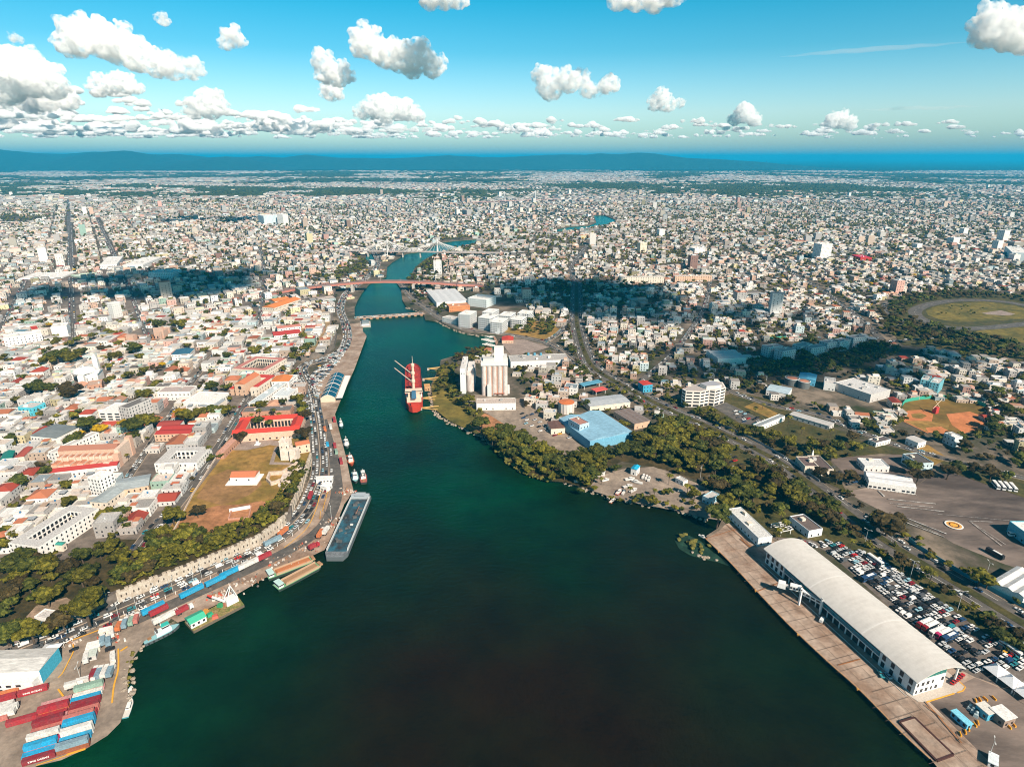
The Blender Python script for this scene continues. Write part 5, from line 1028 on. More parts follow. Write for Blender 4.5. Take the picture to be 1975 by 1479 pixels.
yard = [(625,1240,'dark red',1), (545,1205,'blue',0), (460,1150,'salmon',0), (505,1050,'red',1), (830,1085,'blue',0), (1010,1040,'blue',0), (1140,1085,'rust',0), (935,1150,'grey-blue',0), (690,935,'blue',0), (790,950,'white',0), (780,1000,'magenta',0), (1010,925,'white',0), (1240,870,'white',0), (1130,815,'blue',0), (1160,750,'blue',0), (1170,690,'blue',0), (760,850,'salmon',0), (780,790,'red',0), (790,735,'dark red',0), (845,690,'pink',0), (800,640,'red',0), (1180,690,'salmon',0), (1175,640,'red',0), (1170,590,'salmon',0), (1180,530,'dark red',0), (1010,530,'orange',0), (1350,420,'dark red',1), (1030,470,'white',0), (1420,350,'blue',0), (1420,295,'white',0), (1450,240,'pink',0), (1450,195,'red',0), (1080,360,'green',0), (1050,415,'pink',0), (880,590,'red',0), (250,345,'red',1), (260,275,'orange',0), (60,390,'red',0), (180,500,'red',0), (190,450,'white',0), (80,640,'salmon',0), (75,810,'red',0), (60,250,'white',0)]
used = {}; CITEMS = []
for x, y, cn, tx in yard:
    p = P(*z2p(x, y), GZ+2.6).xy-O; u, v = p.dot(U), p.dot(V); k = (round(u/12.7), round(v/2.62)); lvl = used.get(k, 0); used[k] = lvl+1
    q = O+U*(k[0]*12.7+((k[1]*37) % 5-2)*0.18)+V*k[1]*2.62
    t = container((q.x, q.y, GZ+0.45+lvl*2.62), YA, cn, '', text=bool(tx)); CITEMS.append([t, k, lvl, cn, tx])
rows = sorted({k[1] for _, k, *_ in CITEMS}); nth = ['first', 'second', 'third', 'fourth', 'fifth', 'sixth', 'seventh', 'eighth', 'ninth', 'tenth', 'eleventh', 'twelfth', '13th', '14th', '15th', '16th', '17th', '18th', '19th', '20th', '21st', '22nd', '23rd', '24th', '25th', '26th', '27th', '28th', '29th', '30th']
for t, k, lvl, cn, tx in CITEMS:
    row = [c for c in CITEMS if c[1][1] == k[1]]; cols = sorted({c[1][0] for c in row}); pos = cols.index(k[0])+1
    t['label'] = f'{cn} {"lettered " if tx else ""}container {"stacked " if lvl else ""}in the {nth[rows.index(k[1])]} yard row from the bottom, {nth[pos-1]} from the left'
# ---- vehicles: one mesh per kind and colour
M_TYRE = mat('tyre_rubber', (0.03, 0.03, 0.032), rough=0.9); M_CGL = mat('car_glass', (0.015, 0.02, 0.025), rough=0.1, var=0.05, spec=0.6)
CARC = {'white': (0.72,0.72,0.71), 'silver': (0.48,0.50,0.51), 'black': (0.02,0.02,0.022), 'dark grey': (0.09,0.095,0.10), 'dark red': (0.24,0.012,0.02), 'bright red': (0.50,0.02,0.02), 'dark blue': (0.02,0.06,0.14), 'pale blue': (0.28,0.48,0.56), 'teal': (0.03,0.22,0.26), 'yellow': (0.62,0.34,0.03)}
CARM = {}
def car_mesh(kind, cn):
    key = (kind, cn)
    if key in CARM: return CARM[key]
    m_ = paint('car_'+cn.replace(' ', '_'), CARC[cn], rough=0.3, var=0.06, spec=0.5); g = MB()
    def side(prof, w0, w1, mi):
        "profile in x,z swept across, narrower at the top"
        n_ = len(prof); zmin, zmax = min(p[1] for p in prof), max(p[1] for p in prof); vs = []
        for s in (-1, 1):
            for x, z in prof: vs.append((x, s*(w0+(w1-w0)*(z-zmin)/(zmax-zmin))/2, z))
        fs = [tuple(range(n_)), tuple(range(n_, 2*n_))[::-1]]+[(i, n_+i, n_+(i+1) % n_, (i+1) % n_) for i in range(n_)]
        g.add(vs, [f[::-1] for f in fs], mi)
    if kind == 'saloon':
        side([(-2.2, .3), (2.2, .3), (2.25, .62), (2.05, .82), (0.95, .95), (-1.7, .98), (-2.2, .9)], 1.76, 1.66, 0); side([(0.95, .94), (0.25, 1.36), (-0.95, 1.38), (-1.65, .97)], 1.60, 1.30, 1); side([(0.12, 1.36), (0.10, 1.42), (-0.85, 1.44), (-0.88, 1.38)], 1.34, 1.26, 0)
    elif kind == 'jeep':
        side([(-2.3, .35), (2.25, .35), (2.3, .8), (2.1, 1.02), (1.05, 1.1), (-2.25, 1.15), (-2.33, 1.0)], 1.9, 1.84, 0); side([(1.05, 1.09), (0.5, 1.62), (-2.0, 1.64), (-2.25, 1.14)], 1.76, 1.5, 1); side([(0.45, 1.62), (0.42, 1.7), (-1.98, 1.72), (-2.0, 1.64)], 1.54, 1.46, 0)
    elif kind == 'van':
        side([(-2.5, .35), (2.35, .35), (2.5, .75), (2.2, 1.15), (1.5, 1.2), (-2.5, 1.2)], 1.9, 1.9, 0); side([(2.15, 1.16), (1.5, 1.95), (1.0, 1.98), (1.0, 1.18)], 1.84, 1.6, 1); side([(1.05, 1.19), (1.4, 2.02), (-2.5, 2.05), (-2.5, 1.19)], 1.88, 1.7, 0)
    elif kind == 'pickup':
        side([(-2.6, .4), (2.5, .4), (2.55, .8), (2.35, 1.05), (1.25, 1.12), (-0.6, 1.12), (-0.62, .72), (-2.45, .72), (-2.45, 1.08), (-2.6, 1.08)], 1.85, 1.8, 0); side([(1.2, 1.1), (0.65, 1.66), (-0.4, 1.68), (-0.58, 1.1)], 1.7, 1.45, 1); side([(0.6, 1.66), (0.58, 1.73), (-0.38, 1.75), (-0.4, 1.68)], 1.5, 1.42, 0)
    for x in (-1.35, 1.38):
        for s in (-1, 1): g.tube((x, s*0.68, 0.33), (x, s*0.93, 0.33), 0.33, 8, 2)
    for s in (-1, 1): g.box((2.22, s*0.6), 0.1, 0.35, .62, .78, 0, 3)
    CARM[key] = g.mesh('car', [m_, M_CGL, M_TYRE, paint('headlight', (0.75, 0.75, 0.72))]); return CARM[key]
CARS = []     # x, y, z, rz, kind, colour, where
def add_car(p, z, rz, where, kind=None, cn=None):
    CARS.append((p[0], p[1], z, rz, kind or random.choices(['saloon', 'jeep', 'van', 'pickup'], [6, 3.5, 0.8, 1])[0], cn or random.choices(list(CARC), [9, 5.5, 3.4, 3.0, 1.0, 0.5, 1.1, 0.7, 0.7, 0.1])[0], where))
# terminal car park: rows across the lot
LOT = [(1574,1049),(1600,1044),(1612,1042),(1702,1085),(1760,1118),(1850,1180),(1925,1235),(1975,1280),(1975,1300),(1925,1290),(1905,1302),(1850,1292),(1825,1262),(1700,1150),(1640,1100)]
LOTW = np.array([P(x, y, GZ).xy for x, y in LOT]); tc, tw_, td_, tr = TERM; ux, uy = Vector((math.cos(tr), math.sin(tr))), Vector((-math.sin(tr), math.cos(tr)))
lotz = GZ+0.008*_zn[0]+0.05
ri = 0; y = -td_/2-30
yk = 0
x = tw_/2+3.5
col = 0
while x < tw_/2+70:
    y = -td_/2-40; n_ = 0
    while y < td_/2+15:
        p = tc+ux*(x+random.uniform(-.25, .25))+uy*(y+random.uniform(-.2, .2))
        if inpoly(np.array([p.x]), np.array([p.y]), LOTW)[0] and random.random() < 0.95:
            n_ += 1; add_car(p, GZ+0.35, tr+random.choice([0, math.pi])+random.uniform(-.05, .05)+0.12, ('lot', col, n_))
        y += 2.75+(2.6 if random.random() < 0.06 else 0)
    x += 5.1 if col % 2 == 0 else 6.3; col += 1
print('lot cars', len(CARS))
def traffic(line, offs, gap, where, z, p=0.9, s0=0.0, s1=1e9, flip=True):
    for k, off in enumerate(offs):
        run = 0.0; nxt = random.uniform(0, gap)
        for a, b in zip(line[:-1], line[1:]):
            d = b-a; L_ = d.length
            while nxt < run+L_:
                if s0 <= nxt <= s1 and random.random() < p:
                    q = a+d*((nxt-run)/L_)+Vector((-d.y, d.x)).normalized()*off; add_car(q, z, math.atan2(d.y, d.x)+(math.pi if flip and off > 0 else 0), (where, k, 0))
                nxt += gap*random.uniform(0.85, 1.5)
            run += L_
AV = LINES['harbour avenue below the old town wall'][0]; traffic(AV, (-5.4, -2.4, 2.4, 5.4), 6.4, 'on the harbour avenue', GZ+0.45, 0.9)
traffic(AV, (-9.5,), 6.5, 'beside the harbour avenue', GZ+0.6, 0.55, 30, 330)
FL = [Vector(FLOAT[0].xy), Vector(FLOAT[1].xy)]; traffic(FL, (-3, 0, 3), 6.5, 'on the floating bridge', 2.45, 0.9)
traffic(LINES['tree-lined avenue on the east bank'][0], (-9, -5.5, 5.5, 9), 26, 'on the tree-lined avenue', GZ+0.45, 0.85)
traffic(LINES['riverside road'][0], (-4.5, 4.5), 28, 'on the riverside road', GZ+0.45, 0.8)
traffic(LINES['street beside the fort'][0], (-3.2, 3.2), 7.5, 'on the street beside the fort', PLZ+0.5, 0.8, flip=False)
for ln_, z_, w_, nm_ in ALL_LINES:
    if nm_ == 'street': traffic(ln_, (-w_*0.27, w_*0.27), 9 if w_ < 10 else 12, 'on a side street', z_+0.5, 0.75)
def scatter(poly, n_, where, z, rz=None, gap=5.0):
    w_ = np.array([P(a, b, z).xy for a, b in poly]); got = []; x0, y0 = w_.min(0); x1, y1 = w_.max(0)
    for _ in range(n_*30):
        if len(got) >= n_: break
        x, y = random.uniform(x0, x1), random.uniform(y0, y1)
        if inpoly(np.array([x]), np.array([y]), w_)[0] and all(math.hypot(x-a, y-b) > gap for a, b in got): got.append((x, y)); add_car((x, y), z+0.5, (rz if rz is not None else random.uniform(0, 6.28))+random.choice([0, math.pi])+random.uniform(-.08, .08), (where, 0, 0))
scatter([(565,725),(585,745),(598,790),(590,800),(560,735)], 30, 'in the parking below the museum', PLZ, 0.8, 4.2)
scatter([(604,745),(600,725),(640,695),(668,668),(676,650),(660,690),(622,735)], 90, 'in the parking by the glass-vaulted terminal', GZ, 0.5, 3.9)
scatter([(603,800),(640,690),(612,705),(598,740)], 40, 'beside the glass-vaulted terminal', GZ, 0.5, 4)
scatter([(470,648),(525,650),(520,668),(480,664)], 40, 'in the parking above the riverside plaza', PLZ, 0.3, 4.4)
scatter([(985,795),(1040,800),(1070,815),(1120,835),(1100,850),(1030,830)], 26, 'in the silo yard', GZ, 0.6, 5)
scatter([(1395,782),(1475,812),(1455,820),(1425,812)], 14, 'in the park car park', GZ, 0.4, 5)
scatter([(1385,880),(1420,870),(1430,900),(1395,905)], 10, 'in the shady yard by the avenue', GZ, 0.4, 5)
scatter([(90,1232),(200,1205),(235,1215),(215,1255),(150,1280),(120,1265)], 12, 'in the harbour yard', GZ, YA+0.3, 6)
scatter([(1600,900),(1680,930),(1660,945),(1620,930)], 10, 'on the air base yard', GZ, 0.2, 6)
add_car(P(1585, 1198), GZ+0.5, tr+0.5, ('on the terminal quay', 0, 0), 'van', 'white'); add_car(P(1698, 1302), GZ+0.5, tr+1.2, ('on the terminal quay', 0, 0), 'pickup', 'teal'); add_car(P(1712, 1305), GZ+0.5, tr+1.4, ('on the terminal quay', 0, 0), 'saloon', 'pale blue')
for k, (px, py) in enumerate(((1519,1006),(1524,1020),(1544,1042),(1552,1048),(1564,1051),(1571,1054),(1585,1049),(1596,1046))): add_car(P(px, py), GZ+0.5, tr+1.5, ('behind the terminal', 0, 0))
for k in range(5): add_car(P(1838+k*4, 1318-k*3), GZ+0.6, tr+0.3, ('under the open end of the terminal', 0, 0), 'saloon', 'bright red')
cv = np.array([c[:3] for c in CARS]); cp = project(cv[:, 0], cv[:, 1], cv[:, 2]); bigc = 1/cp[2]; bigc[(cp[0] < 3) | (cp[0] > 1972) | (cp[1] > 1475)] = 0; oc = np.argsort(-bigc); AITEMS = []
for i in oc[:300]:
    x, y, z, rz, kind, cn, wh = CARS[i]; o = link('parked_car' if wh[0] == 'lot' else 'car', car_mesh(kind, cn), loc=(x, y, z), rz=rz); tag(o, 'car', 'car', 'cars in the terminal car park' if wh[0] == 'lot' else 'cars along the harbour and streets')
    if wh[0] == 'lot': AITEMS.append((o, f'{cn} {kind}', wh[1], wh[2], None))
    else: AITEMS.append((o, f'{cn} {kind}', None, None, (wh[0], x, y)))
for o, ds, c_, n_, oth in AITEMS:
    if oth is None: o['label'] = f'{ds} in the {nth[c_]} car-park row from the terminal, {nth[n_-1] if n_ <= 30 else str(n_)+"th"} from the near end'
grp = {}
for o, ds, c_, n_, oth in AITEMS:
    if oth: grp.setdefault((ds, oth[0]), []).append((math.hypot(oth[1], oth[2]), o))
for (ds, wh), l in grp.items():
    l.sort(key=lambda k: k[0])
    for i, (_, o) in enumerate(l): o['label'] = f'{ds} {wh}' if len(l) == 1 else f'{ds} {wh}, {nth[i] if i < 30 else str(i+1)+"th"} from the near end'
def car_mass(idx):
    Vs = []; Fs = []; Cs = []; o = 0
    for i in idx:
        x, y, z, rz, kind, cn, _ = CARS[i]; c_, s_ = math.cos(rz), math.sin(rz)
        v = np.array([(-2.2,-.85,.25),(2.2,-.85,.25),(2.2,.85,.25),(-2.2,.85,.25),(-2.2,-.85,.9),(2.2,-.85,.85),(2.2,.85,.85),(-2.2,.85,.9),(-1.5,-.75,.9),(.9,-.75,.9),(.9,.75,.9),(-1.5,.75,.9),(-1.0,-.62,1.45),(.3,-.62,1.45),(.3,.62,1.45),(-1.0,.62,1.45)]); f = np.array([(0,1,5,4),(1,2,6,5),(2,3,7,6),(3,0,4,7),(4,5,6,7),(8,9,13,12),(9,10,14,13),(10,11,15,14),(11,8,12,15),(12,13,14,15)])
        Vs.append(np.c_[v[:, 0]*c_-v[:, 1]*s_+x, v[:, 0]*s_+v[:, 1]*c_+y, v[:, 2]+z]); Fs.append(f+o); o += 16; q = np.array([*CARC[cn], 1.0]); Cs.append(np.array([q]*5+[(0.02, 0.025, 0.03, 1)]*4+[q]))
    ob = link('cars', quads_mesh0('cars', np.concatenate(Vs), np.concatenate(Fs), np.concatenate(Cs), mat('car_paint', attr='Col', rough=0.35, var=0.05)), kind='stuff'); ob['label'] = 'farther cars in traffic and parking lots'
def quads_mesh0(name, V_, F_, C_, m_):
    me = bpy.data.meshes.new(name); me.from_pydata(V_.tolist(), [], F_.tolist()); a = me.attributes.new('Col', 'FLOAT_COLOR', 'FACE'); a.data.foreach_set('color', C_.astype(np.float32).ravel()); me.materials.append(m_); return me
car_mass(oc[300:]); print('cars', len(CARS))
# ---- trailers, trucks and buses
def trailer(p, rz, cn, label, cab=None, L_=12.2, group='trailers along the quay road'):
    t = thing('trailer' if not cab else 'truck', label, 'trailer' if not cab else 'truck', p, rz, group)
    for nm, me in zip(('body', 'frame', 'door'), container_meshes(cn, L_)): link(nm, me, t, loc=(0, 0, 1.25))
    g = MB(); g.box((0, 0), L_, 1.0, 0.9, 1.25, bottom=True); g.build('chassis', paint('chassis', (0.06, 0.06, 0.06)), t)
    for x in (-L_/2+1.2, -L_/2+2.5)+((L_/2+1.6,) if cab else ()):
        for s in (-1, 1): g = MB(); g.tube((x, s*0.75, 0.5), (x, s*1.2, 0.5), 0.5, 10); g.build('wheel', M_TYRE, t)
    if cab:
        g = MB(); g.box((L_/2+1.7, 0), 2.2, 2.4, 0.6, 3.1, taper=0.15); g.build('cab', paint('cab_'+cab, CN[cab]), t); g = MB(); g.box((L_/2+2.76, 0), 0.1, 2.0, 1.8, 2.8); g.build('windscreen', M_CGL, t)
    return t
def dirpx(a, b, z=GZ): d = P(*b, z)-P(*a, z); return math.atan2(d.y, d.x)
ra = dirpx((300,1178), (480,1090)); zq = GZ+0.5
for px, py, cn, cab, L_, lab in ((371,1147,'blue',None,13.6,'bright blue trailer on the quay road above the tug'), (417,1126,'blue',None,12.2,'bright blue trailer in the middle of the line on the quay road'), (445,1110,'blue',None,12.2,'bright blue trailer farthest along the line on the quay road'), (297,1180,'blue',None,12.2,'blue trailer parked side by side with the red one'), (308,1184,'red',None,10,'red trailer parked side by side with the blue one'), (480,1094,'white',None,13.6,'white trailer beyond the blue trailers on the quay road'), (511,1079,'red',None,9,'red lettered trailer beyond the white one on the quay road'), (321,1196,'white',None,13.6,'white trailer at the water side of the quay road'), (352,1183,'red','white',7,'small red and white truck beside the crane pontoon'), (547,1031,'orange',None,9,'orange trailer stuck in the avenue below the gate'), (527,1049,'grey-blue',None,12.2,'pale blue tank trailer in the avenue traffic'), (599,962,'red','red',7,'red truck in the avenue traffic below the wall')):
    trailer(P(px, py, GZ)+Vector((0, 0, 0.55)), ra if px < 530 else dirpx((530,1038), (560,1012)) if px < 560 else dirpx((600,962), (606,945)), cn, lab, cab, L_)
for px, py, cn, L_, lab in ((645,812,'red',9,'red container on the quay near the glass-vaulted terminal'), (638,826,'white',9,'pale container beside the quay road bend'), (627,830,'orange',7,'orange container at the roadside'), (632,860,'blue',6,'small blue container at the roadside'), (646,862,'red',7,'red container end to end with the green one'), (649,874,'green',7,'green container end to end with the red one'), (658,892,'red',9,'red container nearest the red tug')):
    container(P(px, py, GZ)+Vector((0, 0, 0.5)), dirpx((px, py), (px-3, py-14)), cn, lab, L_, group='containers scattered along the quay')
for k, (px, py, cn, ang) in enumerate(((200,1243,'grey-blue',1.7),(211,1244,'grey-blue',1.7),(220,1277,'white',1.75),(217,1228,'white',1.75),(168,1277,'white',1.65),(231,1215,'orange',1.4),(242,1210,'grey-blue',1.5),(255,1205,'green',1.5),(264,1201,'salmon',1.5),(182,1308,'dark red',1.45),(192,1307,'grey-blue',1.45),(203,1305,'white',1.45),(214,1303,'grey-blue',1.45),(140,1328,'white',YA),(162,1320,'white',YA),(75,1303,'white',YA+.3))):
    trailer(P(px, py, GZ)+Vector((0, 0, 0.4)), YA+ang if ang != YA else YA, cn, f'short {cn} box truck in the harbour yard', 'white', 5.5, 'short box trucks in the harbour yard')
TR = [o for o in bpy.data.objects if o.get('group') == 'short box trucks in the harbour yard']; place_labels([[o, o['label'][:-20]+'parked', o.location.x, o.location.y] for o in TR])
for k, (x_, y_) in enumerate(((175,620),(150,650),(120,680),(95,640),(130,700))):
    trailer(P(*z2p(x_, y_), GZ)+Vector((0, 0, 0.3+0.0*k)), YA, 'white', f'white tank trailer in the cluster at the left yard edge, {nth[k]} of five', None, 6, 'white tank trailers')
BUSM = {}
def bus(px, py, rz, cn, label, L_=11.5, z=GZ+0.4):
    t = thing('bus', label, 'bus', P(px, py, z), rz, 'parked buses'); c_ = {**CN, **CARC}[cn]
    g = MB(); g.box((0, 0), L_, 2.5, 0.35, 3.2, taper=0.12); g.build('body', paint('bus_white', (0.70, 0.70, 0.69)) if cn in ('dark red', 'magenta') else paint('bus_'+cn.replace(' ', '_'), c_), t); g = MB(); g.box((-L_/2+1.2, 0), 2.46, 2.56, 0.3, 3.26, taper=0.1); g.build('front_panel', paint('bus_'+cn.replace(' ', '_'), c_), t); g = MB(); g.box((0, 0), L_-0.6, 2.52, 1.6, 2.5, taper=0.03); g.box((0, 0), L_+0.04, 2.1, 1.5, 2.6); g.build('window_band', M_CGL, t)
    g = MB(); g.box((L_*0.1, 0), L_*0.5, 1.5, 3.2, 3.4, taper=0.1); g.build('roof_unit', paint('limewash', WHITE), t)
    for x in (-L_*0.3, L_*0.32):
        for s in (-1, 1): g = MB(); g.tube((x, s*0.9, 0.45), (x, s*1.27, 0.45), 0.45, 10); g.build('wheel', M_TYRE, t)
for px, py, cn, lab in ((1782,1205,'dark red','red-fronted white coach, left one of three in the car park'), (1793,1211,'dark red','red-fronted white coach, right one of three in the car park'), (1806,1221,'white','white coach in the middle of the car park'), (1818,1225,'magenta','white and magenta coach in the car park'), (1830,1232,'dark blue','blue and white coach in the car park'), (1674,1117,'dark blue','small blue bus near the far end of the car park'), (1687,1083,'white','white coach crossways at the verge of the car park'), (1948,1255,'white','white coach along the verge at the near end of the car park')):
    bus(px, py, tr+(0.12 if px not in (1687, 1948) else 1.57), cn, lab, z=lotz)
for k in range(4): bus(1920+k*11, 938+k*1.5, dirpx((1915,930), (1926,943)), 'white', f'white bus parked at the top of the airfield, {nth[k]} of four from the left', 11, GZ+0.45)
for px, py, lab in ((1962,1034,'white bus beside the blue-walled hangar'), ): bus(px, py, dirpx((1950,1033), (1970,1035)), 'white', lab)
bus(1918, 1071, dirpx((1912,1066), (1930,1076)), 'black', 'black coach standing alone on the airfield', 11)
# ---- boats
def hull(t, L_, B_, h, m, bow=0.32, stern=0.85, z0=-0.6, mdeck=None, name='hull', bul=0.4):
    out = [(-L_/2, -B_/2*stern), (-L_*0.2, -B_/2), (L_/2-L_*bow, -B_/2), (L_/2-L_*bow*0.5, -B_*0.36), (L_/2-L_*bow*0.15, -B_*0.16), (L_/2, 0)]; out = out+[(x, -y) for x, y in out[-2::-1]]
    g = MB(); n_ = len(out); lo = [(x*0.95, y*0.8, z0) for x, y in out]; up = [(x, y, h+max(0, x/L_)*bul*1.5) for x, y in out]; g.add(lo+up, [(i, (i+1) % n_, n_+(i+1) % n_, n_+i) for i in range(n_)]); g.build(name, m, t)
    g = MB(); g.add([(x*0.985, y*0.95, z-bul*0.6) for x, y, z in up], [tuple(range(n_))]); g.build('deck', mdeck or m, t); return out
def tug(px, py, rz, L_, hullc, deckc, housec, label, roofc=None):
    t = thing('tugboat', label, 'tugboat', P(px, py, 0), rz, 'tugs and workboats along the quay'); B_ = L_*0.32
    hull(t, L_, B_, 2.0, paint('hull_%d' % (sum(hullc)*1000), hullc), mdeck=paint('deck_%d' % (sum(deckc)*1000), deckc))
    g = MB(); g.box((L_*0.05, 0), L_*0.42, B_*0.66, 1.6, 4.0, taper=0.1); g.build('deckhouse', paint('house_%d' % (sum(housec)*1000), housec), t)
    g = MB(); g.box((L_*0.12, 0), L_*0.2, B_*0.5, 4.0, 6.2, taper=0.2); g.build('wheelhouse', paint('limewash', WHITE), t); g = MB(); g.box((L_*0.12, 0), L_*0.205, B_*0.51, 4.9, 5.7, taper=0.12); g.build('windows', M_WIND, t)
    g = MB(); g.box((L_*0.12, 0), L_*0.22, B_*0.54, 6.2, 6.4); g.build('roof', paint('roof_%d' % (sum(roofc or WHITE)*1000), roofc or WHITE), t)
    g = MB(); g.tube((L_*0.02, 0, 4), (L_*0.02, 0, 9.5), 0.12, 5); g.tube((L_*0.02, -1, 8), (L_*0.02, 1, 8), 0.07, 4); g.build('mast', paint('limewash', WHITE), t)
    for s in (-1, 1): g = MB(); g.lathe((-L_*0.12, s*B_*0.18, 3.9), [(0.5, 0), (0.45, 2)], 8); g.build('funnel', paint('funnel_dark', (0.08, 0.07, 0.07)), t)
    g = MB()
    for s in (-1, 1):
        for k in range(6): g.tube((-L_*0.4+k*L_*0.13, s*B_*0.49, 1.2), (-L_*0.4+k*L_*0.13, s*B_*0.56, 1.2), 0.45, 8)
    g.build('tyre_fenders', M_TYRE, t, kind='stuff'); g = MB(); g.box((-L_*0.33, 0), L_*0.1, B_*0.3, 1.5, 2.4); g.build('winch', paint('winch', (0.3, 0.16, 0.08)), t)
tug(313, 1225, dirpx((292,1234), (338,1211)), 19, (0.10,0.12,0.13), (0.24,0.46,0.50), (0.60,0.68,0.70), 'blue and white tug with green upper deck moored at the quay corner', (0.04,0.42,0.36))
qa = lambda a, b: dirpx(a, b, 0)
tug(658, 822, qa((655,810), (660,834)), 14, (0.05,0.10,0.12), (0.20,0.40,0.42), WHITE, 'white workboat nearest the glass-vaulted terminal'); tug(668, 858, qa((664,845), (671,870)), 17, (0.08,0.10,0.10), (0.30,0.34,0.33), WHITE, 'white workboat behind the red tug')
tug(676, 890, qa((672,874), (680,900)), 19, (0.34,0.06,0.03), (0.50,0.12,0.05), CREAM, 'red and orange tug with cream house along the quay'); tug(685, 923, qa((683,908), (688,936)), 18, (0.06,0.07,0.07), (0.42,0.34,0.26), WHITE, 'black-hulled white tug touching the quay above the barge'); tug(701, 924, qa((703,938), (700,908)), 18, (0.05,0.05,0.05), (0.35,0.10,0.08), WHITE, 'tug with red bulwark moored outside the black-hulled one')
def small_boat(px, py, rz, L_, hc, label, cab=True, z=0.0, group='small boats'):
    t = thing('motorboat', label, 'boat', P(px, py, z), rz, group); hull(t, L_, L_*0.3, 0.9, paint('hull_%d' % (sum(hc)*1000), hc), mdeck=paint('deck_pale', (0.62, 0.60, 0.56)), z0=-0.3, bul=0.2)
    if cab: g = MB(); g.box((L_*0.05, 0), L_*0.3, L_*0.2, 0.7, 1.9, taper=0.12); g.build('cabin', paint('limewash', WHITE), t); g = MB(); g.box((L_*0.05, 0), L_*0.305, L_*0.205, 1.25, 1.65, taper=0.05); g.build('windows', M_WIND, t)
small_boat(252, 1337, qa((250,1345), (253,1325)), 9, (0.14,0.40,0.46), 'white and turquoise launch tied to the ragged quay'); small_boat(248, 1366, qa((244,1380), (252,1354)), 12, (0.10,0.38,0.46), 'long pale blue launch below the turquoise one'); small_boat(1355, 1036, qa((1349,1033), (1362,1039)), 6, WHITE, 'small white boat at the corner of the terminal quay')
for k, (px, py, an, L_, hc, lab) in enumerate(((1215,924,0.3,9,WHITE,'white motorboat on stands left of the blue shed'), (1228,930,2.6,10,WHITE,'white cruiser with orange cover in the boat yard'), (1241,919,1.2,8,WHITE,'white boat in the row beside the blue shed, left one'), (1247,921,1.2,8,WHITE,'white boat in the row beside the blue shed, middle one'), (1252,924,1.2,8,WHITE,'white boat in the row beside the blue shed, right one'), (1194,949,1.0,10,(0.50,0.10,0.06),'red boat pulled up on the shore'), (1211,938,0.4,9,PALEG,'grey boat hull on the bank, left one'), (1222,946,0.7,9,PALEG,'grey boat hull on the bank, right one'), (1182,966,0.9,9,(0.5,0.14,0.07),'orange boat lying in the shallows'), (1150,917,0.2,11,WHITE,'white yacht with turquoise cover at the left of the boat yard'), (1168,926,0.4,7,WHITE,'small white boat at the left of the boat yard'), (1312,947,0.0,4,WHITE,'round white tender on the yard'), (1115,928,0.2,7,WHITE,'white boat under the shore trees'), (1203,950,1.1,7,WHITE,'narrow white boat beside the red one'))):
    small_boat(px, py, an, L_, hc, lab, z=GZ+0.9 if py < 955 else 0.1, group='boats in the boat yard')
for k in range(14):
    px, py = 934+(k % 5)*4.2+(k//5)*2, 646+(k//5)*9+(k % 5)*1.2; small_boat(px, py, 0.1, 12, WHITE, f'white marina yacht, {nth[k]} from the road', group='yachts at the marina jetty')
t = thing('jetty', 'narrow brown marina jetty', 'jetty', P(957, 660, 0), dirpx((952,646), (963,676))); g = MB(); g.box((0, 0), 48, 4, 1.2, 1.7); g.build('planks', paint('jetty_brown', (0.36, 0.22, 0.15)), t)
block('boat_shed', 'small shed with a bright blue roof in the boat yard', 'shed', (1217,903), (1228,906), (1231,898), 6, GZ, WHITE, (0.02,0.36,0.58), 1, pitch=1.0, rmat=M_RIB)
block('boat_shed', 'long narrow grey-roofed shed under the trees behind the boat yard', 'shed', (1303,922), (1318,930), (1322,924), 4, GZ, WHITE, PALEG, 1); block('boat_shed', 'pale-roofed boathouse with blue tarps at the slipway', 'shed', (1355,957), (1370,964), (1380,950), 5, GZ, (0.3,0.5,0.6), PALEG, 1); block('boat_shed', 'low red-roofed shelter at the back of the boat yard', 'shed', (1148,909), (1167,911), (1168,907), 3.5, GZ, WHITE, RED, 1)
p = [P(x, y, 0.3) for x, y in [(1320,988),(1350,973),(1365,983),(1348,996)]]; cc = sum(p, Vector())/4; m = MB(); m.add([(q.x, q.y, z) for q, z in zip(p, (0.1, 3.0, 3.0, 0.1))]+[(q.x, q.y, -1) for q in p], [(0, 3, 2, 1)[::-1], (0, 4, 5, 1), (1, 5, 6, 2), (2, 6, 7, 3), (3, 7, 4, 0)]); o = m.build('slipway', M_QUAY); tag(o, 'sloping pale concrete slipway into the water', 'slipway')
# rocks along the banks, tufts on the quay edge, the sand spit by the terminal quay
def rocks(pts, label, n_per, col, z0=0.0, sp=1.6, name='shore_rocks', size=(0.5, 1.9)):
    ln2 = smooth_line(pts, 0.6, 5.0); g = MB(); rg = random.Random(len(pts)); v, f = ICO[1]
    for a, b in zip(ln2[:-1], ln2[1:]):
        for _ in range(n_per):
            q = a.lerp(b, rg.random()); s = rg.uniform(*size); o_ = Vector((rg.gauss(0, sp), rg.gauss(0, sp), z0+rg.uniform(-0.2, 1.4))); e = [rg.uniform(0.7, 1.2) for _ in v]
            g.add([(q.x+o_.x+p_[0]*s*k_, q.y+o_.y+p_[1]*s*k_, o_.z+p_[2]*s*0.6*k_) for p_, k_ in zip(v, e)], f.tolist())
    o = g.build(name, col, kind='stuff'); o['label'] = label
M_ROCK = mat('shore_rock', (0.42, 0.35, 0.28), var=0.5, scale=0.8, col2=(0.24, 0.19, 0.14)); M_TUFT = mat('shore_tuft', (0.10, 0.10, 0.02), var=0.5, scale=0.6, col2=(0.18, 0.15, 0.03))
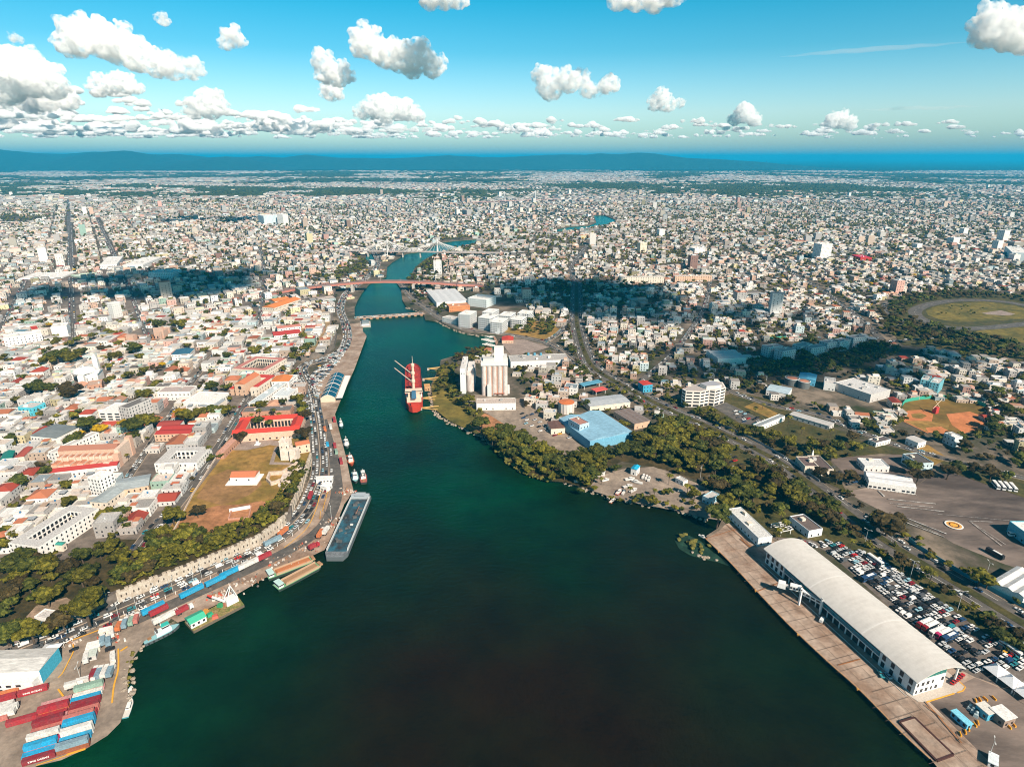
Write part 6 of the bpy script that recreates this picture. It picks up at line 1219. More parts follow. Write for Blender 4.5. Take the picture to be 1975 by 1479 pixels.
rocks([(831,745),(836,789),(867,814),(937,845),(940,856)], 'pale stone revetment along the silo bank', 7, M_ROCK)
rocks([(1090,931),(1134,945),(1180,960),(1215,968),(1281,978),(1319,989),(1366,1001)], 'rocks and rubble along the boat yard shore', 4, M_ROCK)
rocks([(247,1350),(245,1308),(250,1279),(268,1254),(278,1236)], 'broken concrete along the ragged quay edge', 6, M_ROCK, 0.4)
rocks([(249,1330),(246,1308),(252,1279),(270,1252)], 'green tufts growing over the ragged quay edge', 3, M_TUFT, 1.2, 1.2, 'shore_tufts', (0.6, 1.5))
rocks([(784,594),(815,603),(845,621),(895,643),(928,648)], 'rocks below the riverside road', 4, M_ROCK)
rocks([(956,867),(978,890),(1020,917),(1062,929)], 'scrub hanging over the wooded bank', 6, M_TUFT, 1.4, 1.6, 'shore_tufts', (0.8, 2.2))
m = MB(); m.prism([(q.x, q.y) for q in (P(x, y, 0) for x, y in [(1300,1040),(1328,1032),(1352,1044),(1372,1062),(1398,1080),(1408,1092),(1385,1084),(1355,1078),(1330,1070),(1310,1058)])], -0.8, 0.06); o = m.build('sand_spit', mat('wet_sand', (0.016, 0.055, 0.034), var=0.5, scale=0.12, col2=(0.006, 0.030, 0.019))); o['kind'] = 'structure'
rocks([(1310,1042),(1330,1040),(1352,1054),(1340,1062),(1322,1055)], 'bushes on the sand spit beside the terminal quay', 5, M_TUFT, 0.6, 2.5, 'shore_tufts', (0.8, 2.4)); rocks([(1335,1066),(1360,1074),(1390,1082)], 'pale rubble on the sand spit beside the terminal quay', 4, M_ROCK, 0.0, 1.5)
# ---- big grey-blue deck barge
a, b, b2, a2 = P(629, 1073, 3), P(661, 1076, 3), P(712, 955, 3), P(682, 957, 3); ca, cb = (a+b)/2, (a2+b2)/2; d = ca-cb; L_ = d.length; B_ = 15.0; c = (ca+cb)/2
t = thing('deck_barge', 'long blue-decked cargo barge with white gunwales moored beside the quay', 'barge', (c.x, c.y, 0), math.atan2(d.y, d.x))
g = MB(); g.prism([(-L_/2, -B_/2), (L_/2-5, -B_/2), (L_/2, -B_*0.36), (L_/2, B_*0.36), (L_/2-5, B_/2), (-L_/2, B_/2)], -1, 3.2, 0, None, 1); g.build('hull', [paint('barge_hull', (0.11, 0.125, 0.135)), mat('barge_grey', (0.20, 0.22, 0.235), var=0.4, scale=0.3, col2=(0.12, 0.13, 0.14))], t)
g = MB(); g.box((-L_*0.0, 0), L_*0.84, B_*0.84, 3.2, 3.32); g.build('deck', mat('barge_deck', (0.03, 0.115, 0.165), var=0.4, scale=0.12, col2=(0.035, 0.04, 0.045)), t)
for s in (-1, 1): g = MB(); g.box((-2, s*B_*0.46), L_*0.86, 0.7, 3.2, 4.6); g.build('gunwale', paint('barge_white', (0.56, 0.58, 0.58), var=0.35), t)
g = MB(); g.box((-L_/2+3, 0), 3.5, B_*0.9, 3.2, 6); g.box((-L_/2+3, 0), 5, B_*0.5, 6, 6.5); g.build('stern_house', paint('barge_stern', (0.36, 0.40, 0.43)), t)
for k in range(16):
    x, y = random.uniform(-L_*0.38, L_*0.3), random.uniform(-B_*0.3, B_*0.3); s = random.uniform(0.8, 2.2); g = MB(); g.box((x, y), s*1.6, s, 3.3, 3.3+s*0.7, random.uniform(0, 3), taper=0.15); g.build('deck_gear', paint(random.choice(['gear_a', 'gear_b', 'gear_c']), random.choice([(0.45, 0.28, 0.2), (0.1, 0.1, 0.1), (0.6, 0.58, 0.55)])), t)
g = MB(); g.tube((-L_*0.3, 2, 3.3), (-L_*0.1, 3.5, 7), 0.3, 6); g.build('derrick', paint('derrick', (0.4, 0.2, 0.14)), t)
# ---- two sand barges side by side
for (p0, p1, load, lab) in (((514,1112),(608,1076),(0.46,0.17,0.07),'green sand barge with an orange load, inner one at the quay'), ((531,1134),(621,1086),(0.34,0.20,0.11),'green sand barge with a brown load, outer one')):
    A, B = P(*p0, 1.5), P(*p1, 1.5); d = B-A; L_ = d.length; c = (A+B)/2; B_ = 8.6; t = thing('sand_barge', lab, 'barge', (c.x, c.y, 0), math.atan2(d.y, d.x), 'sand barges')
    hull(t, L_, B_, 2.0, paint('sand_hull', (0.05, 0.07, 0.06)), bow=0.14, stern=0.9, mdeck=paint('sand_deck', (0.16, 0.36, 0.20)), bul=0.2)
    for s in (-1, 1): g = MB(); g.box((L_*0.04, s*B_*0.36), L_*0.74, 0.5, 1.8, 3.2); g.build('coaming', paint('sand_coaming', (0.44, 0.30, 0.20)), t)
    g = MB(); g.box((L_*0.04, 0), L_*0.72, B_*0.62, 1.8, 2.9, taper=0.9); g.build('sand_load', mat('sand_%d' % int(load[0]*100), load, var=0.35, scale=0.5), t)
    g = MB(); g.box((L_*0.45, 0), L_*0.07, B_*0.5, 1.8, 2.9, taper=0.2); g.build('bow_locker', paint('bow_rust', (0.36, 0.20, 0.11)), t)
    g = MB(); g.box((-L_*0.42, 0), L_*0.1, B_*0.66, 1.8, 4.4, taper=0.1); g.build('deckhouse', paint('limewash', WHITE), t); g = MB(); g.box((-L_*0.42, 0), L_*0.105, B_*0.68, 3.0, 3.8); g.build('windows', M_WIND, t); g = MB(); g.box((-L_*0.42, 0), L_*0.115, B_*0.74, 4.4, 4.6); g.build('roof', paint('roof_aqua', (0.45, 0.62, 0.60)), t)
# ---- crane pontoon
w_ = [P(x, y, 1.6) for x, y in [(356,1199),(373,1217),(471,1166),(457,1147)]]; cc = sum(w_, Vector())/4; rz = dirpx((373,1217), (471,1166)); t = thing('crane_pontoon', 'grassy pontoon carrying a white crane and a green-roofed hut', 'pontoon', (cc.x, cc.y, 0), rz); lw = [local(t, p) for p in w_]
g = MB(); g.prism(lw, -1, 1.7, 0, None, 1); g.build('hull', [mat('tyre_edge', (0.14, 0.11, 0.08), var=0.6, scale=0.8), mat('pontoon_grass', (0.14, 0.16, 0.04), var=0.5, scale=0.3, col2=(0.32, 0.22, 0.10))], t)
hx, hy = local(t, P(379, 1198, 2)); g = MB(); g.box((hx, hy), 8.5, 7.5, 1.7, 5.0); g.build('hut_wall', paint('limewash', WHITE), t); g = MB(); g.gable((hx, hy), 8.8, 7.8, 5.02, 6.4, 0, over=0.2); g.build('hut_roof', paint('hut_green', (0.06, 0.42, 0.27)), t); g = MB(); facade(g, 8.5, 7.5, 3, 1, 2.5, 1.2); g.v = [(x+hx, y+hy, z+1.8) for x, y, z in g.v]; g.build('windows', M_WIND, t, kind='stuff')
bx, by = local(t, P(446, 1160, 2)); W_ = paint('crane_white', (0.72, 0.70, 0.68)); RW = paint('crane_red', (0.55, 0.06, 0.04))
g = MB(); g.box((bx, by), 7, 5, 1.7, 5.2, 0, taper=0.2); g.build('crane_cab', W_, t)
for s in (-1, 1): g = MB(); g.tube((bx-3, by+s*2, 5), (bx+1, by+s*0.4, 13), 0.3, 6); g.tube((bx+3.2, by+s*2, 5), (bx+1, by+s*0.4, 13), 0.25, 6); g.build('a_frame', W_, t)
tx_, ty_ = local(t, P(401, 1153, 6)); tip = Vector((tx_, ty_, 8)); foot = Vector((bx-3.4, by, 4.2)); mid = foot.lerp(tip, 0.74); g = MB(); g.tube(foot, mid, 0.75, 4, r2=0.6); g.build('boom', W_, t); g = MB(); g.tube(mid, tip, 0.8, 4, r2=0.5); g.build('boom_tip', RW, t); g = MB(); g.tube((bx+1, by, 13), tip, 0.07, 4); g.build('stay', paint('cable', (0.2, 0.2, 0.2)), t)
for k, (px, py, col_) in enumerate(((405,1186,(0.03,0.30,0.16)),(396,1180,(0.55,0.26,0.06)),(388,1184,(0.42,0.08,0.05)),(425,1168,(0.04,0.26,0.12)),(415,1190,(0.5,0.12,0.08)),(436,1165,(0.35,0.15,0.1)))):
    x, y = local(t, P(px, py, 2)); g = MB(); g.box((x, y), 3.4, 2.6, 1.7, 3.4, k*0.7, taper=0.3); g.build('winch', paint('winch_%d' % k, col_), t)
# scrap, rubble and machines on the quay
def heap(px, py, n_, sp, cols, label, name='scrap_heap', z=GZ):
    t = thing(name, label, 'heap', P(px, py, z)); g = MB()
    for _ in range(n_): g.box((random.gauss(0, sp), random.gauss(0, sp*0.6)), random.uniform(0.4, 2), random.uniform(0.3, 1.2), 0, random.uniform(0.3, 1.4), random.uniform(0, 3), 0, random.choice(cols), taper=random.uniform(0, 0.15))
    g.build('pieces', M_ATTR, t, kind='stuff')
SC = [(0.5,0.42,0.36),(0.36,0.2,0.12),(0.6,0.57,0.53),(0.2,0.17,0.15),(0.45,0.1,0.06)]
heap(432, 1148, 50, 5, SC, 'brown scrap heap behind the pontoon crane'); heap(668, 948, 45, 4, SC, 'jumbled gear on the quay above the long barge'); heap(640, 1012, 25, 4, SC, 'white and rusty gear on the quay beside the long barge'); heap(600, 1052, 30, 5, SC, 'rubble on the quay corner above the sand barges'); heap(215, 1232, 30, 3, SC, 'pale blocks beside the harbour yard gate'); heap(480, 1118, 30, 6, SC, 'rubble along the quay edge'); heap(135, 1240, 12, 2.5, SC, 'crates beside the white yard tent'); heap(655, 1000, 20, 4, SC, 'dark gear on the quay midway along the long barge'); heap(545, 1085, 25, 6, SC, 'pale rubble on the quay behind the sand barges')
trailer(P(618, 1035, GZ)+Vector((0, 0, .5)), dirpx((612,1043), (628,1018)), 'orange', 'orange flatbed truck on the quay', 'white', 8, 'trucks on the quay'); trailer(P(628, 1030, GZ)+Vector((0, 0, .5)), dirpx((612,1043), (628,1018)), 'white', 'white truck beside the orange flatbed on the quay', 'white', 6, 'trucks on the quay'); trailer(P(603, 1060, GZ)+Vector((0, 0, .5)), dirpx((596,1063), (612,1054)), 'red', 'red truck at the quay corner', 'red', 5, 'trucks on the quay')
# harbour yard: warehouse, tent, fence, yellow edge lines
c, w, d, r = rect3((-60,1300), (75,1293), (79,1250), GZ+8); t = thing('warehouse', 'white harbour warehouse with grey roof and blue end wall at the left edge', 'warehouse', (c.x, c.y, GZ), r)
m = MB(); m.box((0, 0), w, d, -0.5, 8, 0, 0, WHITE); m.build('wall', M_ATTR, t); m = MB(); m.gable((0, 0), w, d, 8.02, 9.4, 0, 0, (0.56,0.55,0.53), over=0.2); m.build('roof', M_RIB, t); m = MB(); m.box((w/2+0.06, 0), 0.12, d, 0, 7.9, 0, 0, (0.06,0.36,0.50)); m.build('blue_end_wall', M_ATTR, t); m = MB(); m.box((w*0.2, -d/2-2.5), w*0.55, 5, -0.5, 5.5, 0, 0, WHITE); m.build('office_annex', M_ATTR, t); m = MB(); facade(m, w*0.55, 5, 5, 2, 4, 2.4, (0,)); m.v = [(x+w*0.2, y-d/2-2.5, z) for x, y, z in m.v]; m.build('windows', M_WIND, t, kind='stuff')
q = P(100, 1258, GZ); t = thing('tent', 'white peaked tent in the harbour yard', 'tent', q, r); g = MB(); g.add([(-4.5, -3.5, 3), (4.5, -3.5, 3), (4.5, 3.5, 3), (-4.5, 3.5, 3), (0, 0, 5)], [(0, 1, 4), (1, 2, 4), (2, 3, 4), (3, 0, 4)]); g.build('canopy', paint('tent_white'), t)
for sx in (-4.4, 4.4):
    for sy in (-3.4, 3.4): g = MB(); g.box((sx, sy), 0.16, 0.16, 0, 3); g.build('post', TW, t)
hut(183, 1252, 6, 5, 3.2, YA, CREAM, WHITE, 'small white hut among the yard trucks'); hut(178, 1266, 5, 6, 3, YA, PALEG, (0.5,0.55,0.5), 'grey-green roofed hut below the white hut'); hut(204, 1222, 5, 3, 3, YA, CREAM, WHITE, 'white gatehouse hut at the yard gate')
hut(630, 944, 7, 6, 4.5, 1.2, WHITE, (0.72,0.74,0.76), 'white gatehouse in the middle of the quay road'); hut(627, 930, 13, 4, 4.5, 0.1, WHITE, WHITE, 'white gate canopy across the port entrance')
fence_line('port_fence', 'white-posted fence along the edge of the port road', [(90,1243),(160,1217),(240,1186),(300,1162),(360,1137),(430,1105),(500,1072),(550,1044),(585,1016)], 2.6, paint('fence_dark', (0.07, 0.075, 0.08)), gap=5.5, pm=paint('limewash', WHITE), rails=True)
g = MB(); zz = GZ+0.008*_zn[0]+0.08
for pl, ww_ in (([(95,1250),(160,1226),(215,1205)], 0.9), ([(140,1240),(143,1252),(132,1275),(120,1298),(112,1306)], 0.6), ([(228,1250),(228,1290),(220,1320),(216,1355)], 0.8), ([(232,1255),(246,1246)], 1.2), ([(128,1455),(165,1443)], 1.2), ([(70,1475),(128,1456)], 0.5), ([(112,1328),(122,1342)], 0.8), ([(548,1056),(590,1020),(610,980),(622,930)], 0.5), ([(622,985),(634,940)], 0.4), ([(618,985),(617,1000)], 0.4)):
    ln_ = smooth_line(pl, zz, 3.0); strip(g, ln_, 0, ww_, zz)
o = g.build('yellow_marking', M_LINEY); o['kind'] = 'structure'
for px, py, h_ in ((156,1310,9),(232,1200,13),(390,1117,11),(335,1145,11),(300,1160,11),(640,1004,13),(210,1170,10),(375,1128,11),(265,1180,11)): pole(px, py, h_, 'tall white lamp post along the port road')
# ---- red bulk carrier
st, bw = P(797, 787, 5), P(798, 706, 5); d = bw-st; L_ = d.length+6; c = (st+bw)/2; B_ = 18.5; t = thing('cargo_ship', 'red-decked bulk carrier with white deck cranes moored off the silos', 'ship', (c.x, c.y, 0), math.atan2(d.y, d.x)+0.02)
RH = paint('ship_red', (0.46, 0.045, 0.025)); RD = mat('ship_deck', (0.40, 0.04, 0.03), var=0.4, scale=0.15, col2=(0.24, 0.03, 0.03)); CRW = paint('ship_cream', (0.70, 0.52, 0.40)); BO = paint('boom_cream', (0.56, 0.45, 0.36))
out = [(-L_/2, -B_*0.12), (-L_*0.47, -B_*0.32), (-L_*0.40, -B_*0.47), (-L_*0.25, -B_/2), (L_*0.36, -B_/2), (L_*0.45, -B_*0.36), (L_*0.49, -B_*0.18), (L_/2, 0)]; out = out+[(x, -y) for x, y in out[-2::-1]]
m = MB(); m.prism([(x*0.98, y*0.94) for x, y in out], -1, 1.2); m.build('boot_top', paint('ship_black', (0.02, 0.02, 0.025)), t); m = MB(); m.prism(out, 1.2, 7.0); m.build('hull', RH, t)
m = MB(); m.prism([(x*0.985, y*0.955) for x, y in out], 7.0, 7.06); m.build('deck', RD, t)
for a, b in zip(out, out[1:]+out[:1]): a, b = Vector(a), Vector(b); e = b-a; m = MB(); m.box((a+b)/2*0.99, e.length, 0.25, 7.0, 8.1, math.atan2(e.y, e.x)); m.build('bulwark', RH, t)
for k in range(5): m = MB(); x = -L_*0.13+k*L_*0.125; m.box((x, 0), L_*0.10, B_*0.62, 7.0, 8.8, taper=0.2); m.build('hatch', RD, t)
m = MB(); m.box((-L_*0.36, 0), L_*0.09, B_*0.82, 7, 12.5); m.box((-L_*0.36, 0), L_*0.075, B_*0.66, 12.5, 16); m.build('superstructure', CRW, t); m = MB(); m.box((-L_*0.345, 0), L_*0.05, B_*1.0, 16, 18.6, taper=0.3); m.build('bridge', CRW, t); m = MB(); m.box((-L_*0.345, 0), L_*0.051, B_*0.95, 16.9, 17.8); m.build('bridge_windows', M_WIND, t)
m = MB(); m.box((-L_*0.41, 0), 5, 5, 12.5, 20, taper=0.4); m.build('funnel', paint('ship_blue', (0.05, 0.14, 0.24)), t); m = MB(); m.box((-L_*0.46, 0), 5, 7, 7.06, 9.4); m.build('winch_house', RH, t)
m = MB(); m.tube((L_*0.44, 0, 7), (L_*0.44, 0, 20), 0.5, 6, r2=0.25); m.build('foremast', BO, t); m = MB(); m.box((0.02*L_, 0), L_*0.7, 2.6, 9.0, 10.2, bottom=True); m.build('deck_gangway', CRW, t)
for k, x in enumerate((-L_*0.17, L_*0.02, L_*0.22)):
    m = MB(); m.lathe((x, 0, 7), [(1.6, 0), (1.5, 10), (2.2, 10.5), (2.2, 13), (1.0, 14)], 12); m.build('crane_post', CRW, t)
    if k < 2: m = MB(); m.tube((x+1.5, 1, 17), (x+24, 20, 27), 0.75, 4, r2=0.5); m.build('crane_jib', BO, t)
for s in (-1, 1): m = MB(); m.box((-L_*0.33, s*B_*0.42), 7, 2, 10, 12, taper=0.5); m.build('lifeboat', paint('limewash', WHITE), t)
# mooring dolphins and gangways
for k, (x, y) in enumerate(((826,711),(817,731),(814,768),(812,787))):
    p = P(x, y, 2); t = thing('mooring_dolphin', f'yellow V-shaped mooring gangway beside the red ship, {nth[k]} from the far end', 'mooring', (p.x, p.y, 0), 0.0); m = MB(); m.box((0, 0), 2.4, 2.4, -1, 2.6); m.build('pile', M_PIER, t)
    for dy in (-5, 5): m = MB(); m.tube((0, 0, 2.2), (15+k % 2*3, dy, 2.4), 0.7, 4); m.build('gangway', paint('gangway_yellow', (0.56, 0.36, 0.13)), t)
hut(824, 752, 6, 6, 6, 0.2, (0.5,0.3,0.15), (0.56,0.3,0.12), 'orange-brown loading tower between the red ship and the bank')
# cruise hall with the blue glass vault
c, d, w, r = rect3((664,722), (646,766.5), (619,765), GZ+5); r += math.pi/2; t = thing('glass_terminal', 'riverside hall with a dark blue glass vault and pale ribs', 'terminal', (c.x, c.y, GZ), r); occupy(c, w, d, r); n_ = 10
m = MB(); m.box((0, 0), w, d, -0.3, 4.6); m.build('wall', paint('hall_cream', (0.66, 0.54, 0.42)), t); pr = [(-w/2+w*i/n_, 4.6+3.6*math.sin(math.pi*i/n_)) for i in range(n_+1)]
for k in range(6):
    y0, y1 = -d/2+d*k/6+0.3, -d/2+d*(k+1)/6-0.3; m = MB(); m.add([(x, y0, z) for x, z in pr]+[(x, y1, z) for x, z in pr], [(i, i+1, n_+2+i, n_+1+i) for i in range(n_)]); m.build('glass_vault', M_GLASSB, t)
    m = MB(); y = -d/2+d*k/6
    for i in range(n_): m.tube((pr[i][0], y, pr[i][1]+.05), (pr[i+1][0], y, pr[i+1][1]+.05), 0.22 if k != 3 else 0.7, 4)
    m.build('rib', paint('rib_pale', (0.62, 0.56, 0.52)), t)
m = MB(); a = [(x, -d/2-0.1, z) for x, z in pr]; m.add(a, [tuple(range(n_+1))]); m.build('gable', paint('hall_cream'), t); m = MB(); m.tube((0, -d/2, 8.25), (0, d/2, 8.25), 0.3, 4); m.build('ridge', paint('rib_pale'), t)
m = MB(); m.box((w/2+4.5, -2), 6.5, d*0.95, 4.2, 4.7, bottom=True); m.build('side_canopy', paint('limewash', WHITE), t)
# cabin barge below the floating bridge
p = P(705, 627, 0); t = thing('work_barge', 'grey square work barge with pale cabin below the floating bridge', 'barge', p, dirpx((704,614), (706,636), 0)); m = MB(); m.box((0, 0), 30, 16, -1, 2.6); m.build('hull', paint('work_hull', (0.42, 0.38, 0.34)), t); m = MB(); m.box((-3, 0), 18, 11, 2.6, 5.6, taper=0.4); m.build('cabin', paint('work_cabin', (0.2, 0.24, 0.25)), t); m = MB(); m.box((11, 0), 5, 12, 2.6, 4); m.build('foredeck_house', paint('limewash', WHITE), t)
# overhead cumulus whose shadows lie on the city
def overhead():
    v, f = ICO[2]; V_ = []; F_ = []; o = 0; rng = np.random.default_rng(5); H_ = 950.0
    for px, py, wx, wy, n_ in ((1120,572,210,160,30), (1200,610,130,80,12), (1050,560,140,70,10), (1570,702,300,95,34), (1700,690,150,70,10), (270,560,250,170,24), (430,545,170,120,14), (420,425,420,150,12), (1350,614,300,90,26), (1760,660,160,60,8)):
        n_ = int(n_*1.9); g0 = P(px, py, 0)+SUN*(H_/SUN.z)
        for _ in range(n_):
            a, q = rng.uniform(0, 6.28), rng.uniform(0, 1)**0.5; rad = 0.34*wy*rng.uniform(0.2, 0.95)**1.0
            V_.append(v*np.array((rad*1.5, rad*0.9, rad*0.55))*(1+0.16*rng.standard_normal((len(v), 1)))+np.array((g0.x+wx*0.72*q*math.cos(a), g0.y+wy*0.72*q*math.sin(a), g0.z+rng.uniform(-20, 60)))); F_.append(f+o); o += len(v)
    return np.concatenate(V_), np.concatenate(F_)
OVER = overhead
# ------------------------------------------------------------------ the city: houses and trees
ROOFC = np.array([(0.72,0.70,0.67),(0.62,0.58,0.54),(0.50,0.47,0.44),(0.38,0.36,0.34),(0.60,0.51,0.44),(0.66,0.56,0.50),(0.74,0.73,0.71),(0.30,0.27,0.25),(0.48,0.17,0.09),(0.34,0.40,0.44),(0.20,0.36,0.45),(0.55,0.30,0.20),(0.20,0.18,0.17),(0.42,0.07,0.045)])
ROOFP = np.array([11,11,11,9,10,10,8,7,4,5,1.5,6,5,1.3]); ROOFP = ROOFP/ROOFP.sum()
WALLC = np.array([(0.76,0.72,0.67),(0.68,0.60,0.52),(0.64,0.50,0.40),(0.72,0.66,0.56),(0.58,0.56,0.54),(0.62,0.42,0.32),(0.50,0.60,0.62),(0.66,0.58,0.36),(0.45,0.42,0.40),(0.78,0.77,0.75),(0.60,0.36,0.30),(0.35,0.50,0.42)])
WALLP = np.array([14,13,12,12,9,9,4,4,8,11,6,2]); WALLP = WALLP/WALLP.sum()
def boxes_mesh(name, c, w, d, z0, z1, rot, rc, wc, m):
    N = len(w); cs, sn = np.cos(rot), np.sin(rot); V = np.empty((N, 8, 3), np.float32)
    for k, (sx, sy) in enumerate(((-1,-1),(1,-1),(1,1),(-1,1))):
        x, y = sx*w/2, sy*d/2
        X = c[:,0]+x*cs-y*sn; Y = c[:,1]+x*sn+y*cs
        V[:,k,0] = X; V[:,k,1] = Y; V[:,k,2] = z0; V[:,k+4,0] = X; V[:,k+4,1] = Y; V[:,k+4,2] = z1
    Q = np.array([(0,1,5,4),(1,2,6,5),(2,3,7,6),(3,0,4,7),(4,5,6,7)])
    F = (np.arange(N)*8)[:,None,None]+Q[None]
    Cc = np.ones((N,5,4), np.float32); Cc[:,:4,:3] = wc[:,None]; Cc[:,4,:3] = rc
    return quads_mesh(name, V.reshape(-1,3), F.reshape(-1,4), Cc.reshape(-1,4), m)
def quads_mesh(name, V, F, Cc, m):
    me = bpy.data.meshes.new(name); k = F.shape[1]
    me.vertices.add(len(V)); me.vertices.foreach_set('co', V.astype(np.float32).ravel())
    me.loops.add(F.size); me.loops.foreach_set('vertex_index', F.astype(np.int32).ravel())
    me.polygons.add(len(F)); me.polygons.foreach_set('loop_start', np.arange(0, F.size, k, dtype=np.int32)); me.polygons.foreach_set('loop_total', np.full(len(F), k, np.int32))
    if Cc is not None:
        a = me.attributes.new('Col', 'FLOAT_COLOR', 'FACE'); a.data.foreach_set('color', Cc.astype(np.float32).ravel())
    me.polygons.foreach_set('use_smooth', np.zeros(len(F), bool)); me.materials.append(m); me.update(calc_edges=True); return me
NOBUILD = [WATER, POND, INLET, FIELD,
  [(-300,1640),(-150,1330),(0,1258),(120,1208),(229,1160),(350,1112),(500,1050),(545,1018),(566,985),(580,945),(594,905),(601,888),(600,850),(594,800),(588,762),(578,738),(566,715),(564,700),(590,695),(625,686),(645,672),(650,650),(645,625),(640,605),(640,585),(655,590),(700,600),(720,640),(690,760),(700,960),(520,1150),(300,1250),(200,1640)],  # harbour strip
  [(-200,1400),(-200,1270),(0,1130),(20,1085),(70,1060),(130,1082),(215,1045),(300,1040),(330,1010),(600,900),(601,888),(580,950),(563,1002),(500,1055),(229,1165)],
  [(846,712),(860,690),(870,690),(990,700),(1000,775),(1080,815),(1130,850),(1060,872),(930,850),(830,790)],
  [(937,845),(985,828),(1130,850),(1190,868),(1250,835),(1300,795),(1460,860),(1600,960),(1990,1210),(2400,1500),(2300,1700),(1700,1479),(1300,1010),(1000,930)],
  [(1300,795),(1330,785),(1420,750),(1500,775),(1576,795),(1670,835),(1770,868),(1990,915),(2300,960),(2300,1260),(1985,1215),(1560,935)],
  BALL+[(1738,788)], [(1700,838),(1740,815),(1830,842),(1900,838),(1990,880),(1990,920),(1770,868)], [(1690,590),(1740,568),(1850,556),(1990,566),(1990,702),(1900,682),(1800,674),(1740,667),(1700,640)],
  [(820,590),(900,560),(990,575),(1030,600),(1020,640),(880,632)], [(960,645),(1000,612),(1075,618),(1090,640),(1080,680),(960,690)],
  [(1480,668),(1560,650),(1700,665),(1790,672),(1700,705),(1570,735),(1500,730),(1470,700)],
  [(1480,735),(1560,715),(1640,730),(1735,765),(1700,800),(1560,775)]]
WOODS = [[(0,352),(450,360),(700,362),(860,370),(640,379),(0,379)], [(1240,374),(1330,357),(1440,353),(1500,362),(1400,374)], [(0,415),(90,408),(110,418),(60,428),(0,428)], [(840,455),(905,450),(910,458),(860,470),(835,468)],
  [(690,500),(705,490),(712,510),(690,525),(650,545),(640,540)], [(805,520),(825,500),(850,510),(840,545),(800,545)]]
def river_x(py): return np.interp(py, [300,420,440,460,490,520,600,700,900,1479], [1200,1165,1040,890,800,765,740,760,800,700])
def make_lots():
    X = []; Y = []; Wd = []; Dp = []; R = []; Z = []; 
    def grid(ang, cell, x0, x1, y0, y1, sel, street=6, jit=0.10, sw=8.0, fat=0.0):
        ca, sa = math.cos(ang), math.sin(ang)
        rad = math.hypot(max(abs(x0), abs(x1)), y1)+50
        nu = int(2.5*rad/cell); u = (np.arange(-nu//2, nu//2))
        U, Vv = np.meshgrid(u, u)
        U = U.ravel(); Vv = Vv.ravel()
        keep = ((U % street) != 0) & ((Vv % (street+3)) != 0)
        U, Vv = U[keep], Vv[keep]
        uu = (U+0.5)*cell-np.floor(U/street)*(cell-sw)+RNG.normal(0, jit*cell, len(U)); vv = (Vv+0.5)*cell-np.floor(Vv/(street+3))*(cell-sw)+RNG.normal(0, jit*cell, len(U))
        x = uu*ca-vv*sa; y = uu*sa+vv*ca
        k = (x > x0) & (x < x1) & (y > y0) & (y < y1); x, y = x[k], y[k]
        px, py, d = project(x, y, np.full(len(x), 4.0))
        k = (px > -190) & (px < 2165) & (py < 1560) & sel(px, py); x, y = x[k], y[k]
        X.append(x); Y.append(y); R.append(np.full(len(x), ang)+np.where(RNG.random(len(x)) < 0.5, 0, math.pi/2)); 
        Wd.append(cell*RNG.uniform(0.62+fat, 1.12+fat*0.3, len(x))); Dp.append(cell*RNG.uniform(0.62+fat, 1.12+fat*0.3, len(x)))
    left = lambda px, py: px < river_x(py)
    right = lambda px, py: px >= river_x(py)
    def band(f, a, b): return lambda px, py: f(px, py) & (py <= a) & (py > b)
    D8, D34 = math.radians(8), math.radians(34)
    grid(D8, 12.2, -1500, 200, 300, 1200, band(left, 1300, 615), street=7, jit=0.045, fat=0.3, sw=7)
    grid(D34, 14.5, -2200, 200, 900, 1900, band(left, 615, 490), street=7)
    grid(D34, 17, -4200, 600, 1500, 3600, band(left, 490, 392), street=8)
    grid(D34, 28, -6000, 1500, 3000, 6600, band(left, 392, 350), street=9)
    A = math.atan2(*(LINES['tree-lined avenue on the east bank'][0][60]-LINES['tree-lined avenue on the east bank'][0][40]))
    grid(-0.17, 11.5, -300, 1400, 350, 1150, band(right, 1200, 600), street=9, jit=0.16)
    grid(0.12, 13, -500, 2200, 900, 1900, band(right, 600, 490), street=9, jit=0.16)
    grid(-0.1, 17, -600, 4400, 1500, 3600, band(right, 490, 392), street=9, jit=0.16)
    grid(0.2, 28, -800, 6500, 3000, 6600, band(right, 392, 350), street=9, jit=0.16)
    grid(0.1, 60, -12000, 12000, 5000, 12500, lambda px, py: (py <= 350) & (py > 322), street=9, jit=0.3)
    return [np.concatenate(q) for q in (X, Y, Wd, Dp, R)]
X, Y, WD, DP, RT = make_lots()
PX, PY, DE = project(X, Y, np.full(len(X), 4.0))
ok = free(X, Y, 4.0)
for poly in NOBUILD: ok &= ~inpoly(PX, PY, poly)
for dx, dy in ((9, 9), (-9, 9), (9, -9), (-9, -9), (13, 0), (-13, 0), (0, 14), (0, -14)):
    qx, qy, _ = project(X+dx, Y+dy, np.zeros(len(X)))
    for poly in (WATER, POND, INLET): ok &= ~inpoly(qx, qy, poly)
wood = np.zeros(len(X), bool)
for poly in WOODS: wood |= inpoly(PX, PY, poly)
wood &= np.array([mnoise.fractal(Vector((x/420, y/420, 1.3)), 0.8, 2.1, 4) for x, y in zip(X, Y)]) > -0.22
X, Y, WD, DP, RT, PX, PY, DE, wood = [q[ok] for q in (X, Y, WD, DP, RT, PX, PY, DE, wood)]
old = (PX < river_x(PY)) & (PY > 615)
ZB = np.where(inpoly(X, Y, np.array([[p.x, p.y] for p in PLAT])), PLZ, GZ)
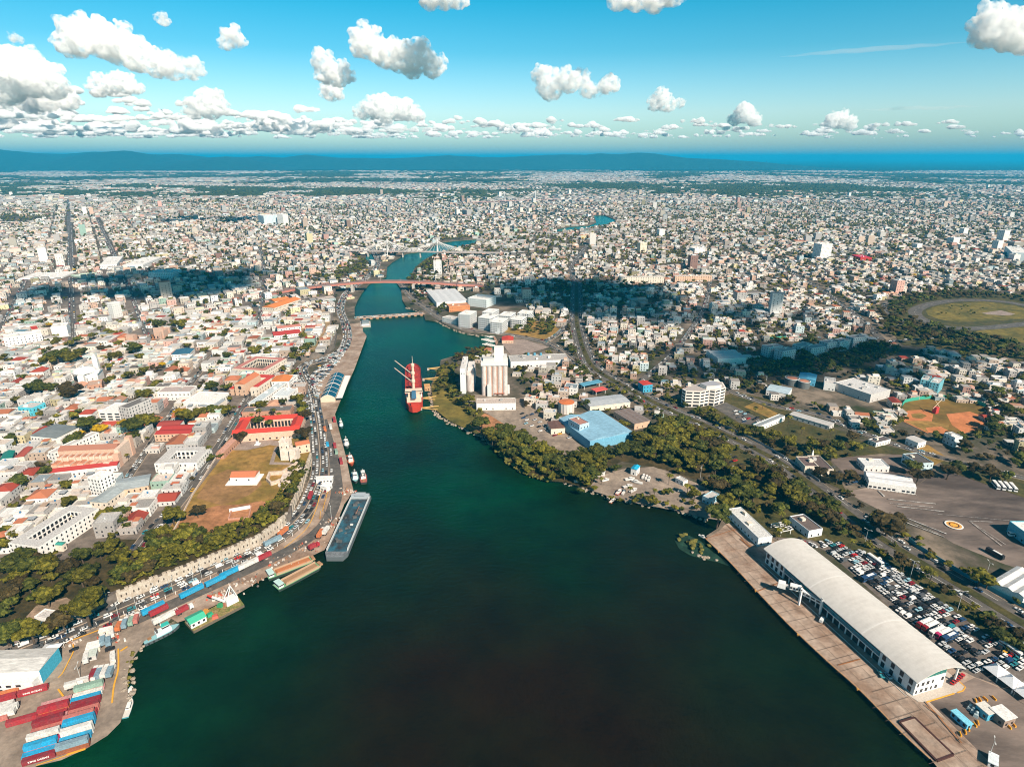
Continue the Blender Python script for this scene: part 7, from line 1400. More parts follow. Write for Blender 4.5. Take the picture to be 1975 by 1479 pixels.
# patches of green between the houses
gn = np.array([mnoise.fractal(Vector((x/260, y/260, 3.1)), 0.8, 2.1, 4) for x, y in zip(X, Y)])
far_n = np.array([mnoise.fractal(Vector((x/1500, y/1500, 7.7)), 0.8, 2.1, 5) for x, y in zip(X, Y)])
u = RNG.random(len(X))
pgreen = np.where(old, 0.17, np.where(PX < river_x(PY), 0.34, 0.50))+np.clip(gn, -0.4, 0.6)*0.45
pgreen = np.where(PY < 392, 0.50+far_n*1.3, pgreen); pgreen = np.where(PY < 360, 0.62+far_n*1.9+np.clip(350-PY, 0, 28)*0.012, pgreen); pgreen = np.where(wood, 1.1, pgreen)
is_tree = u < pgreen
hb = ~is_tree
sh = is_tree & (PY < 420); X = X+np.where(sh, RNG.normal(0, 14, len(X)), 0); Y = Y+np.where(sh, RNG.normal(0, 14, len(X)), 0)
HX, HY, HW, HD, HR, HP, HPY, HDE, HZB, HOLD = [q[hb] for q in (X, Y, WD, DP, RT, PX, PY, DE, ZB, old)]
N = len(HX)
fl = RNG.choice([1, 2, 3, 4], N, p=[0.54, 0.33, 0.10, 0.03]); HH = fl*3.1+RNG.uniform(0.2, 1.2, N)
tower = (RNG.random(N) < 0.004) & ~HOLD & (HDE > 900); HH = np.where(tower, RNG.uniform(18, 38, N), HH); HW = np.where(tower, 18, HW); HD = np.where(tower, 16, HD)
bigb = (RNG.random(N) < 0.02) & (HDE > 800); HW = np.where(bigb, HW*2.2, HW); HD = np.where(bigb, HD*1.5, HD)
HH = np.where(HOLD, RNG.choice([3.6, 4.6, 6.6, 7.6, 10.5], N, p=[0.24, 0.26, 0.26, 0.18, 0.06])+RNG.uniform(-0.4, 0.6, N), HH)
HH = np.where(HDE > 5200, RNG.uniform(5, 10, N), HH)
RI = RNG.choice(len(ROOFC), N, p=ROOFP); WI = RNG.choice(len(WALLC), N, p=WALLP)
OLDP = np.array([18, 13, 9, 5, 7, 7, 18, 2, 6.5, 4, 1.0, 2, 1.5, 5]); RI = np.where(HOLD, RNG.choice(len(ROOFC), N, p=OLDP/OLDP.sum()), RI); OLDW = np.array([18, 8, 3, 9, 8, 3, 4, 2, 4, 22, 2, 2]); WI = np.where(HOLD, RNG.choice(len(WALLC), N, p=OLDW/OLDW.sum()), WI)
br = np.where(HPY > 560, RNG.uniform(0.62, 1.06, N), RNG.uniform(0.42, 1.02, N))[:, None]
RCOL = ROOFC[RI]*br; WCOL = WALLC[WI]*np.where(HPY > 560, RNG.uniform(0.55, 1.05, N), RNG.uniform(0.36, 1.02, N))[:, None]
# the 300 that show largest become houses of their own
area = HW*HD*250/HDE**3*1e4+HW*HH/HDE**2; area[(HP < 5) | (HP > 1970) | (HPY > 1470)] = 0
order = np.argsort(-area); NEAR = order[:300]; REST = order[300:]
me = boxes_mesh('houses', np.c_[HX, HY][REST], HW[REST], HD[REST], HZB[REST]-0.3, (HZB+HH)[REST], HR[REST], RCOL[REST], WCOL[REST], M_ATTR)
o = link('houses', me, kind='stuff'); o['label'] = 'dense low houses of the city beyond the nearest streets'
# roof huts, upper rooms, dark openings on the ones still near enough
sel = REST[(RNG.random(len(REST)) < 0.5) & (HDE[REST] < 2600)]; k = len(sel)
me = boxes_mesh('roof_rooms', np.c_[HX, HY][sel]+RNG.normal(0, 1.6, (k, 2)), HW[sel]*RNG.uniform(0.25, 0.6, k), HD[sel]*RNG.uniform(0.25, 0.6, k), (HZB+HH)[sel]-0.2, (HZB+HH)[sel]+RNG.uniform(1.2, 3.2, k), HR[sel], ROOFC[RNG.choice(len(ROOFC), k, p=ROOFP)], WALLC[RNG.choice(len(WALLC), k, p=WALLP)], M_ATTR)
o = link('roof_rooms', me, kind='stuff'); o['label'] = 'upper rooms and stair huts on the roofs of the farther houses'
def windows_mass():
    s = REST[HDE[REST] < 1500]; V = []; Q = []
    for i in s:
        cs, sn = math.cos(HR[i]), math.sin(HR[i])
        for sx, sy, half, run in ((0, -1, HD[i]/2, HW[i]), (-1, 0, HW[i]/2, HD[i]), (1, 0, HW[i]/2, HD[i]), (0, 1, HD[i]/2, HW[i])):
            nx, ny = sx*cs-sy*sn, sx*sn+sy*cs
            if nx*(-HX[i])+ny*(-HY[i]) < 0: continue
            tx, ty = -ny, nx
            for f_ in range(max(1, int(HH[i]//3.1))):
                z = HZB[i]+f_*3.1+1.0
                for q in (-0.3, 0.02, 0.32):
                    if random.random() < 0.3: continue
                    cx, cy_ = HX[i]+nx*(half+0.06)+tx*q*run, HY[i]+ny*(half+0.06)+ty*q*run; w = 0.6; h = 1.4 if f_ else 1.7
                    V += [(cx-tx*w, cy_-ty*w, z), (cx+tx*w, cy_+ty*w, z), (cx+tx*w, cy_+ty*w, z+h), (cx-tx*w, cy_-ty*w, z+h)]
    V = np.array(V, np.float32); F = np.arange(len(V)).reshape(-1, 4)
    o = link('windows', quads_mesh('windows', V, F, None, mat('dark_opening', (0.03, 0.03, 0.035), rough=0.3, var=0.1)), kind='stuff'); o['label'] = 'dark doors and windows of the farther houses'
windows_mass()
# ------------------------------------------------------------------ the nearest 300 houses, each with its parts
M_WIN = mat('window_dark', (0.028, 0.03, 0.036), rough=0.25, var=0.1)
M_TILE = mat('roof_tile', attr='Col', var=0.35, scale=0.9, rough=0.9, stretch=(0.3, 2.5))
M_ROOF = mat('flat_roof', attr='Col', var=0.5, scale=0.22, rough=0.9, detail=8)
WN = ['cream', 'buff', 'tan', 'pale', 'grey', 'salmon', 'pale blue', 'ochre', 'dark grey', 'white', 'brick red', 'green']
RN = ['white', 'pale grey', 'mid grey', 'slate grey', 'beige', 'pinkish', 'bright white', 'dark grey', 'terracotta', 'blue-grey', 'blue', 'rust', 'black', 'bright red']
HITEMS = []
def near_house(i):
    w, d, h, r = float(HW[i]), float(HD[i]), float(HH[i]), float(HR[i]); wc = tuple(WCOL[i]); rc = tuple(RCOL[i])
    t = thing('house', 'house', 'house', (float(HX[i]), float(HY[i]), float(HZB[i])), r, 'houses of the nearest streets')
    pitched = RI[i] in (8, 11, 13) and h < 9
    mb = MB(); p = 0.32
    if pitched:
        mb.box((0, 0), w, d, -0.3, h, 0, 0, wc)
        mb.build('wall', M_ATTR, t)
        g = MB(); g.gable((0, 0), w, d, h+0.02, h+min(w, d)*0.22, 0, 0, rc, over=0.35, hip=random.choice([0, d*0.4])); g.build('roof', M_TILE, t)
    else:
        pr = random.uniform(0.35, 0.9)
        for (x0, x1, y0, y1) in ((-w/2, w/2, -d/2, -d/2+p), (-w/2, w/2, d/2-p, d/2), (-w/2, -w/2+p, -d/2+p, d/2-p), (w/2-p, w/2, -d/2+p, d/2-p)):
            mb.box(((x0+x1)/2, (y0+y1)/2), x1-x0, y1-y0, -0.3, h+pr, 0, 0, wc)
        mb.build('wall', M_ATTR, t)
        g = MB(); g.box((0, 0), w-2*p, d-2*p, h-0.25, h, 0, 0, rc); rf = g.build('roof', M_ROOF, t)
        q = random.random()
        if q < 0.62:
            g = MB(); a, b_ = w*random.uniform(0.25, 0.5), d*random.uniform(0.25, 0.5); hh = random.uniform(1.6, 2.8)
            c = (random.choice([-1, 1])*(w/2-p-a/2-0.3), random.choice([-1, 1])*(d/2-p-b_/2-0.3))
            g.box(c, a, b_, h, h+hh, 0, 0, WALLC[random.randrange(len(WALLC))]*0.95); g.box(c, a+0.4, b_+0.4, h+hh, h+hh+0.16, 0, 0, ROOFC[random.choice([0, 1, 2, 4, 8])])
            g.build('stair_hut', M_ATTR, rf)
        if q > 0.45:
            g = MB(); c = (random.uniform(-0.3, 0.3)*w, random.uniform(-0.3, 0.3)*d, h)
            g.lathe(c, [(0.62, 0.05), (0.66, 1.1), (0.5, 1.35), (0.15, 1.45)], 10, 0, random.choice([(0.03, 0.03, 0.03), (0.05, 0.16, 0.32), (0.5, 0.5, 0.5)])); g.build('water_tank', M_ATTR, rf)
        if random.random() < 0.3:
            g = MB(); g.box((random.uniform(-0.2, 0.2)*w, random.uniform(-0.2, 0.2)*d), w*0.35, d*0.4, h+1.9, h+2.0, 0, 0, random.choice([(0.34, 0.36, 0.38), (0.5, 0.16, 0.09), (0.42, 0.30, 0.22), (0.55, 0.55, 0.55)]), bottom=True)
            for s in (-1, 1): g.box((s*w*0.16, -d*0.18), 0.15, 0.15, h, h+1.9, 0, 0, (0.4, 0.4, 0.4))
            g.build('lean_to_roof', M_ATTR, rf)
    g = MB(); fl_ = max(1, int(h//3.1))
    for nx, ny, half, run in ((0, -1, d/2, w), (-1, 0, w/2, d), (1, 0, w/2, d), (0, 1, d/2, w)):
        k = max(2, int(run/2.9))
        for f_ in range(fl_):
            for j in range(k):
                if random.random() < 0.18: continue
                q = (j+0.5)/k*run-run/2; ww = 0.5; door = f_ == 0 and j % 3 == 0
                z0 = f_*3.1+(0.05 if door else 1.05); z1 = f_*3.1+2.35
                tx, ty = -ny, nx; cx, cy_ = nx*(half+0.05)+tx*q, ny*(half+0.05)+ty*q
                g.quad((cx-tx*ww, cy_-ty*ww, z0), (cx+tx*ww, cy_+ty*ww, z0), (cx+tx*ww, cy_+ty*ww, z1), (cx-tx*ww, cy_-ty*ww, z1))
    if g.v: g.build('windows', M_WIN, t, kind='stuff')
    storey = {1: 'one-storey', 2: 'two-storey', 3: 'three-storey', 4: 'four-storey'}.get(fl_, 'tall')
    HITEMS.append([t, f'{WN[WI[i]]} {storey} house with {RN[RI[i]]} roof', float(HX[i]), float(HY[i])])
for i in NEAR: near_house(i)
place_labels(HITEMS)
# ------------------------------------------------------------------ trees
def leaf_mat(name, c1, c2, c3):
    m = bpy.data.materials.new(name); m.use_nodes = True; n = m.node_tree.nodes; L = m.node_tree.links; b = n['Principled BSDF']
    b.inputs['Roughness'].default_value = 0.75; b.inputs['Specular IOR Level'].default_value = 0.15
    geo = n.new('ShaderNodeNewGeometry'); t = n.new('ShaderNodeTexNoise'); t.inputs['Scale'].default_value = 0.42; t.inputs['Detail'].default_value = 6; t.inputs['Roughness'].default_value = 0.75
    L.new(geo.outputs['Position'], t.inputs['Vector']); r = n.new('ShaderNodeValToRGB'); ramp(r, [(0.34, c1), (0.50, c2), (0.66, c3)]); L.new(t.outputs['Fac'], r.inputs[0])
    t2 = n.new('ShaderNodeTexNoise'); t2.inputs['Scale'].default_value = 0.035; t2.inputs['Detail'].default_value = 2; L.new(geo.outputs['Position'], t2.inputs['Vector'])
    mr = n.new('ShaderNodeMapRange'); mr.inputs[1].default_value = 0.35; mr.inputs[2].default_value = 0.65; mr.inputs[3].default_value = 0.65; mr.inputs[4].default_value = 1.25; L.new(t2.outputs['Fac'], mr.inputs[0])
    mx = n.new('ShaderNodeMix'); mx.data_type = 'RGBA'; mx.blend_type = 'MULTIPLY'; mx.inputs[0].default_value = 1; L.new(r.outputs[0], mx.inputs[6]); L.new(mr.outputs[0], mx.inputs[7]); L.new(mx.outputs[2], b.inputs['Base Color'])
    return m
LEAF = {'dark green': leaf_mat('leaf_dark_green', (0.008, 0.013, 0.004), (0.042, 0.052, 0.009), (0.15, 0.145, 0.022)),
        'olive green': leaf_mat('leaf_olive', (0.014, 0.016, 0.003), (0.074, 0.070, 0.008), (0.22, 0.185, 0.022)),
        'deep brown-green': leaf_mat('leaf_brown', (0.012, 0.011, 0.006), (0.045, 0.034, 0.012), (0.095, 0.065, 0.02)),
        'light green': leaf_mat('leaf_light_green', (0.02, 0.024, 0.004), (0.11, 0.105, 0.012), (0.26, 0.21, 0.03)),
        'yellow-leaved': leaf_mat('leaf_yellow', (0.12, 0.08, 0.004), (0.34, 0.21, 0.006), (0.55, 0.34, 0.01))}
M_TRUNK = mat('bark', (0.09, 0.065, 0.045), var=0.4, scale=2.0)
def crown_data(seed, lobes=9, leaves=420, flat=0.72, sub=2):
    rng = np.random.default_rng(seed); v, f = ICO[sub]; V = []; F = []; o = 0
    cs = [(0, 0, 0.1, 0.62)]
    for k in range(lobes-1):
        a = k*2.4+rng.uniform(-.4, .4); q = rng.uniform(0.35, 0.80); cs.append((q*math.cos(a), q*math.sin(a), rng.uniform(-0.3, 0.5), rng.uniform(0.20, 0.44)))
    for x, y, z, r_ in cs:
        q = v*(1+0.22*rng.standard_normal(len(v)))[:, None]*r_; q[:, 2] *= 0.8
        V.append(q+np.array((x, y, z))); F.append(f+o); o += len(v)
    # leaf sprays standing off the lobes
    C = np.array(cs); pick = rng.integers(0, len(cs), leaves); d = rng.standard_normal((leaves, 3)); d /= np.linalg.norm(d, axis=1)[:, None]; d[:, 2] = np.abs(d[:, 2])*0.9-0.25
    c = C[pick, :3]+d*C[pick, 3:]*rng.uniform(0.9, 1.28, leaves)[:, None]
    e1 = rng.standard_normal((leaves, 3)); e2 = rng.standard_normal((leaves, 3)); s = rng.uniform(0.05, 0.13, leaves)[:, None]
    e1 *= s/np.linalg.norm(e1, axis=1)[:, None]; e2 *= s/np.linalg.norm(e2, axis=1)[:, None]
    tri = np.stack([c-e1-e2*0.5, c+e1-e2*0.5, c+e2], 1).reshape(-1, 3); V.append(tri); F.append(np.arange(leaves*3).reshape(-1, 3)+o)
    V = np.concatenate(V); V[:, 2] *= flat
    return V, np.concatenate(F)
CROWN = [crown_data(s, lobes=random.choice([8, 10, 12]), leaves=380) for s in range(7)]
CROWN_ME = {(k, s): quads_mesh('crown', CROWN[s][0], CROWN[s][1], None, LEAF[k]) for k in LEAF for s in range(len(CROWN))}
TRUNK_ME = []
for s in range(3):
    mb = MB(); rg = random.Random(s)
    mb.tube((0, 0, -1.0), (0.04, 0.02, -0.25), 0.075, 7, r2=0.055)
    for k in range(4):
        a = k*1.6+rg.random(); mb.tube((0.04, 0.02, -0.3), (0.4*math.cos(a), 0.4*math.sin(a), 0.15), 0.045, 5, r2=0.015)
    TRUNK_ME.append(mb.mesh('trunk', [M_TRUNK]))
TREES = []      # x, y, z, crown radius, crown height factor, kind
def tree(x, y, z, r, kind=None): TREES.append((x, y, z, r, kind or random.choices(list(LEAF), [5, 6, 2.4, 4, 0.15])[0]))
def tree_px(px, py, rp, z=GZ, kind=None):
    "one tree by its crown in the photograph: centre and radius in pixels"
    q = P(px, py, z); d = project(q.x, q.y, z)[2]; r = rp*d/FPX
    q = P(px, py+rp*0.25, z+r*0.9); tree(q.x, q.y, z, r, kind)
def wood_px(poly, z, gap, r0, r1, kinds=None, seed=0, p=1.0):
    rng = random.Random(seed); w = np.array([P(a, b, z).xy for a, b in poly]); x0, y0 = w.min(0); x1, y1 = w.max(0); y = y0; C_ = []
    while y < y1:
        x = x0
        while x < x1:
            xx, yy = x+rng.uniform(-.42, .42)*gap, y+rng.uniform(-.42, .42)*gap
            if rng.random() < p: C_.append((xx, yy))
            x += gap
        y += gap
    C_ = np.array(C_); C_ = C_[inpoly(C_[:, 0], C_[:, 1], w)]; C_ = C_[free(C_[:, 0], C_[:, 1], 1.0)] if len(C_) else C_
    for xx, yy in C_: TREES.append((float(xx), float(yy), z, r0*0.8+(r1*1.12-r0*0.8)*rng.random()**1.2, rng.choice(kinds) if kinds else random.choices(list(LEAF), [5, 6, 2, 3, 0.0])[0]))
DG, OG, BG, YL = 'dark green', 'olive green', 'deep brown-green', 'yellow-leaved'
for a in ((333,990,22,PLZ,OG),(380,984,14,PLZ,BG),(313,1026,18,PLZ,OG),(463,842,13,PLZ,BG),(588,832,16,PLZ,BG),(586,800,14,PLZ,BG),(575,765,13,PLZ,OG),
  (408,880,10,PLZ,DG),(425,876,8,PLZ,DG),(497,812,13,PLZ,DG),(520,812,12,PLZ,DG),(535,808,10,PLZ,DG),(172,815,20,PLZ,DG),(195,828,15,PLZ,YL),(145,845,18,PLZ,DG),(155,833,12,PLZ,YL),(240,812,12,PLZ,YL),(262,822,22,PLZ,DG),(285,805,22,PLZ,OG),(228,815,8,PLZ,DG),(255,840,15,PLZ,DG),(235,838,8,PLZ,YL),
  (280,760,16,PLZ,OG),(360,800,20,PLZ,OG),(345,795,14,PLZ,YL),(390,795,14,PLZ,OG),(415,790,14,PLZ,DG),(440,788,14,PLZ,OG),(357,780,9,PLZ,OG),(408,745,14,PLZ,DG),(440,765,9,PLZ,OG),(490,675,13,PLZ,OG),(515,680,10,PLZ,OG),(555,645,8,PLZ,DG),(548,648,7,PLZ,DG),(585,642,8,PLZ,OG),(505,778,13,PLZ,OG),(545,772,10,PLZ,DG),(490,780,9,PLZ,OG),
  (65,745,17,PLZ,DG),(95,745,16,PLZ,DG),(140,755,20,PLZ,BG),(125,748,14,PLZ,BG),(110,655,12,PLZ,OG),(150,652,12,PLZ,DG),(135,658,10,PLZ,OG),(178,645,10,PLZ,OG),(110,685,18,PLZ,DG),(90,692,16,PLZ,OG),(135,690,18,PLZ,OG),(155,680,14,PLZ,DG),(70,705,10,PLZ,OG),(195,670,11,PLZ,BG),(210,668,10,PLZ,BG),(262,670,15,PLZ,DG),(270,685,12,PLZ,OG),(220,687,13,PLZ,OG),(212,728,11,PLZ,OG),(215,640,10,PLZ,OG),(310,625,13,PLZ,DG),(350,625,13,PLZ,OG),(30,768,10,PLZ,OG),(110,800,12,PLZ,OG),(100,785,9,PLZ,OG),
  (205,990,18,PLZ,OG),(225,1005,17,PLZ,DG),(200,1010,16,PLZ,OG),(235,985,16,PLZ,DG),(215,1030,12,PLZ,OG),(245,1010,12,PLZ,DG),(40,925,18,PLZ,DG),(85,908,14,PLZ,DG),(5,935,14,PLZ,BG),(5,855,16,PLZ,OG),(28,1075,20,PLZ,DG),(55,1050,8,PLZ,OG),(10,1050,16,PLZ,OG),(30,1030,14,PLZ,OG),(45,1012,11,PLZ,OG),(10,1020,14,PLZ,DG),(130,1000,8,PLZ,OG),(150,1062,10,PLZ,OG),(175,1060,6,PLZ,OG),(345,852,9,PLZ,OG),(115,960,7,PLZ,OG),
  (165,1170,36,PLZ,OG),(180,1150,26,PLZ,DG),(120,1195,24,PLZ,BG),(60,1215,26,PLZ,OG),(90,1210,18,PLZ,OG),(10,1215,30,PLZ,DG),
  (930,815,18,GZ,DG),(905,770,14,GZ,OG),(860,730,10,GZ,DG),(870,745,10,GZ,DG),(1108,800,10,GZ,DG),(1130,775,12,GZ,DG),(1715,1000,32,GZ,BG),(1690,1005,20,GZ,BG),(1770,915,20,GZ,BG),(1760,895,18,GZ,DG),(1640,915,18,GZ,BG),(1615,920,14,GZ,BG),(1830,905,18,GZ,BG),(1850,900,16,GZ,DG),(1880,900,16,GZ,BG),(1912,910,18,GZ,BG),(1940,915,14,GZ,DG),(1890,1110,22,GZ,OG),(1905,1120,16,GZ,OG),(1830,840,9,GZ,BG),(1795,1068,11,GZ,OG),(1830,1083,11,GZ,OG),(1775,1035,8,GZ,OG),(1965,888,12,GZ,DG),
  (1385,990,26,GZ,DG),(1400,970,22,GZ,OG),(1340,950,14,GZ,OG),(1310,905,10,GZ,OG),(1285,945,9,GZ,OG),(1335,965,8,GZ,OG),(1500,1030,8,GZ,OG),(1510,1018,8,GZ,OG),(1120,944,9,GZ,DG),(1255,962,13,GZ,OG),(1237,954,11,GZ,DG),(1224,960,10,GZ,OG),(1268,966,9,GZ,OG),(1132,930,10,GZ,OG),(1147,938,8,GZ,OG),(1290,944,10,GZ,DG),(1335,950,10,GZ,OG),(1318,962,6,GZ,OG),(1180,958,7,GZ,OG),(1196,962,7,GZ,OG),(1160,900,12,GZ,OG),(1190,898,12,GZ,DG),(1345,975,8,GZ,OG),(1300,975,9,GZ,OG),(1315,980,7,GZ,DG),(1285,968,8,GZ,OG)):
    tree_px(*a)
wood_px([(0,1095),(40,1082),(120,1095),(215,1050),(300,1042),(330,1045),(420,1036),(455,1025),(340,1080),(240,1125),(215,1105),(150,1120),(60,1150),(25,1185),(0,1190)], PLZ, 7.4, 4.0, 6.6, seed=1, p=0.85)
wood_px([(0,1185),(50,1165),(150,1120),(210,1110),(215,1135),(150,1165),(60,1205),(0,1235)], PLZ, 8, 4.5, 7, seed=31, p=0.75)
wood_px([(238,1137),(235,1112),(330,1072),(430,1036),(500,998),(540,978),(575,938),(590,905),(580,932),(562,965),(540,1000),(500,1028),(350,1090)], PLZ, 5.6, 3.2, 5.2, seed=2)
wood_px([(500,1000),(575,925),(598,915),(590,930),(576,955),(560,990),(535,1012),(515,1015)], PLZ, 6, 3, 4.6, seed=3)
wood_px([(937,842),(985,830),(1020,862),(1060,872),(1100,884),(1190,870),(1250,842),(1300,815),(1345,838),(1395,868),(1400,905),(1345,920),(1280,897),(1200,885),(1165,900),(1140,935),(1134,943),(1090,930),(1062,928),(1020,916),(978,889),(956,866),(938,846)], GZ, 7.0, 4.5, 7.0, [DG, OG, OG, DG], 4)
wood_px([(1260,838),(1300,815),(1345,838),(1395,868),(1400,900),(1350,915),(1280,880)], GZ, 7, 4.5, 6.5, [BG, OG, BG], 5, 0.8)
wood_px([(1345,930),(1405,905),(1460,905),(1560,965),(1625,1015),(1600,1030),(1560,1000),(1480,1000),(1400,990)], GZ, 8, 4.5, 7.0, [DG, OG, BG], 6, 0.75)
wood_px([(1440,885),(1560,955),(1640,1020),(1625,1030),(1520,980),(1440,920)], GZ, 8, 4.5, 6.5, [DG, BG], 7, 0.8)
wood_px([(1600,1025),(1650,1045),(1720,1090),(1800,1140),(1900,1210),(1985,1265),(1985,1235),(1905,1180),(1780,1105),(1690,1050),(1640,1015)], GZ, 6.5, 2.8, 4.6, [DG, OG, BG], 8, 0.85)
wood_px([(1860,1195),(1900,1200),(1990,1250),(1990,1290),(1940,1255)], GZ, 6.5, 3.5, 5.5, [DG, BG], 9, 0.9)
wood_px([(1390,835),(1440,830),(1560,870),(1640,850),(1700,862),(1640,885),(1590,890),(1600,930),(1560,915),(1470,865)], GZ, 9, 4, 6.5, [DG, BG, OG], 10, 0.72)
wood_px([(1300,790),(1330,788),(1375,800),(1440,835),(1500,850),(1440,848),(1370,822)], GZ, 7, 3.5, 5.5, [DG, OG], 11, 0.9)
wood_px([(1400,745),(1450,715),(1470,740),(1560,790),(1640,835),(1720,840),(1745,860),(1660,825),(1560,800),(1490,775)], GZ, 10, 4, 7, [DG, BG], 12, 0.6)
wood_px([(1690,600),(1740,572),(1850,560),(1985,575),(1985,583),(1930,575),(1850,577),(1790,583),(1762,596),(1760,608),(1800,632),(1850,640),(1900,650),(1990,680),(1990,700),(1900,684),(1800,672),(1745,662),(1700,640)], GZ, 10, 4.5, 7.5, [DG, BG], 13, 0.85)
wood_px([(1790,605),(1840,590),(1950,590),(1890,600),(1880,612)], GZ, 17, 2.5, 3.5, [DG], 14, 0.6)
wood_px([(1560,655),(1700,665),(1750,680),(1700,700),(1560,730),(1470,735),(1470,715),(1530,690)], GZ, 10, 4.5, 7, [DG], 15, 0.85)
wood_px([(1895,770),(1935,765),(1960,800),(1930,850),(1900,850),(1905,815)], GZ, 9, 4.5, 7, [BG, DG], 16, 0.85)
wood_px([(1700,845),(1900,845),(1980,880),(1975,915),(1880,890),(1800,870)], GZ, 11, 4, 6.5, [DG, BG], 17, 0.45)
wood_px([(848,705),(880,690),(885,760),(930,790),(930,815),(900,800),(860,770),(840,760)], GZ, 7, 2.5, 4.5, [OG, OG, DG], 18, 0.7)
wood_px([(880,690),(900,676),(945,672),(945,690),(990,690),(990,700),(880,700)], GZ, 7, 3, 5, [OG, BG], 19, 0.8)
wood_px([(990,625),(1020,612),(1060,615),(1075,635),(1060,650),(1000,640)], GZ, 9, 4, 7, [OG, DG], 20, 0.6)
wood_px([(510,745),(600,700),(620,690),(590,700),(572,720),(580,760),(598,800),(600,830),(580,820),(570,770),(545,765)], PLZ, 8, 3, 5, [OG, DG], 21, 0.5)
wood_px([(540,695),(600,665),(615,680),(570,698)], PLZ, 7.5, 3.5, 5, [OG, DG], 22, 0.8)
wood_px([(1002,740),(1030,735),(1080,760),(1085,800),(1060,790),(1010,760)], GZ, 9, 3, 5, [OG, DG], 23, 0.5)
wood_px([(1085,700),(1110,640),(1118,700),(1150,735),(1130,740)], GZ, 10, 4, 6, [DG], 24, 0.6)
wood_px([(690,500),(712,508),(690,525),(640,545),(560,560),(530,570),(520,555),(600,545),(660,525)], GZ, 12, 4, 7, [DG, OG], 25, 0.7)
wood_px([(805,520),(840,495),(880,480),(915,474),(900,490),(850,520),(830,560),(815,590),(795,575),(780,560),(790,540)], GZ, 10, 4, 7, [DG, BG], 26, 0.8)
wood_px([(820,598),(870,560),(890,575),(850,610),(835,612)], GZ, 10, 4, 6.5, [DG], 27, 0.8)
wood_px([(1020,560),(1060,545),(1110,550),(1160,545),(1180,570),(1120,575),(1060,565)], GZ, 13, 5, 8, [DG, BG], 28, 0.8)
av_ = LINES['tree-lined avenue on the east bank'][0]
for i in range(len(av_)-1):
    d = av_[i+1]-av_[i]; n_ = Vector((-d.y, d.x)).normalized()
    for off, pr, r0, r1 in ((0, 0.35, 1.5, 2.6), (-14, 0.7, 2.2, 4.2), (14, 0.7, 2.2, 4.2), (-17, 0.5, 3, 5), (18, 0.4, 3, 5)):
        if random.random() < pr: q = av_[i]+d*random.random()+n_*off; tree(q.x, q.y, GZ, random.uniform(r0, r1), random.choice([DG, OG, BG]))
wl_ = [P(a, b, GZ).xy for a, b in [(229,1162),(300,1133),(350,1113),(430,1081),(500,1051),(539,1023),(563,990),(569,972),(581,947),(594,905)]]
for a, b in zip(wl_[:-1], wl_[1:]):
    d = b-a; k = int(d.length/3.6); n_ = Vector((-d.y, d.x)).normalized()
    for i in range(k):
        for off in (3.2, 6.5, 10):
            if random.random() < 0.8: q = a+d*((i+random.random())/k)+n_*(off+random.uniform(-1, 1)); tree(q.x, q.y, PLZ, random.uniform(1.9, 3.3), random.choice([DG, OG, OG, 'light green']))
for x, y, z, w_, d_ in zip(X[is_tree], Y[is_tree], ZB[is_tree], WD[is_tree], PY[is_tree]):
    if d_ > 385: tree(x, y, z, min(w_*random.uniform(0.3, 0.52), 7))
FARX, FARY, FARW = X[is_tree & (PY <= 385)], Y[is_tree & (PY <= 385)], WD[is_tree & (PY <= 385)]
# small trees squeezed between the houses
for i in range(0, N, 2):
    if HDE[i] < 2400 and random.random() < (0.35 if HOLD[i] else 0.95):
        a = random.uniform(0, 6.28); q = 0.62*max(HW[i], HD[i]); x, y = HX[i]+q*math.cos(a), HY[i]+q*math.sin(a)
        tree(x, y, HZB[i], random.uniform(1.8, 3.4))
tv = np.array([(t[0], t[1], t[2], t[3]) for t in TREES]); tp = project(tv[:, 0], tv[:, 1], tv[:, 2]+tv[:, 3])
big = tv[:, 3]/tp[2]; big[(tp[0] < 5) | (tp[0] > 1970) | (tp[1] > 1475)] = 0; order = np.argsort(-big)
KN = {DG: 'dark green', OG: 'olive green', BG: 'brown-green', YL: 'yellow-leaved', 'light green': 'light green'}
TITEMS = []
for k, i in enumerate(order[:300]):
    x, y, z, r_, kind = TREES[i]; s = k % len(CROWN); hgt = r_*random.uniform(1.0, 1.35)
    t = thing('tree', 'tree', 'tree', (x, y, z), random.uniform(0, 6.28), 'broad-leaved trees of the harbour city')
    o = link('crown', CROWN_ME[(kind, s)], t); o.scale = (r_, r_, r_); o.location = (0, 0, hgt)
    o = link('trunk', TRUNK_ME[k % 3], t); o.scale = (r_, r_, hgt); o.location = (0, 0, hgt)
    sz = 'broad' if r_ > 6 else ('small' if r_ < 4 else 'rounded')
    TITEMS.append([t, f'{sz} {KN[kind]} tree', x, y])
place_labels(TITEMS)
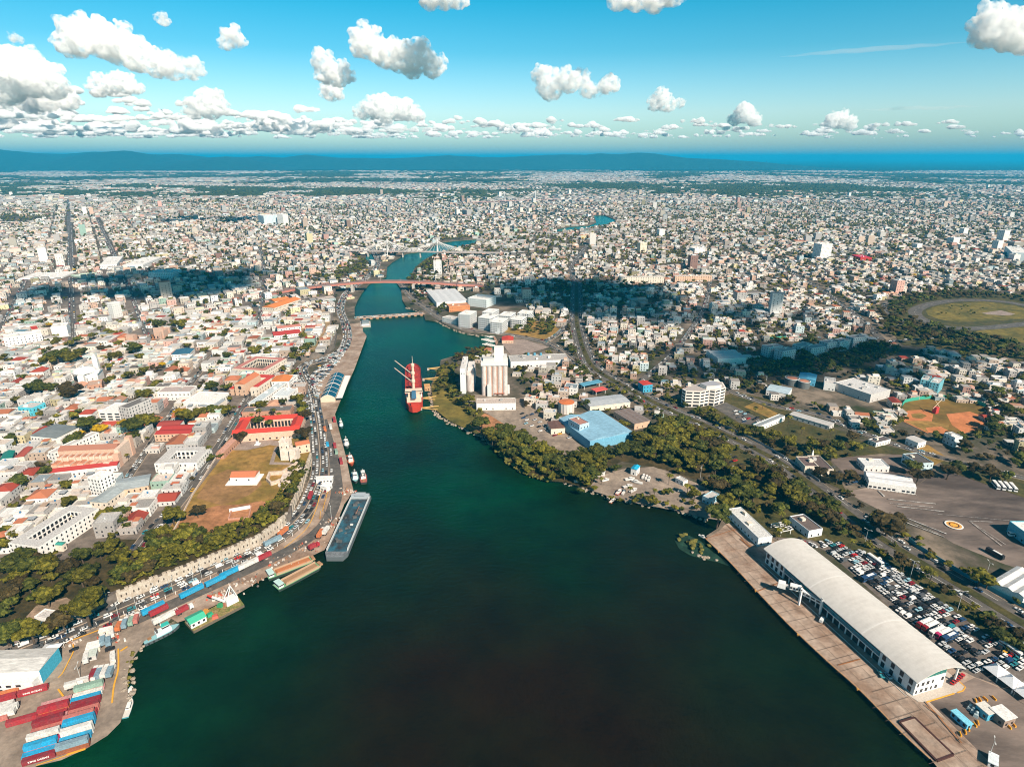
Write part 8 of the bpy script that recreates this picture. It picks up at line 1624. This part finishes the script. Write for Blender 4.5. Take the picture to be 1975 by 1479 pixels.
def palm_meshes(seed):
    rg = random.Random(seed); tm = MB(); pts = [(0.25*math.sin(k*0.6)*k*0.2, 0.05*k, k*1.15) for k in range(8)]
    for a, b in zip(pts[:-1], pts[1:]): tm.tube((a[0], a[1], a[2]-0.2), b, 0.2, 6, r2=0.17)
    fm = MB(); top = Vector(pts[-1])
    for k in range(13):
        a = k*2.4+rg.uniform(-.2, .2); up = rg.uniform(-0.1, 1.0); L_ = rg.uniform(2.4, 3.2); u = Vector((math.cos(a), math.sin(a), 0)); s_ = Vector((-u.y, u.x, 0)); prev = None
        for j in range(5):
            q = j/4; c_ = top+u*L_*q+Vector((0, 0, up*q*1.3-1.9*q*q)); w_ = 0.62*math.sin(math.pi*min(0.96, q*0.85+0.12)); cur = (c_-s_*w_-Vector((0, 0, 0.18)), c_, c_+s_*w_-Vector((0, 0, 0.18)))
            if prev: fm.add([prev[0], prev[1], cur[1], cur[0]], [(0, 1, 2, 3)]); fm.add([prev[1], prev[2], cur[2], cur[1]], [(0, 1, 2, 3)])
            prev = cur
    return tm.mesh('trunk', [M_TRUNK]), fm.mesh('fronds', [LEAF['light green']])
PALM = [palm_meshes(s) for s in range(3)]; PITEMS = []
for px, py, z in ((488,812,PLZ),(515,815,PLZ),(528,808,PLZ),(540,812,PLZ),(502,806,PLZ),(140,1008,PLZ),(20,1036,PLZ),(36,1044,PLZ),(12,1060,PLZ),(98,905,PLZ),(345,858,PLZ),(228,893,PLZ),(248,890,PLZ),(405,880,PLZ),(1160,935,GZ),(1215,955,GZ),(1262,958,GZ),(1290,935,GZ),(1325,955,GZ),(1358,948,GZ),(1040,905,GZ),(1065,912,GZ),(1010,890,GZ),(1085,918,GZ),(1105,905,GZ),(1505,1008,GZ),(1512,1026,GZ),(1500,1040,GZ),(1455,800,GZ),(1470,790,GZ),(1520,820,GZ),(1545,838,GZ),(1600,845,GZ),(1410,845,GZ),(1380,832,GZ),(850,730,GZ),(858,752,GZ),(870,768,GZ),(885,782,GZ),(900,790,GZ),(915,805,GZ),(1470,905,GZ),(1535,945,GZ),(1735,1098,GZ),(1790,1130,GZ),(1640,1058,GZ)):
    p_ = P(px, py, z); k = len(PITEMS); t = thing('palm_tree', 'palm', 'palm tree', p_, random.uniform(0, 6.28), 'palms along the harbour'); sc = random.uniform(0.85, 1.35)
    for nm, me in zip(('trunk', 'fronds'), PALM[k % 3]): o = link(nm, me, t); o.scale = (sc, sc, sc)
    PITEMS.append([t, 'slender feathery palm tree' if sc < 1.1 else 'tall feathery palm tree', p_.x, p_.y])
place_labels(PITEMS)
def tree_mass(idx, data, name, label):
    by = {}
    for j, i in enumerate(idx): by.setdefault(TREES[i][4], []).append(i)
    Vs = []; Fs = []; Ms = []; o = 0; kinds = list(LEAF)
    for kind, l in by.items():
        for i in l:
            x, y, z, r_, _ = TREES[i]; v, f = data[i % len(data)]; a = random.uniform(0, 6.28); c, s = math.cos(a), math.sin(a)
            q = np.c_[v[:, 0]*c-v[:, 1]*s, v[:, 0]*s+v[:, 1]*c, v[:, 2]]*r_*np.array((1, 1, random.uniform(0.9, 1.3)))+np.array((x, y, z+r_*0.95))
            Vs.append(q); Fs.append(f+o); o += len(v); Ms.append(np.full(len(f), kinds.index(kind), np.int32))
    me = quads_mesh(name, np.concatenate(Vs), np.concatenate(Fs), None, LEAF[kinds[0]])
    for k in kinds[1:]: me.materials.append(LEAF[k])
    me.polygons.foreach_set('material_index', np.concatenate(Ms)); ob = link(name, me, kind='stuff'); ob['label'] = label
rest = order[300:]; dep = tp[2][rest]
mid = [crown_data(50+s, lobes=5, leaves=70, sub=1) for s in range(6)]; low = [crown_data(80+s, lobes=2, leaves=16, sub=1) for s in range(6)]
lowest = [crown_data(90+s, lobes=1, leaves=6, sub=1) for s in range(5)]
tree_mass(rest[dep < 950], mid, 'trees', 'trees of the woods and gardens too many to tell apart')
tree_mass(rest[(dep >= 950) & (dep < 1900)], low, 'trees', 'trees between the houses in the middle distance')
tree_mass(rest[dep >= 1900], lowest, 'trees', 'trees between the far houses')
v, f = ICO[1]; k = len(FARX); zz = RNG.uniform(3, 6, k); q = v[None]*np.stack([FARW*0.55, FARW*0.55, zz], 1)[:, None, :]*(1+0.25*RNG.standard_normal((k, len(v), 1)))+np.stack([FARX, FARY, zz*0.6+2], 1)[:, None, :]
F_ = (np.arange(k)*len(v))[:, None, None]+f[None]
o = link('woods', quads_mesh('woods', q.reshape(-1, 3), F_.reshape(-1, 3), None, LEAF[DG]), kind='stuff'); o['label'] = 'woods and tree belts beyond the city'
print('houses', N, 'trees', len(TREES), 'far', k)
# ------------------------------------------------------------------ hills, haze, clouds
def hills():
    rng = random.Random(3)
    for name, D, prof, depth in (('hills', 13500, [(-60,291),(0,290),(60,295),(105,291),(150,294),(190,300),(225,308),(290,294),(330,292.5),(360,297),(385,301),(410,309),(440,309),(480,303),(505,301),(525,304),(560,312),(660,330)], 3400),
                                 ('hills', 15200, [(-100,291),(0,289.5),(60,293),(110,292),(170,297),(230,299),(280,294),(330,294),(370,299),(420,298),(480,304),(560,302),(600,304),(640,299),(690,304),(760,305),(830,304),(880,300),(930,303),(970,304),(1010,301),(1080,299),(1110,300),(1140,296.5),(1170,298.5),(1200,296),(1240,299),(1280,304),(1330,306),(1420,312),(1640,330)], 2600)):
        mb = MB(); N = 260; rows = []
        xs = np.linspace(prof[0][0], prof[-1][0], N); ys = np.interp(xs, [p[0] for p in prof], [p[1] for p in prof])
        for k in range(9):
            t = k/8; e = math.sin(t*math.pi)**1.2
            row = []
            for i, (x, y) in enumerate(zip(xs, ys)):
                Y = D+(t-0.5)*depth; u = (x-W0/2)/FPX; X = u/CP*D*(1+0.0)
                h = CAMZ+(HZ-y)/FPX*D/CP 
                nz = mnoise.fractal(Vector((X/900, Y/900, D)), 0.8, 2.1, 6)
                row.append((X, Y, max(0, h)*e*(1+0.06*nz)+GZ-4 if 0 < k < 8 else GZ-4))
            rows.append(row)
        vs = [p for r_ in rows for p in r_]
        mb.add(vs, [(a*N+i, a*N+i+1, (a+1)*N+i+1, (a+1)*N+i) for a in range(8) for i in range(N-1)])
        o = mb.build(name, mat('hill_forest', (0.016, 0.040, 0.030), var=0.5, scale=0.002, rough=1.0), smooth=True); o['kind'] = 'structure'
hills()
hz = bpy.data.materials.new('haze'); hz.use_nodes = True; n = hz.node_tree.nodes; n.clear()
ho = n.new('ShaderNodeOutputMaterial'); pv = n.new('ShaderNodeVolumePrincipled')
pv.inputs['Color'].default_value = (0.02, 0.50, 0.86, 1); pv.inputs['Density'].default_value = 5.8e-5; pv.inputs['Anisotropy'].default_value = 0.0
hz.node_tree.links.new(pv.outputs[0], ho.inputs['Volume'])
mb = MB(); mb.box((0, 44000), 200000, 96000, -3, 430, bottom=True); o = mb.build('haze', hz); o['kind'] = 'stuff'
# clouds: heaped puffs, one mesh each
M_CV = bpy.data.materials.new('cloud_vapour'); M_CV.use_nodes = True; n = M_CV.node_tree.nodes; n.clear(); out = n.new('ShaderNodeOutputMaterial'); cv_ = n.new('ShaderNodeVolumePrincipled')
cv_.inputs['Color'].default_value = (1, 1, 1, 1); cv_.inputs['Density'].default_value = 0.011; cv_.inputs['Anisotropy'].default_value = -0.25; M_CV.node_tree.links.new(cv_.outputs[0], out.inputs['Volume'])
M_CW = bpy.data.materials.new('cloud_wisps'); M_CW.use_nodes = True; n = M_CW.node_tree.nodes; L = M_CW.node_tree.links; n.clear(); out = n.new('ShaderNodeOutputMaterial'); cv_ = n.new('ShaderNodeVolumePrincipled')
cv_.inputs['Color'].default_value = (1, 1, 1, 1); cv_.inputs['Anisotropy'].default_value = -0.2; gp = n.new('ShaderNodeNewGeometry'); tn = n.new('ShaderNodeTexNoise'); tn.inputs['Scale'].default_value = 0.0075; tn.inputs['Detail'].default_value = 4; tn.inputs['Roughness'].default_value = 0.6
mr = n.new('ShaderNodeMapRange'); mr.inputs[1].default_value = 0.43; mr.inputs[2].default_value = 0.64; mr.inputs[3].default_value = 0.0; mr.inputs[4].default_value = 0.017
L.new(gp.outputs['Position'], tn.inputs['Vector']); L.new(tn.outputs['Fac'], mr.inputs[0]); L.new(mr.outputs[0], cv_.inputs['Density']); L.new(cv_.outputs[0], out.inputs['Volume'])
M_CLOUD = bpy.data.materials.new('cloud'); M_CLOUD.use_nodes = True; n = M_CLOUD.node_tree.nodes; L = M_CLOUD.node_tree.links; n.clear()
out = n.new('ShaderNodeOutputMaterial'); df = n.new('ShaderNodeBsdfDiffuse'); tl = n.new('ShaderNodeBsdfTranslucent'); m1 = n.new('ShaderNodeMixShader')
df.inputs[0].default_value = (0.86, 0.86, 0.86, 1); tl.inputs[0].default_value = (0.92, 0.90, 0.88, 1); m1.inputs[0].default_value = 0.45
tr = n.new('ShaderNodeBsdfTransparent'); m2 = n.new('ShaderNodeMixShader'); lw = n.new('ShaderNodeLayerWeight'); lw.inputs[0].default_value = 0.5
rr = n.new('ShaderNodeValToRGB'); ramp(rr, [(0.60, (0, 0, 0)), (0.97, (1, 1, 1))])
L.new(df.outputs[0], m1.inputs[1]); L.new(tl.outputs[0], m1.inputs[2]); L.new(lw.outputs['Facing'], rr.inputs[0]); L.new(rr.outputs[0], m2.inputs[0]); L.new(m1.outputs[0], m2.inputs[1]); L.new(tr.outputs[0], m2.inputs[2]); L.new(m2.outputs[0], out.inputs[0])
def sky_pt(px, py, D):
    u = (px-W0/2)/FPX; v = (py-H0/2)/FPX; d = Vector((u, CP-SP*v, -SP-CP*v))
    return Vector((0, 0, CAMZ))+d*(D/d.y)
def cloud_mesh(name, puffs, seed, vox, disp=1.0, R=100.0):
    "puffs: centre and radius in metres; the heap is fused and its skin broken up by three sizes of billow"
    v, f = ICO[2]; V = []; F = []; o = 0
    for c, rad in puffs:
        V.append(v*np.array(rad)+np.array(c)); F.append(f+o); o += len(v)
    V = np.concatenate(V); F = np.concatenate(F)
    me = bpy.data.meshes.new(name); me.from_pydata(V.tolist(), [], F.tolist()); me.materials.append(M_CW)
    ob = bpy.data.objects.new(name, me); COL.objects.link(ob)
    md = ob.modifiers.new('fuse', 'REMESH'); md.mode = 'VOXEL'; md.voxel_size = vox; md.use_smooth_shade = True
    for k, (sc, st) in enumerate(((R*0.7, R*0.22*disp), (R*0.26, R*0.17*disp), (R*0.11, R*0.10*disp))):
        tx = bpy.data.textures.new(f'{name}_{seed}_{k}', 'CLOUDS'); tx.noise_scale = sc; tx.noise_depth = 2; tx.noise_basis = 'ORIGINAL_PERLIN'
        d = ob.modifiers.new('billow', 'DISPLACE'); d.texture = tx; d.texture_coords = 'GLOBAL'; d.strength = st; d.mid_level = 0.5
    return ob
def cumulus(outline, D, seed, label, deep=0.6):
    "outline: (x, y, r) heaps in the photograph's pixels; every heap grows smaller heaps, and those grow billows"
    rng = random.Random(seed); puffs = []; k = D/FPX/CP*1.03; rmax = max(r for _, _, r in outline)*k
    def grow(c, rad, lev):
        puffs.append((tuple(c), (rad, rad, rad*0.92)))
        if lev == 0: return
        for _ in range(13 if lev == 2 else 7):
            d = Vector((rng.gauss(0, 1), rng.gauss(0, 0.8)-0.25, rng.gauss(0.25, 0.9))).normalized()
            if d.z < -0.35: d.z = -0.35+0.2*rng.random()
            q = rad*rng.uniform(0.30, 0.55); grow(c+d*rad*rng.uniform(0.72, 1.0), q, lev-1)
    for x, y, r in outline: grow(sky_pt(x, y, D)+Vector((0, rng.uniform(-deep, deep)*r*k, 0)), r*k*0.97, 2)
    ob = cloud_mesh('cloud', puffs, seed, vox=rmax/17, disp=1.0, R=rmax)
    return tag(ob, label, 'cloud', 'cumulus clouds over the city')
cumulus([(150,85,28),(185,75,30),(225,90,32),(265,112,26),(300,125,24),(340,135,20),(368,137,16)], 15000, 1, 'longest cloud, sloping down to the right high over the left of the city')
cumulus([(694,72,20),(715,90,24),(745,108,24),(775,115,26),(805,112,24),(832,128,20),(795,130,20)], 15000, 2, 'large bright cloud with a horned left end, high over the river')
cumulus([(622,118,17),(630,142,20),(655,148,20),(672,150,12)], 16000, 3, 'small boot-shaped white cloud left of the large horned cloud')
cumulus([(640,180,16),(625,172,10),(655,186,9)], 18000, 4, 'small ragged cloud just under the boot-shaped cloud')
cumulus([(1050,150,18),(1062,172,22),(1095,160,20),(1120,155,16),(1135,175,14),(1172,165,17),(1150,178,10)], 15000, 5, 'bright cloud of three heaps right of the river')
cumulus([(1272,192,16),(1285,205,12),(1262,205,10),(1310,200,9)], 19000, 6, 'small upright cloud right of the three-heaped cloud')
cumulus([(1905,60,30),(1940,68,32),(1965,80,26),(1895,45,16),(1985,60,30)], 14000, 7, 'large soft cloud at the top right edge of the sky')
cumulus([(830,2,18),(860,-4,22),(885,4,14)], 14000, 8, 'cloud cut by the top edge left of centre')
cumulus([(1190,2,18),(1230,-4,22),(1265,-2,22),(1300,-8,18)], 14000, 9, 'wide cloud cut by the top edge right of centre')
cumulus([(452,75,16),(440,88,10),(462,82,10)], 16000, 10, 'small lone puff right of the longest cloud')
cumulus([(720,212,18),(745,214,22),(775,212,18),(800,222,14),(700,220,12)], 22000, 11, 'low white cloud with a flat base beside the river')
cumulus([(405,205,24),(380,210,16),(425,212,14)], 20000, 12, 'bright round-topped cloud low over the left of the city')
cumulus([(30,135,34),(70,150,36),(10,165,36),(100,165,26),(-20,140,30)], 18000, 13, 'great heap of cloud at the left edge of the sky')
cumulus([(95,192,24),(60,200,20),(125,195,18)], 20000, 14, 'rounded cloud below the great heap at the left edge')
cumulus([(310,38,10),(318,44,7)], 16000, 15, 'tiny wisp of cloud above the longest cloud')
cumulus([(28,75,8),(36,78,6)], 16000, 16, 'tiny puff near the left edge above the great heap')
cumulus([(210,165,18),(235,162,18),(255,170,14),(190,172,14)], 21000, 17, 'flattened cloud below the longest cloud')
cumulus([(1435,222,16),(1420,230,12),(1455,232,12)], 24000, 18, 'low layered cloud right of centre above the horizon bank')
cumulus([(1620,232,16),(1600,236,12),(1640,240,12)], 24000, 19, 'low round cloud over the plain at the right')
M_CS = M_CV.copy(); M_CS.name = 'cloud_streak'; [q for q in M_CS.node_tree.nodes if q.type == 'PRINCIPLED_VOLUME'][0].inputs['Density'].default_value = 0.0016
for a_, b_, rad_, lab_ in (((1505, 109), (1865, 83), 75, 'thin straight streak of cloud high at the right'), ((1660, 212), (1890, 206), 60, 'thin level streak of cloud low at the right')):
    A_, B_ = sky_pt(*a_, 16000), sky_pt(*b_, 16000); m_ = MB(); q_ = [A_.lerp(B_, t_/12)+Vector((0, 0, random.uniform(-18, 18))) for t_ in range(13)]
    n_ = 10; vs_ = []
    for t_, p_ in enumerate(q_): rr_ = rad_*(0.15+math.sin(math.pi*(t_+0.2)/12.4)); vs_ += [p_+Vector((0, math.cos(2*math.pi*i_/n_), math.sin(2*math.pi*i_/n_)*0.7))*rr_ for i_ in range(n_)]
    m_.add(vs_, [(t_*n_+i_, t_*n_+(i_+1) % n_, (t_+1)*n_+(i_+1) % n_, (t_+1)*n_+i_) for t_ in range(12) for i_ in range(n_)]+[tuple(range(n_))[::-1], tuple(range(12*n_, 13*n_))])
    tag(m_.build('cloud', M_CS), lab_, 'cloud', 'cloud streaks')
def bank():
    rng = random.Random(11); puffs = []
    for i in range(420):
        row = rng.random(); D = 24000+row*26000
        x = rng.uniform(-60, 2035) if i < 260 else rng.uniform(-60, 900)
        lo = np.interp(x, [0, 450, 900, 1300, 1975], [165, 205, 225, 232, 235])
        y = 268-(268-lo)*(1-row)**0.9*rng.uniform(0.1, 1.0)
        k = D/FPX/CP; s = np.interp(x, [0, 450, 900, 1975], [1.6, 1.25, 1.0, 0.8])*(1.25-row*0.75)
        m = rng.randint(4, 9); wd = rng.uniform(14, 38)*s
        for j in range(m):
            fx = rng.uniform(-1, 1); rr_ = rng.uniform(4.0, 9.5)*s*(1-0.5*abs(fx))
            c = sky_pt(x+fx*wd, y-rr_*0.35, D+rng.uniform(-600, 600)); puffs.append((tuple(c), (rr_*k*1.2, rr_*k, rr_*k*0.72)))
    v, f = ICO[2]; V = []; F = []; o = 0
    for c, rad in puffs:
        q = v.copy(); s = rng.uniform(0, 99)
        d = np.array([mnoise.fractal(Vector(p)*1.6+Vector((s, s, s)), 0.7, 2.2, 4) for p in q])
        q = q*(1+0.42*d[:, None]); q[:, 2] = np.where(q[:, 2] < -0.25, -0.25+(q[:, 2]+0.25)*0.25, q[:, 2])
        V.append(q*np.array(rad)+np.array(c)); F.append(f+o); o += len(v)
    V = np.concatenate(V); F = np.concatenate(F); me = bpy.data.meshes.new('clouds'); me.from_pydata(V.tolist(), [], F.tolist()); me.materials.append(M_CV)
    o = link('clouds', me, kind='stuff'); md = o.modifiers.new('fuse', 'REMESH'); md.mode = 'VOXEL'; md.voxel_size = 90
    for k, (sc, st) in enumerate(((420, 150), (190, 90))):
        tx = bpy.data.textures.new('bank_%d' % k, 'CLOUDS'); tx.noise_scale = sc; tx.noise_depth = 2; dm = o.modifiers.new('billow', 'DISPLACE'); dm.texture = tx; dm.texture_coords = 'GLOBAL'; dm.strength = st; o['label'] = 'bank of small cumulus clouds along the horizon'
bank()
M_CO = M_CV.copy(); M_CO.name = 'cloud_overhead'; [q for q in M_CO.node_tree.nodes if q.type == 'PRINCIPLED_VOLUME'][0].inputs['Density'].default_value = 0.05
V, F = OVER(); me = bpy.data.meshes.new('clouds'); me.from_pydata(V.tolist(), [], F.tolist()); me.materials.append(M_CO); o = link('clouds', me, kind='stuff'); md = o.modifiers.new('fuse', 'REMESH'); md.mode = 'VOXEL'; md.voxel_size = 9; o['label'] = 'cumulus overhead, above the picture, shading parts of the city'

# ------------------------------------------------------------------ labels of things that come in numbers
for gname, desc in (('tall lamp posts', 'tall pale lamp post'), ('yellow barrier blocks', 'orange-yellow barrier block'), ('silver tanks along the factory', 'upright silver factory tank'), ('bollards along the terminal quay', 'orange mooring bollard on the quay edge'), ('machinery units', 'grey-blue machinery unit')):
    place_labels([[o, desc, o.location.x, o.location.y] for o in COL.objects if o.get('group') == gname])
dg = bpy.context.evaluated_depsgraph_get(); seen = set(); tot = 0; cl = 0
for o in COL.objects:
    if o.type == 'MESH':
        if o.modifiers:
            e = o.evaluated_get(dg).data; cl += len(e.loops)-2*len(e.polygons)
        elif o.data.name not in seen: seen.add(o.data.name); tot += len(o.data.loops)-2*len(o.data.polygons)
print('TRI unique', tot, 'clouds', cl)
